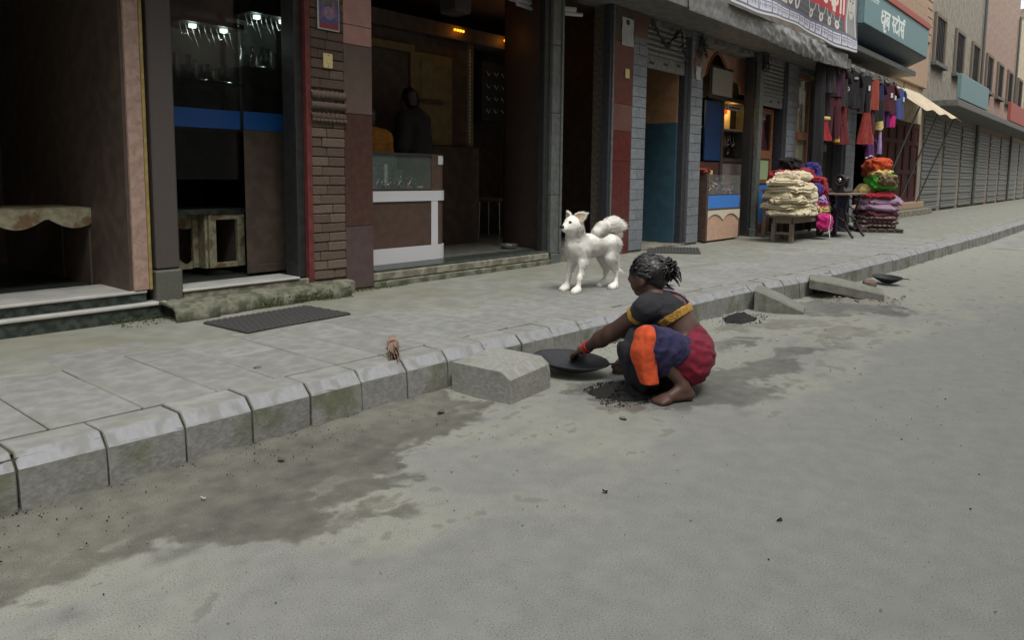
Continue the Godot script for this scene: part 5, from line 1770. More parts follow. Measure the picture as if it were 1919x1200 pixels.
	# weeds and moss at the foot of the step
	crumbs(self, "moss", "moss", 2600, 34, func(r: RandomNumberGenerator):
		var k: float = r.randf()
		if k < 0.45:
			return Vector3(r.randf_range(-1.35, -0.55), r.randf_range(0.0, 0.07), r.randf_range(0.17, 0.24) - 0.03)
		if k < 0.7:
			return Vector3(-0.52 + r.randf_range(-0.14, 0.14), 0.004, 0.14 + r.randf_range(-0.05, 0.09))
		if k < 0.85:
			return Vector3(r.randf_range(-0.3, 0.35), r.randf_range(0, 0.02), 0.04 + 0.05 * pow(r.randf(), 2.0))
		return Vector3(r.randf_range(-2.1, -1.6), r.randf_range(0, 0.03), 0.03 + 0.2 * pow(r.randf(), 2.0)), 0.004, 0.016)


func ramp(called: String, label: String, p: Vector3, l: float, w: float, h: float, low: float, sd: int, turn: float) -> void:
	# a wedge of concrete: high at the kerb, low at its tip towards the road, broken at the edges
	var rings := []
	for i in 13:
		var t := i / 12.0
		var z := lerpf(-l * 0.5, l * 0.5, t)
		var top := lerpf(h, low, pow(t, 1.15)) + 0.006 * n3.get_noise_2d(sd + t * 6.0, 1.0)
		var ww := w * 0.5 * (1.0 - 0.3 * pow(t, 3.0)) + 0.012 * n3.get_noise_2d(t * 7.0, sd)
		var bot := 0.0 if sd == 3 else maxf(0.0, top - 0.075)
		rings.append(PackedVector3Array([Vector3(-ww, bot - 0.02, z), Vector3(-ww - 0.004, top - 0.014, z), Vector3(-ww + 0.012, top, z), Vector3(0, top + 0.004, z), Vector3(ww - 0.012, top, z), Vector3(ww + 0.004, top - 0.014, z), Vector3(ww, bot - 0.02, z)]))
	var o := obj(called, loft(rings, false), "slab_stone", self, p, Vector3(0, turn, 0))
	tag(o, label, "concrete slab")


func pan(called: String, label: String, p: Vector3, r: float, turn: float) -> void:
	var o := thing(called, label, "pan", p, turn)
	var V := []
	for i in 12:
		var t := i / 11.0
		V.append(Vector2(maxf(0.001, r * t), 0.004 + 0.075 * pow(t, 1.7)))
	for i in 12:
		var t := 1.0 - i / 11.0
		V.append(Vector2(maxf(0.001, (r - 0.003) * t), 0.009 + 0.075 * pow(t, 1.7)))
	var m := lathe(V, 36)
	var dish := obj("dish", m, "iron_pan", o)
	dish.scale = Vector3(0.72, 1.0, 1.0)
	dish.rotation = Vector3(0.05, 0.0, 0.06)
	obj("handle", tube([Vector3(0.02, 0.072, r * 0.95), Vector3(0.03, 0.078, r * 1.12), Vector3(0.05, 0.074, r * 1.32)], [0.013, 0.011, 0.012], 8, 0.5), "iron_pan", o)


# ------------------------------------------------------------------ cloth
func cloths() -> void:
	cloth("cloth_black", Color(0.085, 0.08, 0.09))
	cloth("cloth_charcoal", Color(0.15, 0.145, 0.15))
	cloth("cloth_maroon", Color(0.29, 0.10, 0.15))
	cloth("cloth_plum", Color(0.24, 0.12, 0.19))
	cloth("cloth_red", Color(0.62, 0.13, 0.17))
	cloth("cloth_orange", Color(0.80, 0.31, 0.14))
	cloth("cloth_rust", Color(0.60, 0.25, 0.18))
	cloth("cloth_blue", Color(0.28, 0.33, 0.55))
	cloth("cloth_purple", Color(0.34, 0.13, 0.38))
	cloth("cloth_violet", Color(0.23, 0.19, 0.50))
	cloth("cloth_magenta", Color(0.80, 0.14, 0.48))
	cloth("cloth_pink", Color(0.86, 0.38, 0.58))
	cloth("cloth_lilac", Color(0.70, 0.58, 0.78))
	cloth("cloth_cream", Color(0.80, 0.75, 0.63), 0.9)
	cloth("cloth_yellow", Color(0.85, 0.72, 0.24))
	cloth("cloth_pale_yellow", Color(0.82, 0.74, 0.46))
	cloth("cloth_lime", Color(0.36, 0.78, 0.26))
	cloth("cloth_brown", Color(0.45, 0.38, 0.27))
	cloth("cloth_maroon_red", Color(0.42, 0.13, 0.15))
	cloth("cloth_navy", Color(0.15, 0.14, 0.29))
	cloth("cloth_crimson", Color(0.47, 0.05, 0.165))
	cloth("cloth_ink", Color(0.085, 0.085, 0.12))
	cloth("cloth_dark", Color(0.10, 0.095, 0.09))
	cloth("cloth_mustard", Color(0.60, 0.40, 0.10))
	cloth("cloth_blouse", Color(0.155, 0.16, 0.18))
	cloth("cloth_grey_lilac", Color(0.62, 0.52, 0.62))
	var pat := noise_tex(61, 0.09, 1, [Color(0.46, 0.09, 0.10), Color(0.50, 0.11, 0.10), Color(0.72, 0.36, 0.24)], [0.0, 0.55, 0.62], 256, FastNoiseLite.TYPE_CELLULAR)
	cloth("cloth_red_print", Color(0.7, 0.16, 0.14)).albedo_texture = pat
	cloth("cloth_lilac_print", Color(0.6, 0.5, 0.6)).albedo_texture = noise_tex(62, 0.10, 2, [Color(0.32, 0.24, 0.32), Color(0.64, 0.52, 0.62), Color(0.78, 0.68, 0.76)], [0.2, 0.5, 0.8], 256, FastNoiseLite.TYPE_CELLULAR)
	M["cloth_lilac_print"].uv1_scale = Vector3.ONE / 0.28
	for key in ["cloth_red_print", "cloth_lilac_print"]:
		M[key].albedo_color = Color.WHITE
	var im := Image.create(128, 128, false, Image.FORMAT_RGB8)
	for y in 128:
		for x in 128:
			var k := (1 if (x / 32) % 2 == 0 else 0) + (1 if (y / 32) % 2 == 0 else 0)
			im.set_pixel(x, y, [Color(0.16, 0.09, 0.09), Color(0.33, 0.2, 0.2), Color(0.62, 0.55, 0.52)][k])
	cloth("cloth_check", Color(0.4, 0.3, 0.3)).albedo_texture = ImageTexture.create_from_image(im)
	M["cloth_check"].uv1_scale = Vector3.ONE / 0.16
	cloth("cloth_gold", Color(0.80, 0.60, 0.20)).albedo_texture = noise_tex(63, 0.14, 2, [Color(0.35, 0.24, 0.08), Color(0.74, 0.55, 0.18), Color(0.9, 0.74, 0.34)], [0.3, 0.5, 0.8], 128, FastNoiseLite.TYPE_CELLULAR)
	M["cloth_gold"].albedo_color = Color.WHITE
	M["cloth_check"].albedo_color = Color.WHITE
	M["cloth_gold"].uv1_scale = Vector3.ONE / 0.1


func folded(w: float, h: float, d: float, sd: int, layers := 3) -> ArrayMesh:
	# a folded length of cloth: soft slab with layered edges, sagging rim, creases running in from the corners
	var nu := 76
	var nv := 34
	var V := PackedVector3Array()
	var I := PackedInt32Array()
	for j in nv + 1:
		var t := float(j) / nv
		var th := PI * (t - 0.5)
		for i in nu:
			var ph := TAU * i / nu
			var cx := signf(cos(ph)) * pow(absf(cos(ph)), 0.45)
			var cz := signf(sin(ph)) * pow(absf(sin(ph)), 0.45)
			var r := pow(cos(th) if absf(t - 0.5) < 0.499 else 0.0, 0.42)
			var q := Vector3(cx, t * 0.6, cz) * 1.1 + Vector3(sd * 3.7, sd * 1.3, sd * 2.1)
			var k := 1.0 + 0.20 * n3.get_noise_3d(cos(ph) * 0.9 + sd * 5.1, t * 0.9, sin(ph) * 0.9) - 0.13 * (1.0 - pow(absf(sin(t * PI * layers)), 0.35)) * (1.0 if t > 0.05 and t < 0.95 else 0.0) + 0.05 * ridge.get_noise_3dv(q * 2.4) + 0.06 * n3.get_noise_3d(cos(ph) * 2.6, roundf(t * layers) * 5.0 + sd, sin(ph) * 2.6)
			var rad := r * k
			var y := h * (0.5 + 0.5 * signf(sin(th)) * pow(absf(sin(th)), 0.8))
			var lift: float = 0.34 * h * n3.get_noise_3d(cx * r * 1.3 + sd * 9.0, 1.0, cz * r * 1.3) + 0.26 * h * ridge.get_noise_3d(cx * r * 2.4 + sd, 3.0, cz * r * 3.4)
			y += lift * smoothstep(0.2, 1.0, t) - 0.30 * h * pow(rad, 4.0) * (0.6 + n3.get_noise_2d(ph * 1.5, sd))
			V.append(Vector3(cx * rad * w * 0.5, y, cz * rad * d * 0.5))
	for j in nv:
		for i in nu:
			var a := j * nu + i
			var b := j * nu + (i + 1) % nu
			I.append_array([a, b, b + nu, a, b + nu, a + nu])
	return mk(V, I, true)


func ring_cloth(hw: float, y: float, th: float, ph: float, fold: float, n := 26, cx := 0.0) -> PackedVector3Array:
	var r := PackedVector3Array()
	for k in n:
		var a := TAU * k / n
		var s := signf(sin(a)) * pow(absf(sin(a)), 0.7)
		var f := fold * (sin(a * 5.0 + ph * 3.0) + 0.7 * sin(a * 8.0 - ph * 5.0))
		r.append(Vector3(cx + cos(a) * hw * (1.0 + f * 0.12), y, s * th * (1.0 + f)))
	return r


func garment(w: float, h: float, kind: int, fold := 0.3) -> ArrayMesh:
	# hangs from y = 0 down: 0 shirt, 1 long straight, 2 trousers, 3 flared dress, 4 bag or bundle
	var prof := []
	match kind:
		0: prof = [[0.0, 0.28], [0.03, 0.42], [0.08, 0.80], [0.16, 0.86], [0.3, 0.80], [0.6, 0.80], [0.9, 0.84], [1.0, 0.84]]
		1: prof = [[0.0, 0.3], [0.03, 0.7], [0.08, 0.9], [0.3, 0.86], [0.6, 0.95], [1.0, 1.0]]
		3: prof = [[0.0, 0.2], [0.04, 0.5], [0.2, 0.52], [0.35, 0.46], [0.6, 0.7], [0.85, 0.95], [1.0, 1.05]]
		4: prof = [[0.0, 0.5], [0.05, 0.86], [0.2, 0.95], [0.8, 1.0], [0.95, 0.9], [1.0, 0.55]]
		2: prof = [[0.0, 0.9], [0.06, 0.95], [0.3, 1.0], [0.32, 1.0]]
	var parts := []
	var sub := []
	for i in prof.size() - 1:
		for j in 3:
			sub.append([lerpf(prof[i][0], prof[i + 1][0], j / 3.0), lerpf(prof[i][1], prof[i + 1][1], j / 3.0)])
	sub.append(prof[-1])
	var rings := []
	for p in sub:
		rings.append(ring_cloth(p[1] * w * 0.5, -p[0] * h + 0.008 * sin(p[0] * 30.0), lerpf(0.02, 0.045, p[0]), p[0] + w * 7.0, fold * p[0]))
	parts.append([loft(rings), Transform3D.IDENTITY])
	if kind == 0:
		for s in [-1.0, 1.0]:
			var sl := []
			for i in 5:
				var t := i / 4.0
				sl.append(Vector3(s * w * lerpf(0.36, 0.56, t), -h * lerpf(0.08, 0.40, t), 0.0))
			parts.append([tube(sl, [0.04, 0.055, 0.055, 0.05, 0.05], 12, 0.6), Transform3D.IDENTITY])
	if kind == 2:
		for s in [-1.0, 1.0]:
			var lg := []
			for i in 8:
				var t := i / 7.0
				lg.append(ring_cloth(w * lerpf(0.25, 0.17, t), lerpf(-h * 0.28, -h, t), 0.04, t * 2.0 + s, fold * 0.6, 18, s * w * lerpf(0.24, 0.27, t)))
			parts.append([loft(lg), Transform3D.IDENTITY])
	return join(parts)


func garments() -> void:
	var rail := thing("clothes_rail", "steel rail under the canopy edge carrying the hanging clothes", "rail")
	obj("rail_tube", tube([Vector3(9.1, 3.06, 0.42), Vector3(15.3, 3.06, 0.42)], [0.014], 8), "steel_paint", rail)
	for x in [9.2, 10.6, 12.6, 15.2]:
		obj("rail_hook", tube([Vector3(x, 3.06, 0.42), Vector3(x, 3.2, 0.42)], [0.008], 6), "iron_black", rail)
	var L := [
		["hanging_dress", "long black dress, leftmost of the clothes hanging from the rail", "dress", 9.50, 3.0, 0.42, 0.26, 1.75, 1, "cloth_black"],
		["hanging_jacket", "dark sheer jacket hanging close beside the long black dress", "jacket", 9.98, 3.0, 0.44, 0.34, 0.52, 0, "cloth_charcoal"],
		["hanging_shirt", "dark maroon shirt hanging between the sheer jacket and black t-shirt", "shirt", 10.40, 3.0, 0.44, 0.40, 0.55, 0, "cloth_plum"],
		["hanging_trousers", "long maroon trousers hanging below the dark maroon shirt", "trousers", 10.35, 2.52, 0.40, 0.34, 0.84, 2, "cloth_maroon"],
		["hanging_shirt", "black t-shirt with small pale chest print on the rail", "shirt", 11.15, 3.0, 0.45, 0.50, 0.66, 0, "cloth_black"],
		["hanging_shorts", "black trousers with white tag on the rail beside the orange top", "trousers", 12.05, 3.0, 0.45, 0.40, 0.72, 2, "cloth_black"],
		["hanging_shirt", "orange top hanging between black trousers and maroon t-shirt", "shirt", 12.75, 3.0, 0.45, 0.30, 0.62, 1, "cloth_rust"],
		["hanging_shirt", "plain maroon t-shirt with white tag on the rail", "shirt", 13.70, 3.0, 0.45, 0.52, 0.58, 0, "cloth_maroon"],
		["hanging_jacket", "slate blue jacket, rightmost of the clothes on the rail", "jacket", 14.75, 3.0, 0.46, 0.36, 0.68, 0, "cloth_blue"],
		["hanging_dress", "long red dress with small orange print hanging beside the tiled pillar", "dress", 12.45, 2.62, 0.40, 0.40, 0.95, 3, "cloth_red_print"],
		["hanging_bag", "black bundle of shorts hanging above the torn cream cloth", "shorts", 13.05, 2.62, 0.42, 0.42, 0.45, 4, "cloth_black"],
		["hanging_trousers", "purple leggings hanging under the maroon t-shirt", "trousers", 13.75, 2.62, 0.42, 0.22, 0.55, 2, "cloth_purple"],
		["hanging_scarf", "bright magenta scarf hanging at the right end", "scarf", 14.35, 2.70, 0.42, 0.17, 0.58, 1, "cloth_magenta"],
		["hanging_cloth", "torn cream cloth hanging below the black bundle", "cloth", 13.30, 2.22, 0.42, 0.28, 0.22, 4, "cloth_pale_yellow"],
		["hanging_skirt", "bright red skirt with beige waistband hanging in front of the dark shop", "skirt", 9.95, 2.06, 0.38, 0.42, 0.42, 3, "cloth_red"],
		["hanging_shorts", "black shorts hanging under the red skirt", "shorts", 9.92, 1.70, 0.34, 0.34, 0.26, 4, "cloth_black"],
		["hanging_strip", "narrow yellow cloth strip hanging right of the red skirt", "cloth", 10.62, 1.90, 0.40, 0.10, 0.26, 1, "cloth_yellow"],
		["hanging_scarf", "brick red scarf hanging right of the maroon trousers", "scarf", 10.92, 2.50, 0.40, 0.18, 0.56, 1, "cloth_maroon_red"],
		["hanging_shirt", "plum top with white hanger hanging over the orange bundle", "top", 12.75, 1.80, 0.42, 0.34, 0.40, 0, "cloth_purple"],
		["hanging_ribbon", "lilac ribbon hanging beside the plum top", "ribbon", 13.35, 1.98, 0.45, 0.08, 0.48, 1, "cloth_lilac"],
		["hanging_jacket", "thick black jacket hanging between the maroon shirt and black t-shirt", "jacket", 10.72, 3.0, 0.40, 0.46, 0.70, 0, "cloth_charcoal"],
		["hanging_shirt", "dark plum top hanging right behind the black t-shirt", "shirt", 11.55, 3.0, 0.36, 0.44, 0.66, 0, "cloth_plum"],
		["hanging_shirt", "charcoal shirt hanging at the left of the tiled pillar", "shirt", 11.95, 3.0, 0.34, 0.44, 0.66, 0, "cloth_charcoal"],
		["hanging_trousers", "long wine-red trousers hanging below the thick black jacket", "trousers", 10.68, 2.40, 0.32, 0.32, 0.72, 2, "cloth_maroon"],
		["hanging_dress", "dark maroon dress hanging below the black t-shirt", "dress", 11.15, 2.42, 0.34, 0.34, 0.80, 3, "cloth_maroon_red"],
		["hanging_trousers", "black leggings hanging left of the long wine-red trousers", "trousers", 10.05, 2.50, 0.34, 0.28, 0.75, 2, "cloth_black"],
		["hanging_shirt", "dark navy top hanging behind the plain maroon t-shirt", "shirt", 13.25, 3.0, 0.38, 0.44, 0.62, 0, "cloth_navy"],
		["hanging_shirt", "plum shirt hanging between the maroon t-shirt and slate blue jacket", "shirt", 14.25, 3.0, 0.40, 0.44, 0.60, 0, "cloth_plum"],
		["hanging_dress", "black dress hanging below the plain maroon t-shirt", "dress", 13.45, 2.66, 0.36, 0.36, 0.66, 3, "cloth_black"],
		["hanging_scarf", "dark red scarf hanging at the right edge of the red printed dress", "scarf", 12.78, 2.55, 0.42, 0.16, 0.70, 1, "cloth_maroon"],
		["hanging_ribbon", "red patterned cloth hanging above the plum top", "cloth", 12.85, 2.02, 0.36, 0.30, 0.24, 1, "cloth_red_print"],
	]
	for g in L:
		var o := thing(g[0], g[1], g[2], Vector3(g[3], g[4], g[5]), -0.45 + 0.12 * sin(g[3] * 9.0), "clothes hanging outside the cloth shop")
		obj("cloth", garment(g[6], g[7], g[8], 0.35), g[9], o)
		if g[8] in [0, 1] and g[4] > 2.9:
			obj("hanger", tube([Vector3(-g[6] * 0.36, -0.05, 0), Vector3(0, 0.0, 0), Vector3(g[6] * 0.36, -0.05, 0)], [0.007], 6), "laminate_white", o)
			obj("hook", tube([Vector3(0, 0, 0), Vector3(0, 0.05, 0), Vector3(0.02, 0.075, 0), Vector3(0.0, 0.085, 0)], [0.004], 6), "chrome", o)
		else:
			obj("hook", tube([Vector3(0, -0.02, 0), Vector3(0, minf(0.5, 3.05 - g[4]), 0)], [0.003], 5), "iron_black", o)
		var lb: String = g[1]
		if lb.contains("white tag") or lb.contains("slate"):
			box("tag", Vector3(g[6] * 0.1, -0.30, 0.05), Vector3(g[6] * 0.1 + 0.06, -0.20, 0.056), "laminate_white", o, 0.001)
		if lb.contains("chest print"):
			box("chest_print", Vector3(0.03, -0.17, 0.046), Vector3(0.13, -0.13, 0.05), "board_beige", o, 0.001)
			obj("belt_ring", tube([Vector3(-0.16, -0.36, 0.055), Vector3(-0.12, -0.33, 0.06), Vector3(-0.10, -0.37, 0.06), Vector3(-0.14, -0.40, 0.06), Vector3(-0.17, -0.44, 0.055)], [0.01], 6), "laminate_white", o)
		if lb.contains("beige waistband"):
			box("waistband", Vector3(-0.13, -0.07, -0.045), Vector3(0.13, 0.0, 0.045), "cloth_pale_yellow", o, 0.02)
		if lb.contains("white hanger"):
			obj("hanger", tube([Vector3(-0.17, -0.42, 0.03), Vector3(0, -0.36, 0.04), Vector3(0.17, -0.41, 0.03)], [0.012], 8), "laminate_white", o)
	var sb := thing("person", "dark-haired person seated behind the violet bundle in the cloth shop", "person", Vector3(10.0, 0.06, -0.35), 0.0)
	var bb := [[Vector3(0, 0.5, 0), Vector3(0.0, 0.95, 0), 0.14, 0.15], [Vector3(0, 1.0, 0), Vector3(0, 1.12, 0.03), 0.06, 0.055], [Vector3(0, 1.22, 0.05), Vector3(0, 1.15, 0.07), 0.09, 0.065],
		[Vector3(-0.17, 0.98, 0), Vector3(-0.24, 0.7, 0.06), 0.06, 0.045], [Vector3(-0.24, 0.7, 0.06), Vector3(-0.1, 0.62, 0.28), 0.045, 0.03], [Vector3(0.17, 0.98, 0), Vector3(0.24, 0.7, 0.06), 0.06, 0.045], [Vector3(0.24, 0.7, 0.06), Vector3(0.1, 0.62, 0.28), 0.045, 0.03],
		[Vector3(-0.1, 0.48, 0), Vector3(-0.12, 0.5, 0.4), 0.09, 0.06], [Vector3(0.1, 0.48, 0), Vector3(0.12, 0.5, 0.4), 0.09, 0.06], [Vector3(-0.12, 0.48, 0.4), Vector3(-0.12, 0.06, 0.36), 0.055, 0.04], [Vector3(0.12, 0.48, 0.4), Vector3(0.12, 0.06, 0.36), 0.055, 0.04],
		[Vector3(0, 1.185, 0.125), Vector3(0, 1.16, 0.145), 0.014, 0.012]]
	obj("body", blob(bb, 0.018, 55.0), "skin_mid", sb)
	obj("shirt", blob([[Vector3(0, 0.45, 0), Vector3(0, 0.96, 0), 0.165, 0.165], [Vector3(-0.16, 0.98, 0), Vector3(-0.245, 0.7, 0.06), 0.08, 0.06], [Vector3(0.16, 0.98, 0), Vector3(0.245, 0.7, 0.06), 0.08, 0.06]], 0.02, 45.0), "cloth_dark", sb)
	obj("hair", blob([[Vector3(0, 1.25, 0.02), Vector3(0, 1.18, -0.01), 0.10, 0.085]], 0.014, 60.0, func(q: Vector3, d: float): return maxf(d, (q.z - 0.06) - (q.y - 1.22) * 0.5)), "hair", sb)


func stall_things() -> void:
	var b := thing("wooden_bench", "weathered wooden bench carrying the folded cream cloths", "bench")
	box("seat", Vector3(6.98, 0.375, 0.60), Vector3(9.15, 0.42, 0.98), "bare_wood", b, 0.006)
	box("apron", Vector3(7.06, 0.29, 0.93), Vector3(9.08, 0.374, 0.955), "bare_wood", b, 0.004)
	box("apron", Vector3(7.06, 0.29, 0.64), Vector3(9.08, 0.374, 0.665), "bare_wood", b, 0.004)
	box("apron", Vector3(7.03, 0.29, 0.666), Vector3(7.055, 0.374, 0.929), "bare_wood", b, 0.004)
	for x in [7.03, 9.03]:
		for z in [0.635, 0.90]:
			box("leg", Vector3(x, 0.002, z), Vector3(x + 0.065, 0.2895 if false else 0.289, z + 0.06), "bare_wood", b, 0.006)
		box("stretcher", Vector3(x + 0.015, 0.12, 0.6955), Vector3(x + 0.045, 0.16, 0.8995), "bare_wood", b, 0.004)
	# cream folded cloths, bottom to top
	var names := ["bottom", "second from the bottom", "third from the bottom", "fourth from the bottom", "fifth from the bottom", "sixth from the bottom", "topmost"]
	var y := 0.421
	for i in 7:
		var h: float = [0.075, 0.085, 0.08, 0.085, 0.09, 0.08, 0.10][i]
		var w: float = [0.62, 0.66, 0.60, 0.64, 0.62, 0.58, 0.50][i]
		var o := obj("folded_cloth", folded(w, h * 1.3, w * 0.88, 20 + i, 3 + i % 3), "cloth_cream", self, Vector3(7.14 + 0.05 * sin(i * 2.3), y, 0.83 + 0.03 * cos(i * 3.1)), Vector3(0.03 * sin(i * 1.7), 0.3 * sin(i * 4.0), 0.04 * cos(i * 2.0)))
		tag(o, "cream folded cloth, %s of the left stack on the wooden bench" % names[i], "cloth", "cream folded cloths stacked on the bench")
		y += h
	y = 0.421
	for i in 4:
		var o := obj("folded_cloth", folded(0.46, 0.145, 0.42, 40 + i, 2), "cloth_cream", self, Vector3(7.62 + 0.03 * sin(i * 2.0), y, 0.84), Vector3(0, 0.2 * sin(i * 3.0), 0.03))
		tag(o, "cream rolled cloth, %s of the right stack on the wooden bench" % ["bottom", "second from the bottom", "third from the bottom", "topmost"][i], "cloth", "cream folded cloths stacked on the bench")
		y += 0.10
	var tb := thing("stall_table", "dark cloth-covered table behind the cream cloths, under the red and violet bundles", "table")
	box("top", Vector3(7.7, 0.74, 0.18), Vector3(10.0, 0.78, 0.56), "old_wood", tb, 0.004)
	for x in [7.75, 9.9]:
		for z in [0.2, 0.5]:
			box("leg", Vector3(x, 0.0, z), Vector3(x + 0.05, 0.739, z + 0.05), "old_wood", tb, 0.004)
	obj("cover", sheet(func(u: float, v: float): return Vector3(lerpf(7.68, 10.02, u), lerpf(0.10, 0.735, v), 0.575 + 0.012 * sin(u * 40.0)), 60, 4, 0.006), "cloth_dark", tb)
	var L := [
		["red_bundle", "bright red cloth bundle behind the cream stack, left one with fringe", "cloth bundle", Vector3(8.02, 0.78, 0.42), Vector3(0.48, 0.30, 0.36), "cloth_red", 1],
		["red_bundle", "plump red quilted cloth bundle beside the violet cushion", "cloth bundle", Vector3(8.52, 0.78, 0.46), Vector3(0.58, 0.34, 0.40), "cloth_red", 2],
		["dark_bundle", "dark brown cloth bundle on top of the red bundles", "cloth bundle", Vector3(8.45, 1.05, 0.36), Vector3(0.50, 0.24, 0.32), "cloth_dark", 3],
		["violet_cushion", "large violet-blue cushion standing behind the red bundles", "cushion", Vector3(9.30, 0.781, 0.42), Vector3(0.52, 0.44, 0.26), "cloth_violet", 4],
		["violet_cloth", "small violet cloth tucked between red bundle and pink stack", "cloth", Vector3(8.27, 0.66, 0.82), Vector3(0.28, 0.22, 0.24), "cloth_violet", 5],
		["folded_pink_cloth", "pink and white folded cloth, bottom of the pink stack on the bench", "cloth", Vector3(8.40, 0.421, 0.84), Vector3(0.42, 0.085, 0.30), "cloth_pale_yellow", 6],
		["folded_pink_cloth", "rosy pink folded cloth, second in the pink stack on the bench", "cloth", Vector3(8.42, 0.50, 0.84), Vector3(0.44, 0.085, 0.30), "cloth_pink", 7],
		["folded_pink_cloth", "lilac folded cloth, third in the pink stack on the bench", "cloth", Vector3(8.42, 0.575, 0.84), Vector3(0.46, 0.09, 0.30), "cloth_lilac", 8],
		["folded_pink_cloth", "crimson folded cloth on top of the pink stack", "cloth", Vector3(8.50, 0.655, 0.84), Vector3(0.40, 0.12, 0.28), "cloth_crimson", 9],
		["red_cloth", "red cloth slumped over the right end of the pink stack", "cloth", Vector3(8.72, 0.76, 0.72), Vector3(0.28, 0.22, 0.26), "cloth_red", 10],
		["blue_cloth", "dusty blue cloth at the right end of the pink stack", "cloth", Vector3(8.86, 0.50, 0.82), Vector3(0.22, 0.2, 0.24), "cloth_blue", 11],
		["pink_bag", "hot pink cloth bag with white ribbon hanging from the bench front", "bag", Vector3(8.16, 0.15, 1.05), Vector3(0.34, 0.25, 0.16), "cloth_magenta", 12],
	]
	for g in L:
		var o := thing(g[0], g[1], g[2], g[3], 0.2 * sin(g[6] * 5.0))
		obj("cloth", folded(g[4].x, g[4].y * 1.3, g[4].z, 60 + g[6], 2) if g[6] in [6, 7, 8, 9] else lump(g[4], 60 + g[6], 0.27, 1.8, 0.66, 44, 22, 0.05), g[5], o)
		if g[6] == 12:
			obj("ribbon", sheet(func(u: float, v: float): return Vector3(-0.06 + 0.03 * u, 0.24 - 0.36 * v, 0.095 + 0.01 * sin(v * 8.0)), 2, 10, 0.003), "laminate_white", o)
		if g[6] == 2 or g[6] == 1:
			for k in 3:
				obj("piping", tube([Vector3(-0.22 + 0.2 * k, 0.27, 0.10), Vector3(-0.16 + 0.2 * k, 0.31, 0.0), Vector3(-0.1 + 0.2 * k, 0.26, 0.14)], [0.008], 6), "cloth_pink", o)
	# treadle sewing machine
	var s := thing("sewing_machine", "black treadle sewing machine on an iron-legged wooden table", "sewing machine", Vector3(8.95, 0.0, 1.08), 0.0)
	box("table_top", Vector3(-0.52, 0.695, -0.22), Vector3(0.52, 0.725, 0.22), "bare_wood", s, 0.006)
	for g in [-1.0, 1.0]:
		obj("iron_leg", tube([Vector3(g * 0.30, 0.69, -0.17), Vector3(g * 0.30, 0.45, -0.12), Vector3(g * 0.30, 0.22, -0.14), Vector3(g * 0.30, 0.05, -0.23), Vector3(g * 0.30, 0.02, -0.27)], [0.016, 0.02, 0.02, 0.022, 0.026], 8), "iron_black", s)
		obj("iron_leg", tube([Vector3(g * 0.30, 0.69, 0.17), Vector3(g * 0.30, 0.45, 0.12), Vector3(g * 0.30, 0.22, 0.14), Vector3(g * 0.30, 0.05, 0.23), Vector3(g * 0.30, 0.02, 0.27)], [0.016, 0.02, 0.02, 0.022, 0.026], 8), "iron_black", s)
		for k in 4:
			obj("iron_scroll", tube([Vector3(g * 0.30, 0.12 + k * 0.15, -0.13), Vector3(g * 0.30, 0.2 + k * 0.15, 0.0), Vector3(g * 0.30, 0.12 + k * 0.15, 0.13)], [0.012], 6), "iron_black", s)
	for k in 7:
		obj("treadle_bar", cbox(Vector3(0.36, 0.016, 0.016), 0.003), "iron_black", s, Vector3(0, 0.10, -0.12 + k * 0.04))
	obj("cross_brace", tube([Vector3(-0.30, 0.55, -0.1), Vector3(0.30, 0.16, -0.1)], [0.014], 6), "iron_black", s)
	obj("cross_brace", tube([Vector3(0.30, 0.55, -0.1), Vector3(-0.30, 0.16, -0.1)], [0.014], 6), "iron_black", s)
	obj("dust_cover", sheet(func(u: float, v: float): return Vector3(lerpf(-0.33, 0.28, u), lerpf(0.10, 0.69, v), 0.0 + 0.02 * sin(u * 22.0)), 30, 4, 0.006), "cloth_navy", s)
	obj("belt_wheel", lathe([Vector2(0.001, -0.012), Vector2(0.15, -0.014), Vector2(0.165, 0.0), Vector2(0.15, 0.014), Vector2(0.001, 0.012)], 28), "iron_black", s, Vector3(-0.27, 0.30, 0.02), Vector3(0, 0, PI * 0.5))
	var hd := part("machine_head", s, Vector3(-0.04, 0.726, 0.0))
	box("bed", Vector3(-0.20, 0.0, -0.09), Vector3(0.20, 0.045, 0.09), "iron_black", hd, 0.012)
	obj("arm", blob([[Vector3(-0.14, 0.04, 0), Vector3(-0.14, 0.2, 0), 0.052, 0.045], [Vector3(-0.14, 0.21, 0), Vector3(0.14, 0.225, 0), 0.045, 0.036], [Vector3(0.14, 0.225, 0), Vector3(0.14, 0.12, 0), 0.04, 0.034], [Vector3(0.14, 0.12, 0), Vector3(0.14, 0.05, 0), 0.008, 0.006]], 0.012, 90.0), "iron_black", hd)
	obj("hand_wheel", lathe([Vector2(0.055, -0.012), Vector2(0.088, -0.016), Vector2(0.098, 0.0), Vector2(0.088, 0.016), Vector2(0.055, 0.012), Vector2(0.055, -0.012)], 30), "iron_black", hd, Vector3(-0.215, 0.205, 0), Vector3(0, 0, PI * 0.5))
	obj("wheel_hub", lathe([Vector2(0.001, -0.02), Vector2(0.03, -0.018), Vector2(0.034, 0.0), Vector2(0.03, 0.02), Vector2(0.001, 0.022)], 20), "chrome", hd, Vector3(-0.22, 0.205, 0), Vector3(0, 0, PI * 0.5))
	for k in 6:
		var a := TAU * k / 6.0
		obj("wheel_spoke", tube([Vector3(-0.215, 0.205, 0) + Vector3(0, cos(a), sin(a)) * 0.03, Vector3(-0.215, 0.205, 0) + Vector3(0, cos(a), sin(a)) * 0.07], [0.008], 6), "iron_black", hd)
	# pallet with blankets and bright bundles
	var p := thing("wooden_pallet", "low grey wooden pallet under the folded blankets", "pallet", Vector3(10.75, 0.0, 1.12), 0.55)
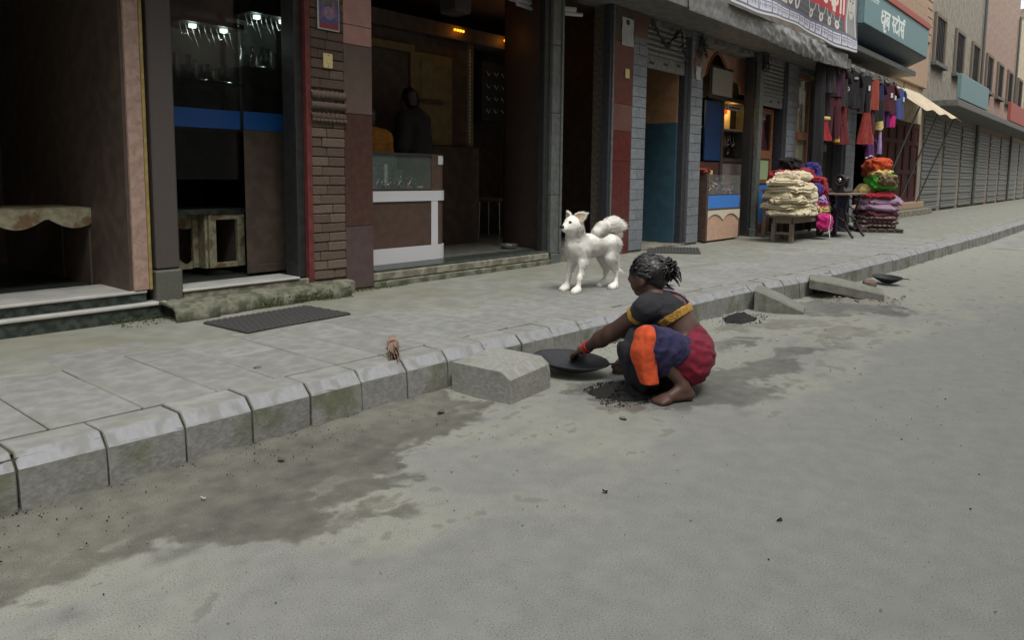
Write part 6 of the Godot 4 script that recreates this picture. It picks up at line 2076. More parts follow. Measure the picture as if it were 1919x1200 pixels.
	for k in 5:
		box("board", Vector3(-0.42, 0.05, -0.36 + k * 0.15), Vector3(0.42, 0.075, -0.24 + k * 0.15), "old_wood", p, 0.004)
	for k in 3:
		box("runner", Vector3(-0.40 + k * 0.37, 0.0, -0.36), Vector3(-0.34 + k * 0.37, 0.049, 0.36), "old_wood", p, 0.004)
	var B := [
		["folded_blanket", "dark checked folded blanket, lowest on the pallet", "blanket", 0.076, Vector3(0.72, 0.09, 0.62), "cloth_check", Vector2.ZERO],
		["folded_blanket", "dark checked folded blanket, second on the pallet", "blanket", 0.15, Vector3(0.74, 0.09, 0.62), "cloth_check", Vector2(0.02, 0)],
		["folded_blanket", "dark checked folded blanket, third on the pallet", "blanket", 0.225, Vector3(0.70, 0.09, 0.60), "cloth_check", Vector2(-0.02, 0.01)],
		["folded_blanket", "maroon folded blanket above the three checked ones", "blanket", 0.30, Vector3(0.76, 0.10, 0.62), "cloth_maroon", Vector2(0.02, 0.0)],
		["folded_blanket", "grey lilac mottled folded blanket above the maroon one", "blanket", 0.385, Vector3(0.74, 0.12, 0.62), "cloth_lilac_print", Vector2.ZERO],
		["folded_blanket", "pale lilac mottled folded blanket, topmost of the blankets", "blanket", 0.49, Vector3(0.78, 0.13, 0.64), "cloth_lilac_print", Vector2(0.02, 0.02)],
		["red_cloth", "red folded cloth lying on the topmost lilac blanket", "cloth", 0.605, Vector3(0.66, 0.09, 0.54), "cloth_red", Vector2(-0.06, 0)],
		["yellow_cloth", "pale yellow cloth lying on the red folded cloth at right", "cloth", 0.66, Vector3(0.52, 0.15, 0.5), "cloth_pale_yellow", Vector2(0.16, -0.05)],
		["green_bundle", "bright lime green cloth bag, largest of the pile at right", "cloth bundle", 0.74, Vector3(0.64, 0.30, 0.44), "cloth_lime", Vector2(0.03, 0.06)],
		["brown_bundle", "small olive brown bundle at the left of the lime green bag", "cloth bundle", 0.82, Vector3(0.30, 0.20, 0.30), "cloth_brown", Vector2(-0.26, 0.08)],
		["yellow_bundle", "pale yellow bundle between the lime green bag and orange bundle", "cloth bundle", 0.97, Vector3(0.46, 0.15, 0.34), "cloth_pale_yellow", Vector2(-0.05, 0.02)],
		["orange_bundle", "bright orange bundle on top of the pile at right", "cloth bundle", 1.06, Vector3(0.46, 0.25, 0.36), "cloth_orange", Vector2(0.0, 0.0)],
		["orange_bundle", "small orange bag slumping down the right side of the pile", "cloth bundle", 0.98, Vector3(0.24, 0.26, 0.30), "cloth_rust", Vector2(0.26, -0.04)],
	]
	for i in B.size():
		var g = B[i]
		var tn := 0.55
		var q := Vector3(g[6].x * cos(tn) + g[6].y * sin(tn), 0, -g[6].x * sin(tn) + g[6].y * cos(tn))
		var blanket := i < 8
		var o := obj(g[0], folded(g[4].x, g[4].y * 1.2, g[4].z, 90 + i, 3) if blanket else lump(g[4] * Vector3(1, 1.1, 1), 90 + i, 0.26, 1.7, 0.7, 44, 22, 0.05), g[5], self, Vector3(10.75, g[3], 1.12) + q, Vector3(0, tn + 0.08 * sin(i * 3.0), 0))
		tag(o, g[1], g[2])


# ------------------------------------------------------------------ the dog
func fur(m: ArrayMesh, n: int, sd: int, width: float, fn: Callable) -> ArrayMesh:
	# tapering locks over a surface; fn(point, normal) gives the lock as a vector, or zero for none
	var arr := m.surface_get_arrays(0)
	var V: PackedVector3Array = arr[Mesh.ARRAY_VERTEX]
	var N: PackedVector3Array = arr[Mesh.ARRAY_NORMAL]
	var I: PackedInt32Array = arr[Mesh.ARRAY_INDEX]
	var r := RandomNumberGenerator.new()
	r.seed = sd
	var P := PackedVector3Array()
	var Q := PackedVector3Array()
	var X := PackedInt32Array()
	var tris := I.size() / 3
	for k in n:
		var t := r.randi_range(0, tris - 1) * 3
		var a := r.randf()
		var b := r.randf()
		if a + b > 1.0:
			a = 1.0 - a
			b = 1.0 - b
		var p := V[I[t]] * (1.0 - a - b) + V[I[t + 1]] * a + V[I[t + 2]] * b
		var nn := (N[I[t]] + N[I[t + 1]] + N[I[t + 2]]).normalized()
		var d: Vector3 = fn.call(p, nn)
		if d == Vector3.ZERO:
			continue
		d = d * r.randf_range(0.6, 1.25) + Vector3(r.randf_range(-1, 1), r.randf_range(-1, 1), r.randf_range(-1, 1)) * d.length() * 0.22
		var s := d.cross(nn)
		if s.length() < 1e-6:
			continue
		s = s.normalized() * width * r.randf_range(0.6, 1.3)
		var i := P.size()
		var mid := p + d * 0.5 + nn * d.length() * 0.10
		P.append_array([p - s - nn * 0.004, p + s - nn * 0.004, mid - s * 0.7, mid + s * 0.7, p + d])
		for j in 5:
			Q.append(nn)
		if (mid + s * 0.7 - P[i]).cross(P[i + 1] - P[i]).dot(nn) > 0.0:
			X.append_array([i, i + 1, i + 3, i, i + 3, i + 2, i + 2, i + 3, i + 4])
		else:
			X.append_array([i, i + 3, i + 1, i, i + 2, i + 3, i + 2, i + 4, i + 3])
	var out := []
	out.resize(Mesh.ARRAY_MAX)
	out[Mesh.ARRAY_VERTEX] = P
	out[Mesh.ARRAY_NORMAL] = Q
	out[Mesh.ARRAY_INDEX] = X
	var o := ArrayMesh.new()
	o.add_surface_from_arrays(Mesh.PRIMITIVE_TRIANGLES, out)
	return o


func dog() -> void:
	# forward is -x, its near side +z
	var o := thing("dog", "white fluffy spitz-like dog with curled tail standing on the pavement", "dog", Vector3(1.22, 0.0, 1.36), -0.178)
	var v := func(x, y, z): return Vector3(x, y, z)
	var B := [
		[v.call(-0.15, 0.385, 0), v.call(-0.02, 0.385, 0), 0.096, 0.086], [v.call(-0.02, 0.39, 0), v.call(0.17, 0.397, 0), 0.080, 0.076],
		[v.call(-0.185, 0.35, 0), v.call(-0.16, 0.31, 0), 0.072, 0.06],
		[v.call(-0.175, 0.43, 0), v.call(-0.215, 0.53, 0.005), 0.076, 0.066],
		[v.call(-0.205, 0.45, 0.0), v.call(-0.225, 0.40, 0.0), 0.06, 0.055],
		[v.call(-0.232, 0.575, 0.01), v.call(-0.252, 0.565, 0.012), 0.062, 0.056],
		[v.call(-0.235, 0.55, 0.045), v.call(-0.235, 0.55, -0.03), 0.042, 0.042],
		[v.call(-0.275, 0.556, 0.014), v.call(-0.345, 0.537, 0.02), 0.042, 0.025], [v.call(-0.27, 0.535, 0.014), v.call(-0.33, 0.522, 0.019), 0.03, 0.018],
	]
	for s in [1.0, -1.0]:
		var fx := -0.012 if s > 0 else 0.02
		B.append([v.call(-0.165, 0.36, s * 0.06), v.call(-0.175 + fx, 0.25, s * 0.078), 0.048, 0.030])
		B.append([v.call(-0.175 + fx, 0.25, s * 0.078), v.call(-0.208 + fx, 0.12, s * 0.082), 0.029, 0.019])
		B.append([v.call(-0.208 + fx, 0.12, s * 0.082), v.call(-0.222 + fx, 0.035, s * 0.083), 0.0205, 0.0175])
		B.append([v.call(-0.225 + fx, 0.026, s * 0.083), v.call(-0.258 + fx, 0.02, s * 0.084), 0.019, 0.016])
		for t in [-1.0, 0.0, 1.0]:
			B.append([v.call(-0.255 + fx, 0.02, s * 0.084 + t * 0.013), v.call(-0.274 + fx, 0.014, s * 0.084 + t * 0.017), 0.009, 0.008])
		var hx := 0.0 if s > 0 else 0.03
		B.append([v.call(0.175, 0.39, s * 0.042), v.call(0.160 + hx, 0.275, s * 0.056), 0.080, 0.046])
		B.append([v.call(0.160 + hx, 0.27, s * 0.058), v.call(0.232 + hx, 0.145, s * 0.074), 0.043, 0.021])
		B.append([v.call(0.236 + hx, 0.143, s * 0.082), v.call(0.212 + hx, 0.035, s * 0.083), 0.0185, 0.016])
		B.append([v.call(0.208 + hx, 0.024, s * 0.083), v.call(0.172 + hx, 0.018, s * 0.084), 0.018, 0.016])
		for t in [-1.0, 0.0, 1.0]:
			B.append([v.call(0.172 + hx, 0.018, s * 0.084 + t * 0.012), v.call(0.155 + hx, 0.013, s * 0.084 + t * 0.016), 0.0105, 0.0095])
	var body := blob(B, 0.0075, 52.0, func(q: Vector3, d: float): return d + 0.007 + 0.003 * n3.get_noise_3d(q.x * 22.0, q.y * 22.0, q.z * 22.0))
	obj("body", body, "fur", o)
	var T := [Vector3(0.232, 0.425, 0.0), Vector3(0.262, 0.465, 0.005), Vector3(0.25, 0.508, 0.012), Vector3(0.175, 0.538, 0.018), Vector3(0.09, 0.525, 0.022), Vector3(0.035, 0.487, 0.024), Vector3(0.025, 0.45, 0.026)]
	var TB := []
	for i in T.size() - 1:
		TB.append([T[i], T[i + 1], [0.028, 0.033, 0.039, 0.043, 0.043, 0.037][i], [0.033, 0.039, 0.043, 0.043, 0.037, 0.024][i]])
	var tail := blob(TB, 0.009, 70.0, func(q: Vector3, d: float): return d + 0.002 * n3.get_noise_3d(q.x * 25.0, q.y * 25.0, q.z * 25.0))
	obj("tail", tail, "fur", o)
	# ears: cupped triangles, tan inside
	for s in [1.0, -1.0]:
		var base := Vector3(-0.222, 0.612, 0.012 + s * 0.052)
		var tip := Vector3(-0.190 if s > 0 else -0.232, 0.662 if s > 0 else 0.672, 0.012 + s * (0.128 if s > 0 else 0.09))
		var along := (tip - base).normalized()
		var facing := Vector3(-0.86, 0.1, s * 0.35).normalized()
		var wide := along.cross(facing).normalized()
		for k in 2:
			var e := sheet(func(u: float, w: float):
				var ww: float = 0.047 * (1.0 - pow(w, 2.4)) * (1.0 if k == 0 else 0.80)
				var c: float = 2.0 * u - 1.0
				return base + along * ((tip - base).length() * (w * (1.0 if k == 0 else 0.88) + (0.0 if k == 0 else 0.03)) - 0.015) + wide * c * ww + facing * (0.016 * c * c * (1.0 - w) + (0.0 if k == 0 else 0.006)), 10, 10, 0.008 if k == 0 else 0.003)
			obj("ear" if k == 0 else "inner_ear", e, "fur" if k == 0 else "fur_tan", o)
			if k == 0:
				obj("ear_hair", fur(e, 500, 41 + int(s), 0.0022, func(p: Vector3, nn: Vector3): return along * 0.010 - facing * 0.006 + nn * 0.006), "fur", o)
	obj("nose", lump(Vector3(0.034, 0.030, 0.036), 1, 0.04, 1.0, 0.85, 16, 10), "dog_black", o, Vector3(-0.369, 0.530, 0.0215))
	for s in [1.0, -1.0]:
		obj("eye", lump(Vector3(0.020, 0.021, 0.026), 2, 0.0, 1.0, 1.0, 14, 10), "dog_black", o, Vector3(-0.304, 0.572, 0.0155 + s * 0.034), Vector3(0, s * 0.6, 0.2))
	obj("mouth", tube([Vector3(-0.300, 0.527, 0.047), Vector3(-0.325, 0.517, 0.043), Vector3(-0.350, 0.517, 0.032), Vector3(-0.358, 0.518, 0.022), Vector3(-0.350, 0.517, 0.012), Vector3(-0.325, 0.517, 0.002), Vector3(-0.300, 0.527, -0.01)], [0.0035], 6), "dog_black", o)
	# coat
	obj("coat", fur(body, 20000, 51, 0.0030, func(p: Vector3, nn: Vector3):
		var flow := Vector3(0.55, -0.75, 0.0)
		var l := 0.022
		if p.x < -0.26 and p.y > 0.48:
			l = 0.007
			flow = Vector3(1, 0.1, 0)
			if p.x < -0.30:
				return Vector3.ZERO
		elif p.y < 0.16:
			l = 0.007
			flow = Vector3(0.3, -1, 0)
		elif p.x > 0.17:
			l = 0.048
			flow = Vector3(0.7, -0.8, 0)
		elif p.x < -0.13 and p.y > 0.3:
			l = 0.034
			flow = Vector3(0.25, -0.9, 0)
		elif p.y < 0.30:
			l = 0.024
		elif nn.y < -0.3:
			l = 0.03
		return (nn * 0.32 + flow).normalized() * l), "fur", o)
	obj("tail_plume", fur(tail, 7000, 52, 0.0030, func(p: Vector3, nn: Vector3):
		var c := Vector3(0.16, 0.50, 0.015)
		var out := (p - c).normalized()
		var back := Vector3(0.9, 0.15 + (0.25 if p.y > 0.53 else -0.45), 0.1)
		var tang := Vector3(-out.y, out.x, 0.0)
		if p.x > 0.13 and p.y > 0.50:
			return (Vector3(1.0, 0.05, 0.0) + nn * 0.25).normalized() * 0.075
		if p.x > 0.21:
			return (Vector3(0.6, -0.5, 0.0) + nn * 0.4).normalized() * 0.04
		return (tang * 0.8 + out * 0.15 + nn * 0.4 + Vector3(0.0, -0.2, 0.0)).normalized() * 0.02), "fur", o)


func loop(c: Vector3, axis: Vector3, r: float, n: int) -> Array:
	var s := axis.cross(Vector3.BACK).normalized()
	if s.length() < 0.1:
		s = Vector3.RIGHT
	var t := axis.cross(s).normalized()
	var p := []
	for i in n + 1:
		p.append(c + (s * cos(TAU * i / n) + t * sin(TAU * i / n)) * r)
	return p


# ------------------------------------------------------------------ the woman
func hand(W: Vector3, f: Vector3, up: Vector3, thumb: float, curl: float, s := 1.0) -> Array:
	# bones of a hand: wrist W, fingers along f, back of the hand up; thumb +1 or -1 says its side
	var sd := f.cross(up).normalized() * thumb
	var out := [[W, W + f * 0.03 * s, 0.024 * s, 0.026 * s]]
	for k in 4:
		var c := (0.5 - k / 3.0) * 0.062 * s
		var root: Vector3 = W + f * (0.085 - 0.006 * absf(k - 1.3)) * s + sd * c
		out.append([W + f * 0.02 * s + sd * c * 0.6, root, 0.014 * s, 0.0105 * s])
		var l: float = [0.068, 0.078, 0.072, 0.056][k] * s
		var a := curl * (0.9 + 0.1 * k)
		var d1 := (f * cos(a) - up * sin(a) + sd * c * 2.0).normalized()
		var d2 := (f * cos(a * 2.0) - up * sin(a * 2.0) + sd * c * 1.2).normalized()
		var d3 := (f * cos(a * 2.7) - up * sin(a * 2.7)).normalized()
		var p1 := root + d1 * l * 0.45
		var p2 := p1 + d2 * l * 0.32
		out.append([root, p1, 0.0098 * s, 0.009 * s])
		out.append([p1, p2, 0.009 * s, 0.008 * s])
		out.append([p2, p2 + d3 * l * 0.25, 0.008 * s, 0.0066 * s])
	var t0 := W + f * 0.022 * s + sd * 0.024 * s
	var t1 := t0 + (f * 0.55 + sd * 0.75 - up * 0.25).normalized() * 0.042 * s
	out.append([t0, t1, 0.0145 * s, 0.0115 * s])
	out.append([t1, t1 + (f * 0.9 + sd * 0.2 - up * 0.3).normalized() * 0.032 * s, 0.0112 * s, 0.008 * s])
	return out


func woman() -> void:
	var o := thing("person", "person squatting on the road in black blouse and crimson skirt, reaching to the iron pan", "person", Vector3(-0.40, -0.2, 3.0))
	var z := Vector3(-0.40, -0.2, 3.0)
	var hipL := Vector3(-0.412, 0.005, 3.09) - z
	var hipR := Vector3(-0.262, 0.0, 3.025) - z
	var pel := Vector3(-0.325, 0.02, 3.05) - z
	var waist := Vector3(-0.328, 0.125, 3.018) - z
	var ribs := Vector3(-0.355, 0.225, 2.945) - z
	var neck := Vector3(-0.388, 0.315, 2.865) - z
	var head := Vector3(-0.380, 0.400, 2.820) - z
	var shL := Vector3(-0.520, 0.258, 2.895) - z
	var shR := Vector3(-0.222, 0.262, 2.850) - z
	var elL := Vector3(-0.482, 0.078, 2.650) - z
	var wrL := Vector3(-0.410, -0.060, 2.425) - z
	var elR := Vector3(-0.19, 0.05, 2.66) - z
	var wrR := Vector3(-0.225, -0.105, 2.60) - z
	var kneeL := Vector3(-0.685, 0.125, 2.985) - z
	var ankL := Vector3(-0.520, -0.125, 3.125) - z
	var heelL := Vector3(-0.495, -0.172, 3.15) - z
	var ballL := Vector3(-0.635, -0.183, 3.075) - z
	var kneeR := Vector3(-0.40, 0.10, 2.74) - z
	var ankR := Vector3(-0.30, -0.125, 2.93) - z
	var heelR := Vector3(-0.285, -0.172, 2.955) - z
	var ballR := Vector3(-0.345, -0.183, 2.82) - z
	var hf := Vector3(0.10, -0.42, -0.90).normalized()   # where the face looks
	var hu := Vector3(0.02, 0.90, -0.42).normalized()
	var hs := hf.cross(hu).normalized()
	var B := [
		[hipL, hipR, 0.092, 0.092], [pel, waist, 0.092, 0.082], [waist, ribs, 0.081, 0.084], [ribs + Vector3(-0.03, 0.0, 0), ribs + Vector3(0.04, 0.0, 0), 0.077, 0.077],
		[ribs, neck - Vector3(0, 0.035, 0), 0.08, 0.05], [shL.lerp(neck, 0.35), shL, 0.046, 0.047], [shR.lerp(neck, 0.35), shR, 0.046, 0.047],
		[neck, head - hu * 0.05, 0.050, 0.046],
		[shL, elL, 0.051, 0.040], [elL, elL.lerp(wrL, 0.35), 0.039, 0.040], [elL.lerp(wrL, 0.35), wrL, 0.040, 0.0245], [shR, elR, 0.050, 0.038], [elR, wrR, 0.038, 0.025],
		[hipL, kneeL.lerp(hipL, 0.06), 0.082, 0.040], [kneeL.lerp(ankL, 0.06), kneeL.lerp(ankL, 0.35), 0.040, 0.044], [kneeL.lerp(ankL, 0.35), ankL, 0.044, 0.026],
		[hipR, kneeR, 0.092, 0.060], [kneeR, kneeR.lerp(ankR, 0.4), 0.055, 0.055], [kneeR.lerp(ankR, 0.4), ankR, 0.055, 0.034],
		[ankR, heelR, 0.030, 0.028], [ankR + Vector3(0, -0.015, -0.01), ballR, 0.03, 0.022],
	]
	var F := [[ankL.lerp(kneeL, 0.12), ankL, 0.029, 0.027], [ankL, heelL, 0.027, 0.027], [ankL + Vector3(-0.012, -0.012, -0.004), ballL, 0.028, 0.0185], [heelL + Vector3(-0.02, -0.004, -0.01), ballL, 0.022, 0.019]]
	for f in [[ballL, (ballL - heelL).normalized()], [ballR, (ballR - heelR).normalized()]]:
		var fd: Vector3 = Vector3(f[1].x, 0, f[1].z).normalized()
		var fs := fd.cross(Vector3.UP)
		for k in 5:
			var c := (k - 2.0) * 0.0165
			(F if f[0] == ballL else B).append([f[0] + fs * c * 0.9 - fd * 0.01, f[0] + fs * c * 1.15 + fd * (0.045 - 0.006 * absf(k - (1.0 if f[0] == ballR else 3.0))) - Vector3(0, 0.007, 0), 0.0135, 0.0092])
	var body := blob(B, 0.0085, 62.0)
	var foot := blob(F, 0.0045, 120.0)
	# head and hands on finer grids
	var Hd := [
		[head + hu * 0.028 - hf * 0.022, head + hu * 0.022 + hf * 0.03, 0.083, 0.074], [head - hu * 0.02 + hf * 0.03, head - hu * 0.072 + hf * 0.058, 0.060, 0.030],
		[head - hu * 0.03 - hf * 0.02, neck, 0.052, 0.050],
		[head + hu * 0.012 + hf * 0.098, head - hu * 0.026 + hf * 0.114, 0.009, 0.013],
		[head - hu * 0.026 + hf * 0.103 + hs * 0.012, head - hu * 0.026 + hf * 0.103 - hs * 0.012, 0.009, 0.009],
		[head - hu * 0.05 + hf * 0.094 + hs * 0.02, head - hu * 0.05 + hf * 0.094 - hs * 0.02, 0.009, 0.009], [head - hu * 0.062 + hf * 0.091 + hs * 0.016, head - hu * 0.062 + hf * 0.091 - hs * 0.016, 0.010, 0.010],
		[head + hu * 0.022 + hf * 0.088 + hs * 0.032, head + hu * 0.022 + hf * 0.088 - hs * 0.032, 0.017, 0.017],
		[head - hu * 0.018 + hf * 0.07 + hs * 0.043, head - hu * 0.018 + hf * 0.07 - hs * 0.043, 0.024, 0.024]]
	for s in [-1.0, 1.0]:
		var e: Vector3 = head - hf * 0.004 + hs * s * 0.079 - hu * 0.004
		for k in 7:
			var a := -0.6 + k * 0.65
			var a2 := a + 0.65
			Hd.append([e + (hu * cos(a) * 0.028 - hf * sin(a) * 0.017) + hs * s * 0.004, e + (hu * cos(a2) * 0.028 - hf * sin(a2) * 0.017) + hs * s * 0.004, 0.006, 0.006])
		Hd.append([e - hf * 0.004, e + hu * 0.012, 0.009, 0.008])
	var face := blob(Hd, 0.0045, 130.0)
	var fL := (wrL - elL).normalized()
	var hl := blob(hand(wrL - fL * 0.004, (fL + Vector3(0.0, 0.08, -0.05)).normalized(), Vector3(-0.35, 0.86, 0.3).normalized(), 1.0, 0.42, 0.98), 0.0035, 210.0)
	var fR := Vector3(-0.30, -0.28, 0.0).normalized()
	var hr := blob(hand(wrR, fR, Vector3(-0.3, 0.5, 0.8).normalized(), -1.0, 0.55, 0.95), 0.004, 200.0)
	obj("body", join([[body, Transform3D.IDENTITY], [face, Transform3D.IDENTITY], [foot, Transform3D.IDENTITY], [hl, Transform3D.IDENTITY], [hr, Transform3D.IDENTITY]]), "skin", o)
	for s in [-1.0, 1.0]:
		obj("eye", lump(Vector3(0.024, 0.016, 0.02), 1, 0.0, 1.0, 1.0, 14, 8), "paper_white", o, head + hf * 0.078 + hs * s * 0.032 - Vector3(0, 0.004, 0))
		obj("pupil", lump(Vector3(0.011, 0.011, 0.01), 1, 0.0, 1.0, 1.0, 12, 8), "dog_black", o, head + hf * 0.088 + hs * s * 0.032 - Vector3(0, 0.004, 0))
		obj("eyebrow", tube([head + hf * 0.103 + hu * 0.030 + hs * s * 0.014, head + hf * 0.104 + hu * 0.036 + hs * s * 0.032, head + hf * 0.092 + hu * 0.030 + hs * s * 0.052], [0.004], 6), "hair", o)
	# blouse: short sleeves with gold edges, bare midriff, low back
	var tdir := (neck - waist).normalized()
	var armL := (elL - shL).normalized()
	var armR := (elR - shR).normalized()
	var blouse := [
		[waist.lerp(ribs, 0.2), ribs, 0.086, 0.094], [ribs + Vector3(-0.035, 0.0, 0), ribs + Vector3(0.045, 0.0, 0), 0.087, 0.087], [ribs, neck - tdir * 0.06, 0.084, 0.056],
		[shL.lerp(neck, 0.4), shL, 0.054, 0.057], [shR.lerp(neck, 0.4), shR, 0.054, 0.057], [shL, shL + armL * 0.13, 0.057, 0.052], [shR, shR + armR * 0.13, 0.057, 0.052]]
	var hem := waist.lerp(ribs, 0.52)
	var hemn := (tdir + Vector3(0.12, 0.0, 0.05)).normalized()
	var wrink := func(q: Vector3) -> float: return -0.006 * maxf(0.0, ridge.get_noise_3d(q.x * 9.0, q.y * 15.0, q.z * 9.0)) + 0.002
	var cut := func(q: Vector3, d: float, lo: float, hi: float) -> float:
		# lower hem, sleeve hems, neck opening and the low scoop of the back
		var r := maxf(d + wrink.call(q), lo - (q - hem).dot(hemn))
		r = maxf(r, (q - shL).dot(armL) - hi)
		if (q - shR).dot(armR) > -0.02:
			r = maxf(r, (q - shR).dot(armR) - hi)
		r = maxf(r, 0.062 - (q - (neck + Vector3(0.0, 0.0, 0.005))).length())
		var bk := (q - (ribs.lerp(neck, 0.62) + Vector3(0.035, 0.0, 0.085)))
		r = maxf(r, 0.062 - Vector3(bk.x * 1.25, bk.y * 0.8, bk.z).length())
		return r
	obj("blouse", blob(blouse, 0.0078, 55.0, func(q: Vector3, d: float): return cut.call(q, d, 0.0, 0.098)), "cloth_blouse", o)
	var trim := []
	for b in blouse:
		trim.append([b[0], b[1], b[2] + 0.003, b[3] + 0.003])
	obj("gold_hem", blob(trim, 0.0065, 55.0, func(q: Vector3, d: float): return maxf(cut.call(q, d, -0.002, 0.06), (q - hem).dot(hemn) - 0.044)), "cloth_gold", o)
	for k in 2:
		var sh: Vector3 = [shL, shR][k]
		var ad: Vector3 = [armL, armR][k]
		obj("gold_sleeve_band", blob([[sh, sh + ad * 0.14, 0.0605, 0.0555]], 0.0055, 60.0, func(q: Vector3, d: float): return maxf(maxf(d + wrink.call(q), (q - sh).dot(ad) - 0.101), 0.044 - (q - sh).dot(ad))), "cloth_gold", o)
	# strap of pale inner cloth beside the back opening
	var st := []
	for i in 10:
		var t := i / 9.0
		st.append(Vector3(-0.385, 0.345, 2.915).lerp(Vector3(-0.285, 0.262, 3.035), t) + Vector3(0.012, 0.016, 0.01) * sin(PI * t) - z)
	obj("back_strap", tube(st, [0.009, 0.011, 0.011, 0.009], 8, 0.5), "cloth_grey_lilac", o)
	# crimson skirt: round the hips and the upper thighs, gathered at the waist
	var skirt := [
		[hipL + Vector3(0, -0.012, 0.0), hipR + Vector3(0, -0.012, 0.0), 0.112, 0.112], [hipL + Vector3(0.0, -0.055, 0.0), hipR + Vector3(0, -0.055, 0.0), 0.098, 0.098], [pel, pel.lerp(waist, 0.55), 0.112, 0.103],
		[hipL, hipL.lerp(kneeL, 0.55), 0.106, 0.086], [hipR, hipR.lerp(kneeR, 0.85), 0.118, 0.08]]
	var wl := pel.lerp(waist, 0.48)
	obj("skirt", blob(skirt, 0.0085, 48.0, func(q: Vector3, d: float):
		var p: Vector3 = q - hipL
		var fold: float = 0.003 * sin(p.x * 30.0 + p.y * 110.0 + 4.0 * n3.get_noise_3d(q.x * 6.0, q.y * 6.0, q.z * 6.0)) - 0.009 * maxf(0.0, ridge.get_noise_3d(q.x * 5.0 + q.y * 3.0, q.y * 9.0, q.z * 5.0))
		var th := (kneeL - hipL).normalized()
		return maxf(maxf(d + fold, (q - wl).dot(tdir) - 0.03), p.dot(th) - 0.21 - 0.05 * p.y)), "cloth_crimson", o)
	obj("skirt_waistband", tube(loop(wl + tdir * 0.022, tdir, 0.098, 28), [0.012], 8), "cloth_crimson", o)
	# navy cloth thrown over the left knee and thigh, hanging down inside
	var th := (kneeL - hipL).normalized()
	var shin := (ankL - kneeL).normalized()
	obj("navy_cloth", blob([[kneeL + Vector3(0.01, 0.0, 0.01), kneeL.lerp(hipL, 0.62) + Vector3(-0.01, 0.012, 0.01), 0.078, 0.092], [kneeL.lerp(hipL, 0.35) + Vector3(-0.03, -0.02, 0.03), kneeL.lerp(hipL, 0.4) + Vector3(-0.03, -0.09, 0.02), 0.06, 0.045], [kneeL.lerp(hipL, 0.3) + Vector3(0.0, -0.05, -0.02), Vector3(-0.55, -0.06, 2.98) - z, 0.05, 0.045]], 0.008, 50.0, func(q: Vector3, d: float):
		var fold: float = -0.010 * maxf(0.0, ridge.get_noise_3d(q.x * 6.0, q.y * 10.0, q.z * 6.0)) + 0.004 * sin((q - kneeL).dot(th) * 70.0 + q.y * 30.0 + 3.0 * n3.get_noise_3d(q.x * 7.0, q.y * 7.0, q.z * 7.0)) 
		return maxf(d + fold, (q - kneeL).dot(th) + 0.012)), "cloth_navy", o)
	# orange cloth over the front of the left knee and shin
	var fr := Vector3(-0.72, 0.0, -0.30).normalized()
	obj("orange_cloth", blob([[kneeL + Vector3(0.012, 0.006, 0.004), kneeL + Vector3(-0.006, -0.06, 0.0), 0.064, 0.055], [kneeL + Vector3(-0.006, -0.06, 0.0), Vector3(-0.69, -0.085, 3.02) - z, 0.054, 0.046]], 0.0078, 55.0, func(q: Vector3, d: float):
		var fold: float = -0.007 * maxf(0.0, ridge.get_noise_3d(q.x * 9.0, q.y * 3.0, q.z * 9.0)) + 0.002 * sin(q.x * 95.0 - q.z * 80.0 + 3.0 * n3.get_noise_3d(q.x * 5.0, q.y * 3.0, q.z * 5.0))
		return maxf(d + fold, 0.105 - q.y)), "cloth_orange", o)
	# dark end of the cloth hanging in front, between the knees
	obj("dark_drape", blob([[ribs + Vector3(-0.07, -0.05, -0.07), Vector3(-0.58, 0.03, 2.86) - z, 0.075, 0.07], [Vector3(-0.58, 0.03, 2.86) - z, Vector3(-0.55, -0.10, 2.90) - z, 0.07, 0.085], [Vector3(-0.55, -0.08, 2.90) - z, Vector3(-0.42, -0.12, 2.95) - z, 0.075, 0.08]], 0.0095, 45.0, func(q: Vector3, d: float): return d + 0.008 * sin(q.x * 60.0 + q.z * 50.0 + q.y * 14.0) + 0.006 * ridge.get_noise_3d(q.x * 8.0, q.y * 8.0, q.z * 8.0)), "cloth_ink", o)
	# bangles
	var wd := (wrL - elL).normalized()
	for k in 4:
		obj("bangle", tube(loop(wrL - wd * (0.012 + 0.011 * k), wd, 0.031, 18), [0.0055], 6), ["cloth_orange", "cloth_red", "cloth_rust", "cloth_red"][k], o)
	var we := (wrR - elR).normalized()
	for k in 3:
		obj("bangle", tube(loop(wrR - we * (0.01 + 0.011 * k), we, 0.031, 16), [0.0055], 6), "cloth_red", o)
	# hair: wet ropes drawn back from the face into a loose knot with hanging ends
	var skull := blob([[head + hu * 0.034 - hf * 0.026, head + hu * 0.032 + hf * 0.022, 0.089, 0.080], [head + hu * 0.0 - hf * 0.05, head - hu * 0.03 - hf * 0.045, 0.075, 0.058]], 0.007, 80.0, func(q: Vector3, d: float):
		var p: Vector3 = q - head
		return maxf(d + 0.003 * ridge.get_noise_3d(q.x * 30.0, q.y * 30.0, q.z * 30.0), p.dot(hf) * 0.85 - p.dot(hu) * 0.9 - 0.015))
	var ropes := [[skull, Transform3D.IDENTITY]]
	R.seed = 31
	var knot := head - hf * 0.105 + hu * 0.012 + Vector3(0.04, -0.005, 0.0)
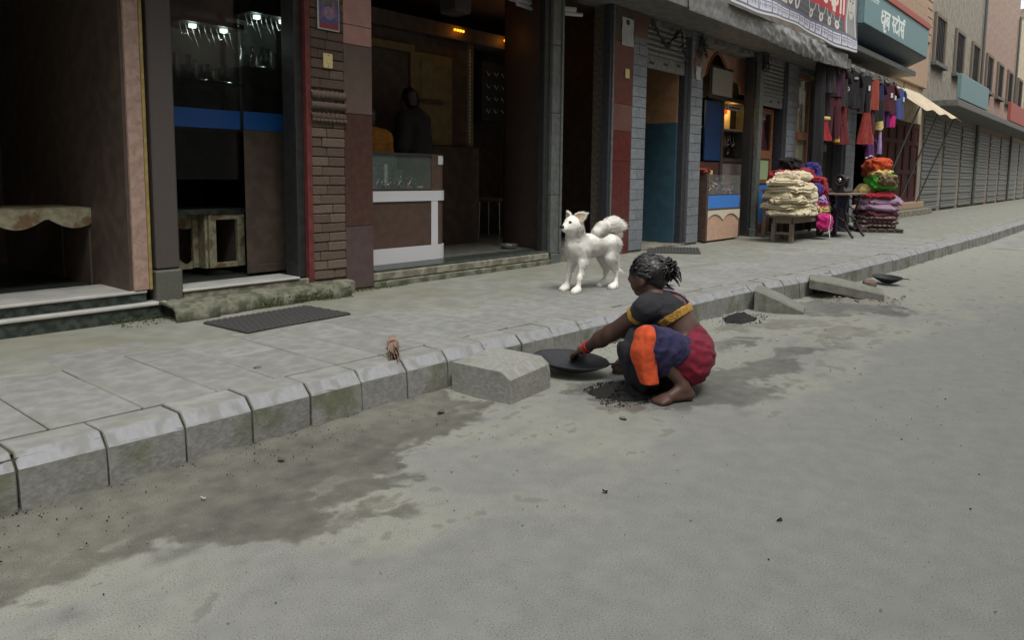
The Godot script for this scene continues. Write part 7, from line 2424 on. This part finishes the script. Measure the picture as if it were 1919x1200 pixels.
	for i in 230:
		var a := R.randf_range(-1.6, 1.6)
		var fwd := R.randf_range(-0.25, 1.0)
		var dirn := (hu * cos(a) + hs * sin(a) + hf * fwd * 0.75).normalized()
		var p0 := head + hu * 0.03 - hf * 0.01 + dirn * 0.088
		var p2 := knot + Vector3(R.randf_range(-0.03, 0.03), R.randf_range(-0.03, 0.035), R.randf_range(-0.03, 0.03))
		var hc := head + hu * 0.026 - hf * 0.01
		var m1 := hc + (p0.lerp(p2, 0.4) - hc).normalized() * R.randf_range(0.096, 0.108)
		var m2 := hc + (p0.lerp(p2, 0.75) - hc).normalized() * R.randf_range(0.100, 0.122)
		ropes.append([tube([p0 - dirn * 0.006, hc + (p0.lerp(m1, 0.5) - hc).normalized() * 0.100, m1, m2, p2], [0.003, 0.0055, 0.0068, 0.0062, 0.005], 5), Transform3D.IDENTITY])
	for i in 130:
		var d := Vector3(R.randf_range(-1, 1), R.randf_range(-0.8, 1), R.randf_range(-1, 1)).normalized()
		var p0 := knot + d * 0.020
		var sw := d.cross(Vector3(R.randf_range(-1, 1), 1, R.randf_range(-1, 1)).normalized()).normalized()
		var tailn := Vector3(0.02, -0.055, 0.02) * R.randf_range(0.3, 1.25) if i % 3 == 0 else Vector3.ZERO
		ropes.append([tube([p0, knot + d * 0.050 + sw * 0.015, knot + d * 0.054 + sw * 0.042 + tailn * 0.4, knot + d * 0.032 + sw * 0.056 + tailn * 0.8], [0.006, 0.0078, 0.0065, 0.002], 5), Transform3D.IDENTITY])
	obj("hair", join(ropes), "hair", o)


# ------------------------------------------------------------------ signs, posters, switches, wires
func deity_print() -> Image:
	# a framed devotional print reduced to plain shapes: blue ground, pink rings, red foot
	var im := Image.create(96, 128, false, Image.FORMAT_RGB8)
	im.fill(Color(0.30, 0.33, 0.52))
	R.seed = 15
	for i in 30:
		blot(im, oval(R.randf_range(0, 96), R.randf_range(0, 50), R.randf_range(4, 11), R.randf_range(4, 10), 9), Color(0.28 + R.randf() * 0.3, 0.30 + R.randf() * 0.15, 0.28))
	for i in 7:
		for s in [-1.0, 1.0]:
			stroke(im, [Vector2(48 + s * 8, 64 + i), Vector2(48 + s * (20 + i * 2), 50 + i * 6), Vector2(48 + s * (36 + i), 60 + i * 6)], 2.5, Color(0.58, 0.38, 0.46), true)
	for i in 4:
		stroke(im, Array(oval(48, 72, 7 + i * 6, 6 + i * 5, 24)), 2.0, Color(0.72, 0.58, 0.58))
	blot(im, PackedVector2Array([Vector2(0, 104), Vector2(96, 104), Vector2(96, 128), Vector2(0, 128)]), Color(0.55, 0.22, 0.26))
	for i in 12:
		blot(im, oval(8 + i * 7.4, 106, 4, 5, 8), Color(0.36, 0.32, 0.5))
	return im


func notice_print() -> Image:
	var im := Image.create(64, 96, false, Image.FORMAT_RGB8)
	im.fill(Color(0.72, 0.72, 0.70))
	R.seed = 16
	blot(im, oval(30, 14, 12, 10), Color(0.2, 0.2, 0.22))
	for i in 40:
		var x := R.randf_range(4, 60)
		stroke(im, [Vector2(x, R.randf_range(24, 60)), Vector2(x + R.randf_range(-2, 2), R.randf_range(50, 92))], R.randf_range(1, 3), Color(0.55, 0.56, 0.58).lightened(R.randf() * 0.4))
	return im


func banner_print() -> Image:
	# jewellery advert: grey ground, ornaments, a red panel with a word, a drawn face, a strip of boxed words
	var im := Image.create(1000, 280, false, Image.FORMAT_RGB8)
	im.fill(Color(0.34, 0.34, 0.36))
	var pale := Color(0.80, 0.79, 0.76)
	for i in 9:
		stroke(im, [Vector2(0, 20 + i * 22), Vector2(999, 20 + i * 22)], 4, Color(0.40, 0.40, 0.42))
	# red panel and its word
	blot(im, PackedVector2Array([Vector2(420, 0), Vector2(856, 0), Vector2(856, 158), Vector2(420, 150)]), Color(0.66, 0.20, 0.23))
	write(im, ["u", "dyo", "ga", "bar"], 640, 46, 88, 15, Color(0.88, 0.83, 0.79), 0.06)
	write(im, ["na"], 560, 46, 80, 14, Color(0.88, 0.83, 0.79), 0.06)
	for i in 5:
		stroke(im, [Vector2(450 + i * 18, 100), Vector2(452 + i * 18, 124)], 8, Color(0.80, 0.58, 0.46))
	stroke(im, [Vector2(858, 0), Vector2(858, 110), Vector2(846, 205)], 7, Color(0.78, 0.3, 0.32))
	# ornaments
	blot(im, oval(90, 110, 34, 60), Color(0.66, 0.5, 0.5))
	stroke(im, Array(oval(90, 110, 36, 62, 30)), 4, pale)
	R.seed = 18
	for i in 40:
		blot(im, oval(170 + R.randf_range(-26, 26), 140 + R.randf_range(-60, 50), 3, 3, 7), pale)
	for k in 4:
		stroke(im, [Vector2(230, 40 + k * 34), Vector2(250, 76 + k * 34), Vector2(270, 40 + k * 34)], 5, pale, true)
	blot(im, PackedVector2Array([Vector2(300, 10), Vector2(362, 10), Vector2(362, 205), Vector2(300, 205)]), Color(0.72, 0.70, 0.62))
	for i in 16:
		blot(im, oval(312 + (i % 4) * 14, 40 + int(i / 4.0) * 40, 5, 9, 8), Color(0.5, 0.46, 0.38))
	for k in 2:
		stroke(im, Array(oval(386 + k * 46, 150 + k * 8, 14, 46, 26)), 9, pale)
		blot(im, oval(386 + k * 46, 134, 8, 22), Color(0.70, 0.26, 0.26) if k == 0 else Color(0.3, 0.3, 0.32))
	for k in 4:
		var cx := 560.0 + k * 74.0
		stroke(im, [Vector2(cx - 28, 150), Vector2(cx - 20, 172), Vector2(cx, 190), Vector2(cx + 20, 172), Vector2(cx + 28, 150)], 4, pale, true)
		blot(im, oval(cx, 194, 13 + k * 2, 18), pale)
		blot(im, oval(cx, 192, 6, 9), Color(0.48, 0.46, 0.42))
	# a drawn face in grey tones, veil falling at both sides
	blot(im, PackedVector2Array([Vector2(866, 0), Vector2(985, 0), Vector2(985, 214), Vector2(850, 214)]), Color(0.56, 0.56, 0.56))
	blot(im, oval(922, 78, 40, 66, 30), Color(0.76, 0.75, 0.72))
	for s in [-1.0, 1.0]:
		blot(im, oval(922 + s * 18, 66, 9, 4), Color(0.2, 0.2, 0.2))
		stroke(im, [Vector2(922 + s * 8, 54), Vector2(922 + s * 20, 50), Vector2(922 + s * 30, 56)], 3, Color(0.3, 0.3, 0.3), true)
		stroke(im, [Vector2(922 + s * 38, 30), Vector2(922 + s * 46, 110), Vector2(922 + s * 60, 210)], 9, Color(0.82, 0.82, 0.8), true)
	stroke(im, [Vector2(922, 66), Vector2(918, 92), Vector2(926, 94)], 2, Color(0.5, 0.48, 0.46), true)
	stroke(im, [Vector2(908, 114), Vector2(922, 110), Vector2(936, 114)], 5, Color(0.5, 0.3, 0.3), true)
	# strip of boxed small words along the lower edge
	blot(im, PackedVector2Array([Vector2(0, 214), Vector2(999, 214), Vector2(999, 279), Vector2(0, 279)]), Color(0.42, 0.42, 0.48))
	var x := 6.0
	while x < 960.0:
		var w := R.randf_range(28, 74)
		blot(im, PackedVector2Array([Vector2(x, 226), Vector2(x + w, 226), Vector2(x + w, 262), Vector2(x, 262)]), Color(0.80, 0.80, 0.84))
		stroke(im, [Vector2(x + 4, 233), Vector2(x + w - 4, 233)], 3, Color(0.36, 0.36, 0.44))
		var q := x + 7.0
		while q < x + w - 5.0:
			stroke(im, [Vector2(q, 233), Vector2(q, 254)], 2.5, Color(0.4, 0.4, 0.48))
			stroke(im, [Vector2(q, 240), Vector2(q - 4, 247)], 2.5, Color(0.4, 0.4, 0.48))
			q += R.randf_range(6, 11)
		x += w + 7.0
	stroke(im, [Vector2(0, 272), Vector2(999, 272)], 6, Color(0.82, 0.82, 0.82))
	return im


func store_print() -> Image:
	var im := Image.create(900, 190, false, Image.FORMAT_RGB8)
	im.fill(Color(0.44, 0.555, 0.565))
	R.seed = 19
	for i in 400:
		var p := Vector2(R.randf_range(0, 900), R.randf_range(0, 190))
		stroke(im, [p, p + Vector2(R.randf_range(-14, 14), R.randf_range(4, 20))], 2, Color(0.44, 0.555, 0.565).lightened(R.randf_range(-0.04, 0.05)))
	var white := Color(0.86, 0.89, 0.87)
	var x := write(im, ["dha", "ba"], 200, 66, 88, 15, white)
	write(im, ["sa_half", "ta_o", "sa_r"], x + 30, 66, 88, 15, white)
	# the small line above, too small to read
	var q := 40.0
	stroke(im, [Vector2(36, 30), Vector2(164, 30)], 4, white)
	while q < 160.0:
		stroke(im, [Vector2(q, 30), Vector2(q + R.randf_range(-2, 2), 52)], 3.5, white)
		stroke(im, [Vector2(q, 40), Vector2(q - 7, 48)], 3.5, white)
		q += R.randf_range(12, 20)
	return im


func small_things() -> void:
	var p1 := thing("framed_poster", "framed blue and pink devotional print on the brick pillar", "poster", Vector3(-0.43, 2.165, 0.018))
	box("frame", Vector3(-0.10, -0.125, 0.0), Vector3(0.10, 0.16, 0.012), "paper_white", p1, 0.004)
	obj("print", sheet(func(u: float, v: float): return Vector3(lerpf(-0.088, 0.088, u), lerpf(0.15, -0.113, v), 0.0145), 1, 1, 0.002), printed("deity_print", deity_print()), p1)
	for k in 2:
		var s := thing("switch_box", ["cream switch plate on the brick pillar above the carved courses", "cream switch plate on the maroon tiled pilaster beside the grey-tiled pillar"][k], "switch", [Vector3(-0.44, 1.812, 0.016), Vector3(3.885, 2.185, 0.007)][k])
		box("plate", Vector3(-0.042, -0.055, 0.0), Vector3(0.042, 0.055, 0.014), "cream_plastic", s, 0.004)
		box("rocker", Vector3(-0.012, -0.02, 0.0145), Vector3(0.012, 0.02, 0.019), "cream_plastic", s, 0.002)
		for y in [-0.04, 0.04]:
			obj("screw", lathe([Vector2(0.001, 0), Vector2(0.004, 0.0), Vector2(0.004, 0.002), Vector2(0.001, 0.003)], 10), "iron_black", s, Vector3(0.0, y, 0.014), Vector3(PI * 0.5, 0, 0))
	var p2 := thing("paper_notice", "torn grey paper notice pasted high on the maroon pilaster", "poster", Vector3(3.875, 2.66, 0.012))
	obj("paper", sheet(func(u: float, v: float): return Vector3(lerpf(-0.13, 0.13, u) + 0.006 * sin(v * 9.0), lerpf(0.17, -0.15, v), 0.004 * sin(u * 5.0 + v * 3.0)), 8, 10, 0.002), printed("notice_print", notice_print()), p2)
	# banner hung from the canopy edge, its lower edge curling
	var bn := thing("shop_banner", "printed jewellery advert banner with red panel above the canopy edge", "banner")
	obj("banner_sheet", sheet(func(u: float, v: float):
		var x := lerpf(5.35, 10.75, u)
		var low: float = 0.05 * sin(u * 9.0 + 0.6) * smoothstep(0.7, 1.0, v)
		return Vector3(x, lerpf(4.34, 3.22 + 0.02 * u, v) - low, 0.62 + 0.05 * sin(u * 9.0) * smoothstep(0.5, 1.0, v) + 0.012 * sin(u * 31.0)), 90, 14, 0.004), printed("banner_print", banner_print()), bn)
	for k in 7:
		obj("banner_batten", tube([Vector3(5.4 + k * 0.88, 4.36, 0.56), Vector3(5.4 + k * 0.88, 3.3, 0.56)], [0.015], 6), "bare_wood", bn)
	var b2 := thing("shop_banner", "small pink and white edge of a banner at the top over the first shutter", "banner")
	obj("banner_sheet", sheet(func(u: float, v: float): return Vector3(lerpf(3.6, 5.05, u), lerpf(3.9, 3.21, v), 0.60 + 0.01 * sin(u * 12.0)), 20, 4, 0.004), "tile_pink", b2)
	# store sign board
	var sg := thing("store_sign", "teal sign board with white painted letters over the cloth shop", "sign")
	obj("sign_face", sheet(func(u: float, v: float): return Vector3(lerpf(10.78, 15.9, u), lerpf(4.42, 3.80, v), 0.71), 2, 2, 0.004), printed("store_print", store_print()), sg)
	box("sign_box", Vector3(10.78, 3.79, 0.45), Vector3(15.9, 4.425, 0.705), "teal_board", sg, 0.006)
	box("top_board", Vector3(10.76, 4.428, 0.42), Vector3(15.92, 4.56, 0.74), "red_board", sg, 0.008)
	for k in 3:
		box("upper_board", Vector3(10.78, 4.565 + k * 0.15, 0.4), Vector3(15.9, 4.71 + k * 0.15, 0.70 - 0.02 * k), "tan_wood", sg, 0.01)
	obj("underside", sheet(func(u: float, v: float): return Vector3(lerpf(10.78, 15.9, u), lerpf(3.785, 3.50, v), lerpf(0.70, 0.05, v)), 4, 4, 0.02), "navy_board", sg)
	box("lower_beam", Vector3(10.78, 3.38, -0.06), Vector3(15.9, 3.49, 0.5), "steel_paint", sg, 0.01)
	# crumpled plastic over the canopy edge
	var pl := thing("plastic_sheet", "crumpled grey plastic sheet wrapped over the canopy edge under the banner", "plastic sheet")
	obj("sheet", sheet(func(u: float, v: float):
		var x := lerpf(4.3, 10.4, u)
		var k: float = ridge.get_noise_3d(x * 1.8, v * 0.9, 2.0)
		var big: float = smoothstep(6.2, 7.6, x) * smoothstep(10.4, 9.0, x)
		return Vector3(x + 0.03 * n3.get_noise_2d(x * 3.0, v * 4.0), lerpf(3.19, 2.925 - 0.05 * big, v) + 0.012 * k * big, 0.578 + 0.028 * k * (0.25 + big) + 0.03 * big * sin(PI * v)), 150, 12, 0.004), "plastic_sheet", pl)
	for k in 9:
		var x := 9.3 + k * 0.62
		var hg := thing("plastic_bag", "clear crumpled plastic cover, number %s from the left above the hanging clothes" % ["one", "two", "three", "four", "five", "six", "seven", "eight", "nine"][k], "plastic cover", Vector3(x, 2.98, 0.46), 0.0, "plastic covers above the hanging clothes")
		obj("cover", lump(Vector3(0.15, 0.12, 0.08), 200 + k, 0.35, 2.4, 0.8, 20, 12), "plastic_sheet", hg)
	# black garland and tangled wires
	var ga := thing("black_garland", "withered dark garland hanging in a V before the half-open shutter", "garland")
	var pts := [Vector3(4.42, 2.90, 0.03), Vector3(4.58, 2.74, 0.03), Vector3(4.78, 2.62, 0.03), Vector3(4.98, 2.76, 0.03), Vector3(5.16, 2.90, 0.03), Vector3(5.24, 2.66, 0.03), Vector3(5.40, 2.50, 0.0)]
	obj("string", tube(pts, [0.012], 6), "iron_black", ga)
	R.seed = 25
	for i in 46:
		var t := R.randf() * 5.98
		var q: Vector3 = pts[int(t)].lerp(pts[int(t) + 1], t - int(t))
		obj("dry_leaf", lump(Vector3(0.05, 0.03, 0.02), 300 + i % 6, 0.3, 2.0, 0.9, 8, 6), "iron_black", ga, q + Vector3(R.randf_range(-0.025, 0.025), R.randf_range(-0.03, 0.015), R.randf_range(-0.01, 0.02)), Vector3(R.randf() * 6.0, R.randf() * 6.0, R.randf() * 6.0))
	for g in [["wire_tangle", "tangled dark wires and dry garland at the top of the second grey pillar", Vector3(5.78, 2.82, 0.05), 21], ["wire_tangle", "tangled wires at the top of the steel post left of the second shutter", Vector3(7.86, 2.86, 0.10), 22]]:
		var w := thing(g[0], g[1], "wires", g[2])
		R.seed = g[3]
		for i in 9:
			var c := []
			for k in 6:
				c.append(Vector3(R.randf_range(-0.14, 0.14), R.randf_range(-0.22, 0.10), R.randf_range(-0.03, 0.04)))
			obj("wire", tube(c, [0.006], 5), "iron_black" if i % 3 else "steel_paint", w)
	var pm := thing("pasted_paper", "torn reddish and white papers pasted on the second grey-tiled pillar", "poster", Vector3(5.72, 2.42, 0.012))
	obj("paper", sheet(func(u: float, v: float): return Vector3(lerpf(-0.10, 0.10, u) + 0.02 * sin(v * 7.0), lerpf(0.28, -0.04, v), 0.003 * sin(u * 6.0)), 6, 8, 0.002), "maroon_pale", pm)
	obj("paper", sheet(func(u: float, v: float): return Vector3(lerpf(-0.06, 0.08, u) + 0.01 * sin(v * 9.0), lerpf(0.06, -0.12, v), 0.006 + 0.003 * sin(u * 6.0)), 6, 8, 0.002), "paper_white", pm)
	# display kiosk of the jewellery shop
	var k := thing("display_kiosk", "small peach display counter with blue band and scalloped cream trim before the jewellery shop", "counter")
	box("side_panel", Vector3(6.06, 0.03, -0.24), Vector3(6.115, 1.0, 0.05), "kiosk_brown", k, 0.004)
	box("side_panel", Vector3(7.23, 0.03, -0.24), Vector3(7.26, 0.70, 0.045), "kiosk_brown", k, 0.004)
	box("body", Vector3(6.1155, 0.03, -0.24), Vector3(7.2295, 0.475, 0.035), "kiosk_peach", k, 0.004)
	box("foot", Vector3(6.10, 0.0, -0.2), Vector3(7.2, 0.029, -0.02), "kiosk_brown", k, 0.004)
	box("ledge", Vector3(6.1155, 0.4755, -0.24), Vector3(7.2295, 0.50, 0.05), "kiosk_brown", k, 0.004)
	box("blue_band", Vector3(6.1155, 0.5005, -0.24), Vector3(7.2295, 0.695, 0.04), "kiosk_blue", k, 0.004)
	box("case_floor", Vector3(6.1155, 0.6955, -0.24), Vector3(7.2295, 0.715, 0.042), "kiosk_brown", k, 0.003)
	box("glass_front", Vector3(6.1155, 0.715, 0.03), Vector3(7.2295, 0.99, 0.034), "glass", k, 0.0)
	box("glass_end", Vector3(7.2296, 0.715, -0.23), Vector3(7.2336, 0.99, 0.03), "glass", k, 0.0)
	box("glass_top", Vector3(6.1155, 0.9905, -0.24), Vector3(7.2336, 0.995, 0.036), "glass", k, 0.0)
	var sp := PackedVector2Array([Vector2(6.118, 0.474)])
	for i in 33:
		var t := i / 32.0
		sp.append(Vector2(lerpf(6.118, 7.228, t), 0.315 + 0.10 * pow(absf(sin(t * PI * 2.0 + 0.22)), 0.7)))
	sp.append(Vector2(7.228, 0.474))
	obj("scalloped_trim", prism(sp, 0.014), "kiosk_cream", k, Vector3(0, 0, 0.0355))
	R.seed = 41
	for i in 22:
		var q := Vector3(R.randf_range(6.2, 7.15), 0.72 + R.randf_range(0.0, 0.12), R.randf_range(-0.18, 0.0))
		obj("bangle", tube(loop(q, Vector3(R.randf_range(-1, 1), R.randf_range(0.2, 1), R.randf_range(-1, 1)).normalized(), R.randf_range(0.03, 0.05), 14), [0.006], 6), ["chrome", "cloth_lilac", "ochre"][i % 3], k)
	var oc := thing("orange_cloth", "crumpled orange cloth lying on top of the display counter's brown side", "cloth", Vector3(6.20, 0.998, -0.1), 0.4)
	obj("cloth", lump(Vector3(0.34, 0.09, 0.2), 70, 0.4, 2.2, 0.8, 26, 14), "cloth_rust", oc)
	box("label_block", Vector3(0.02, 0.0, 0.10), Vector3(0.16, 0.06, 0.14), "cream_plastic", oc, 0.004)
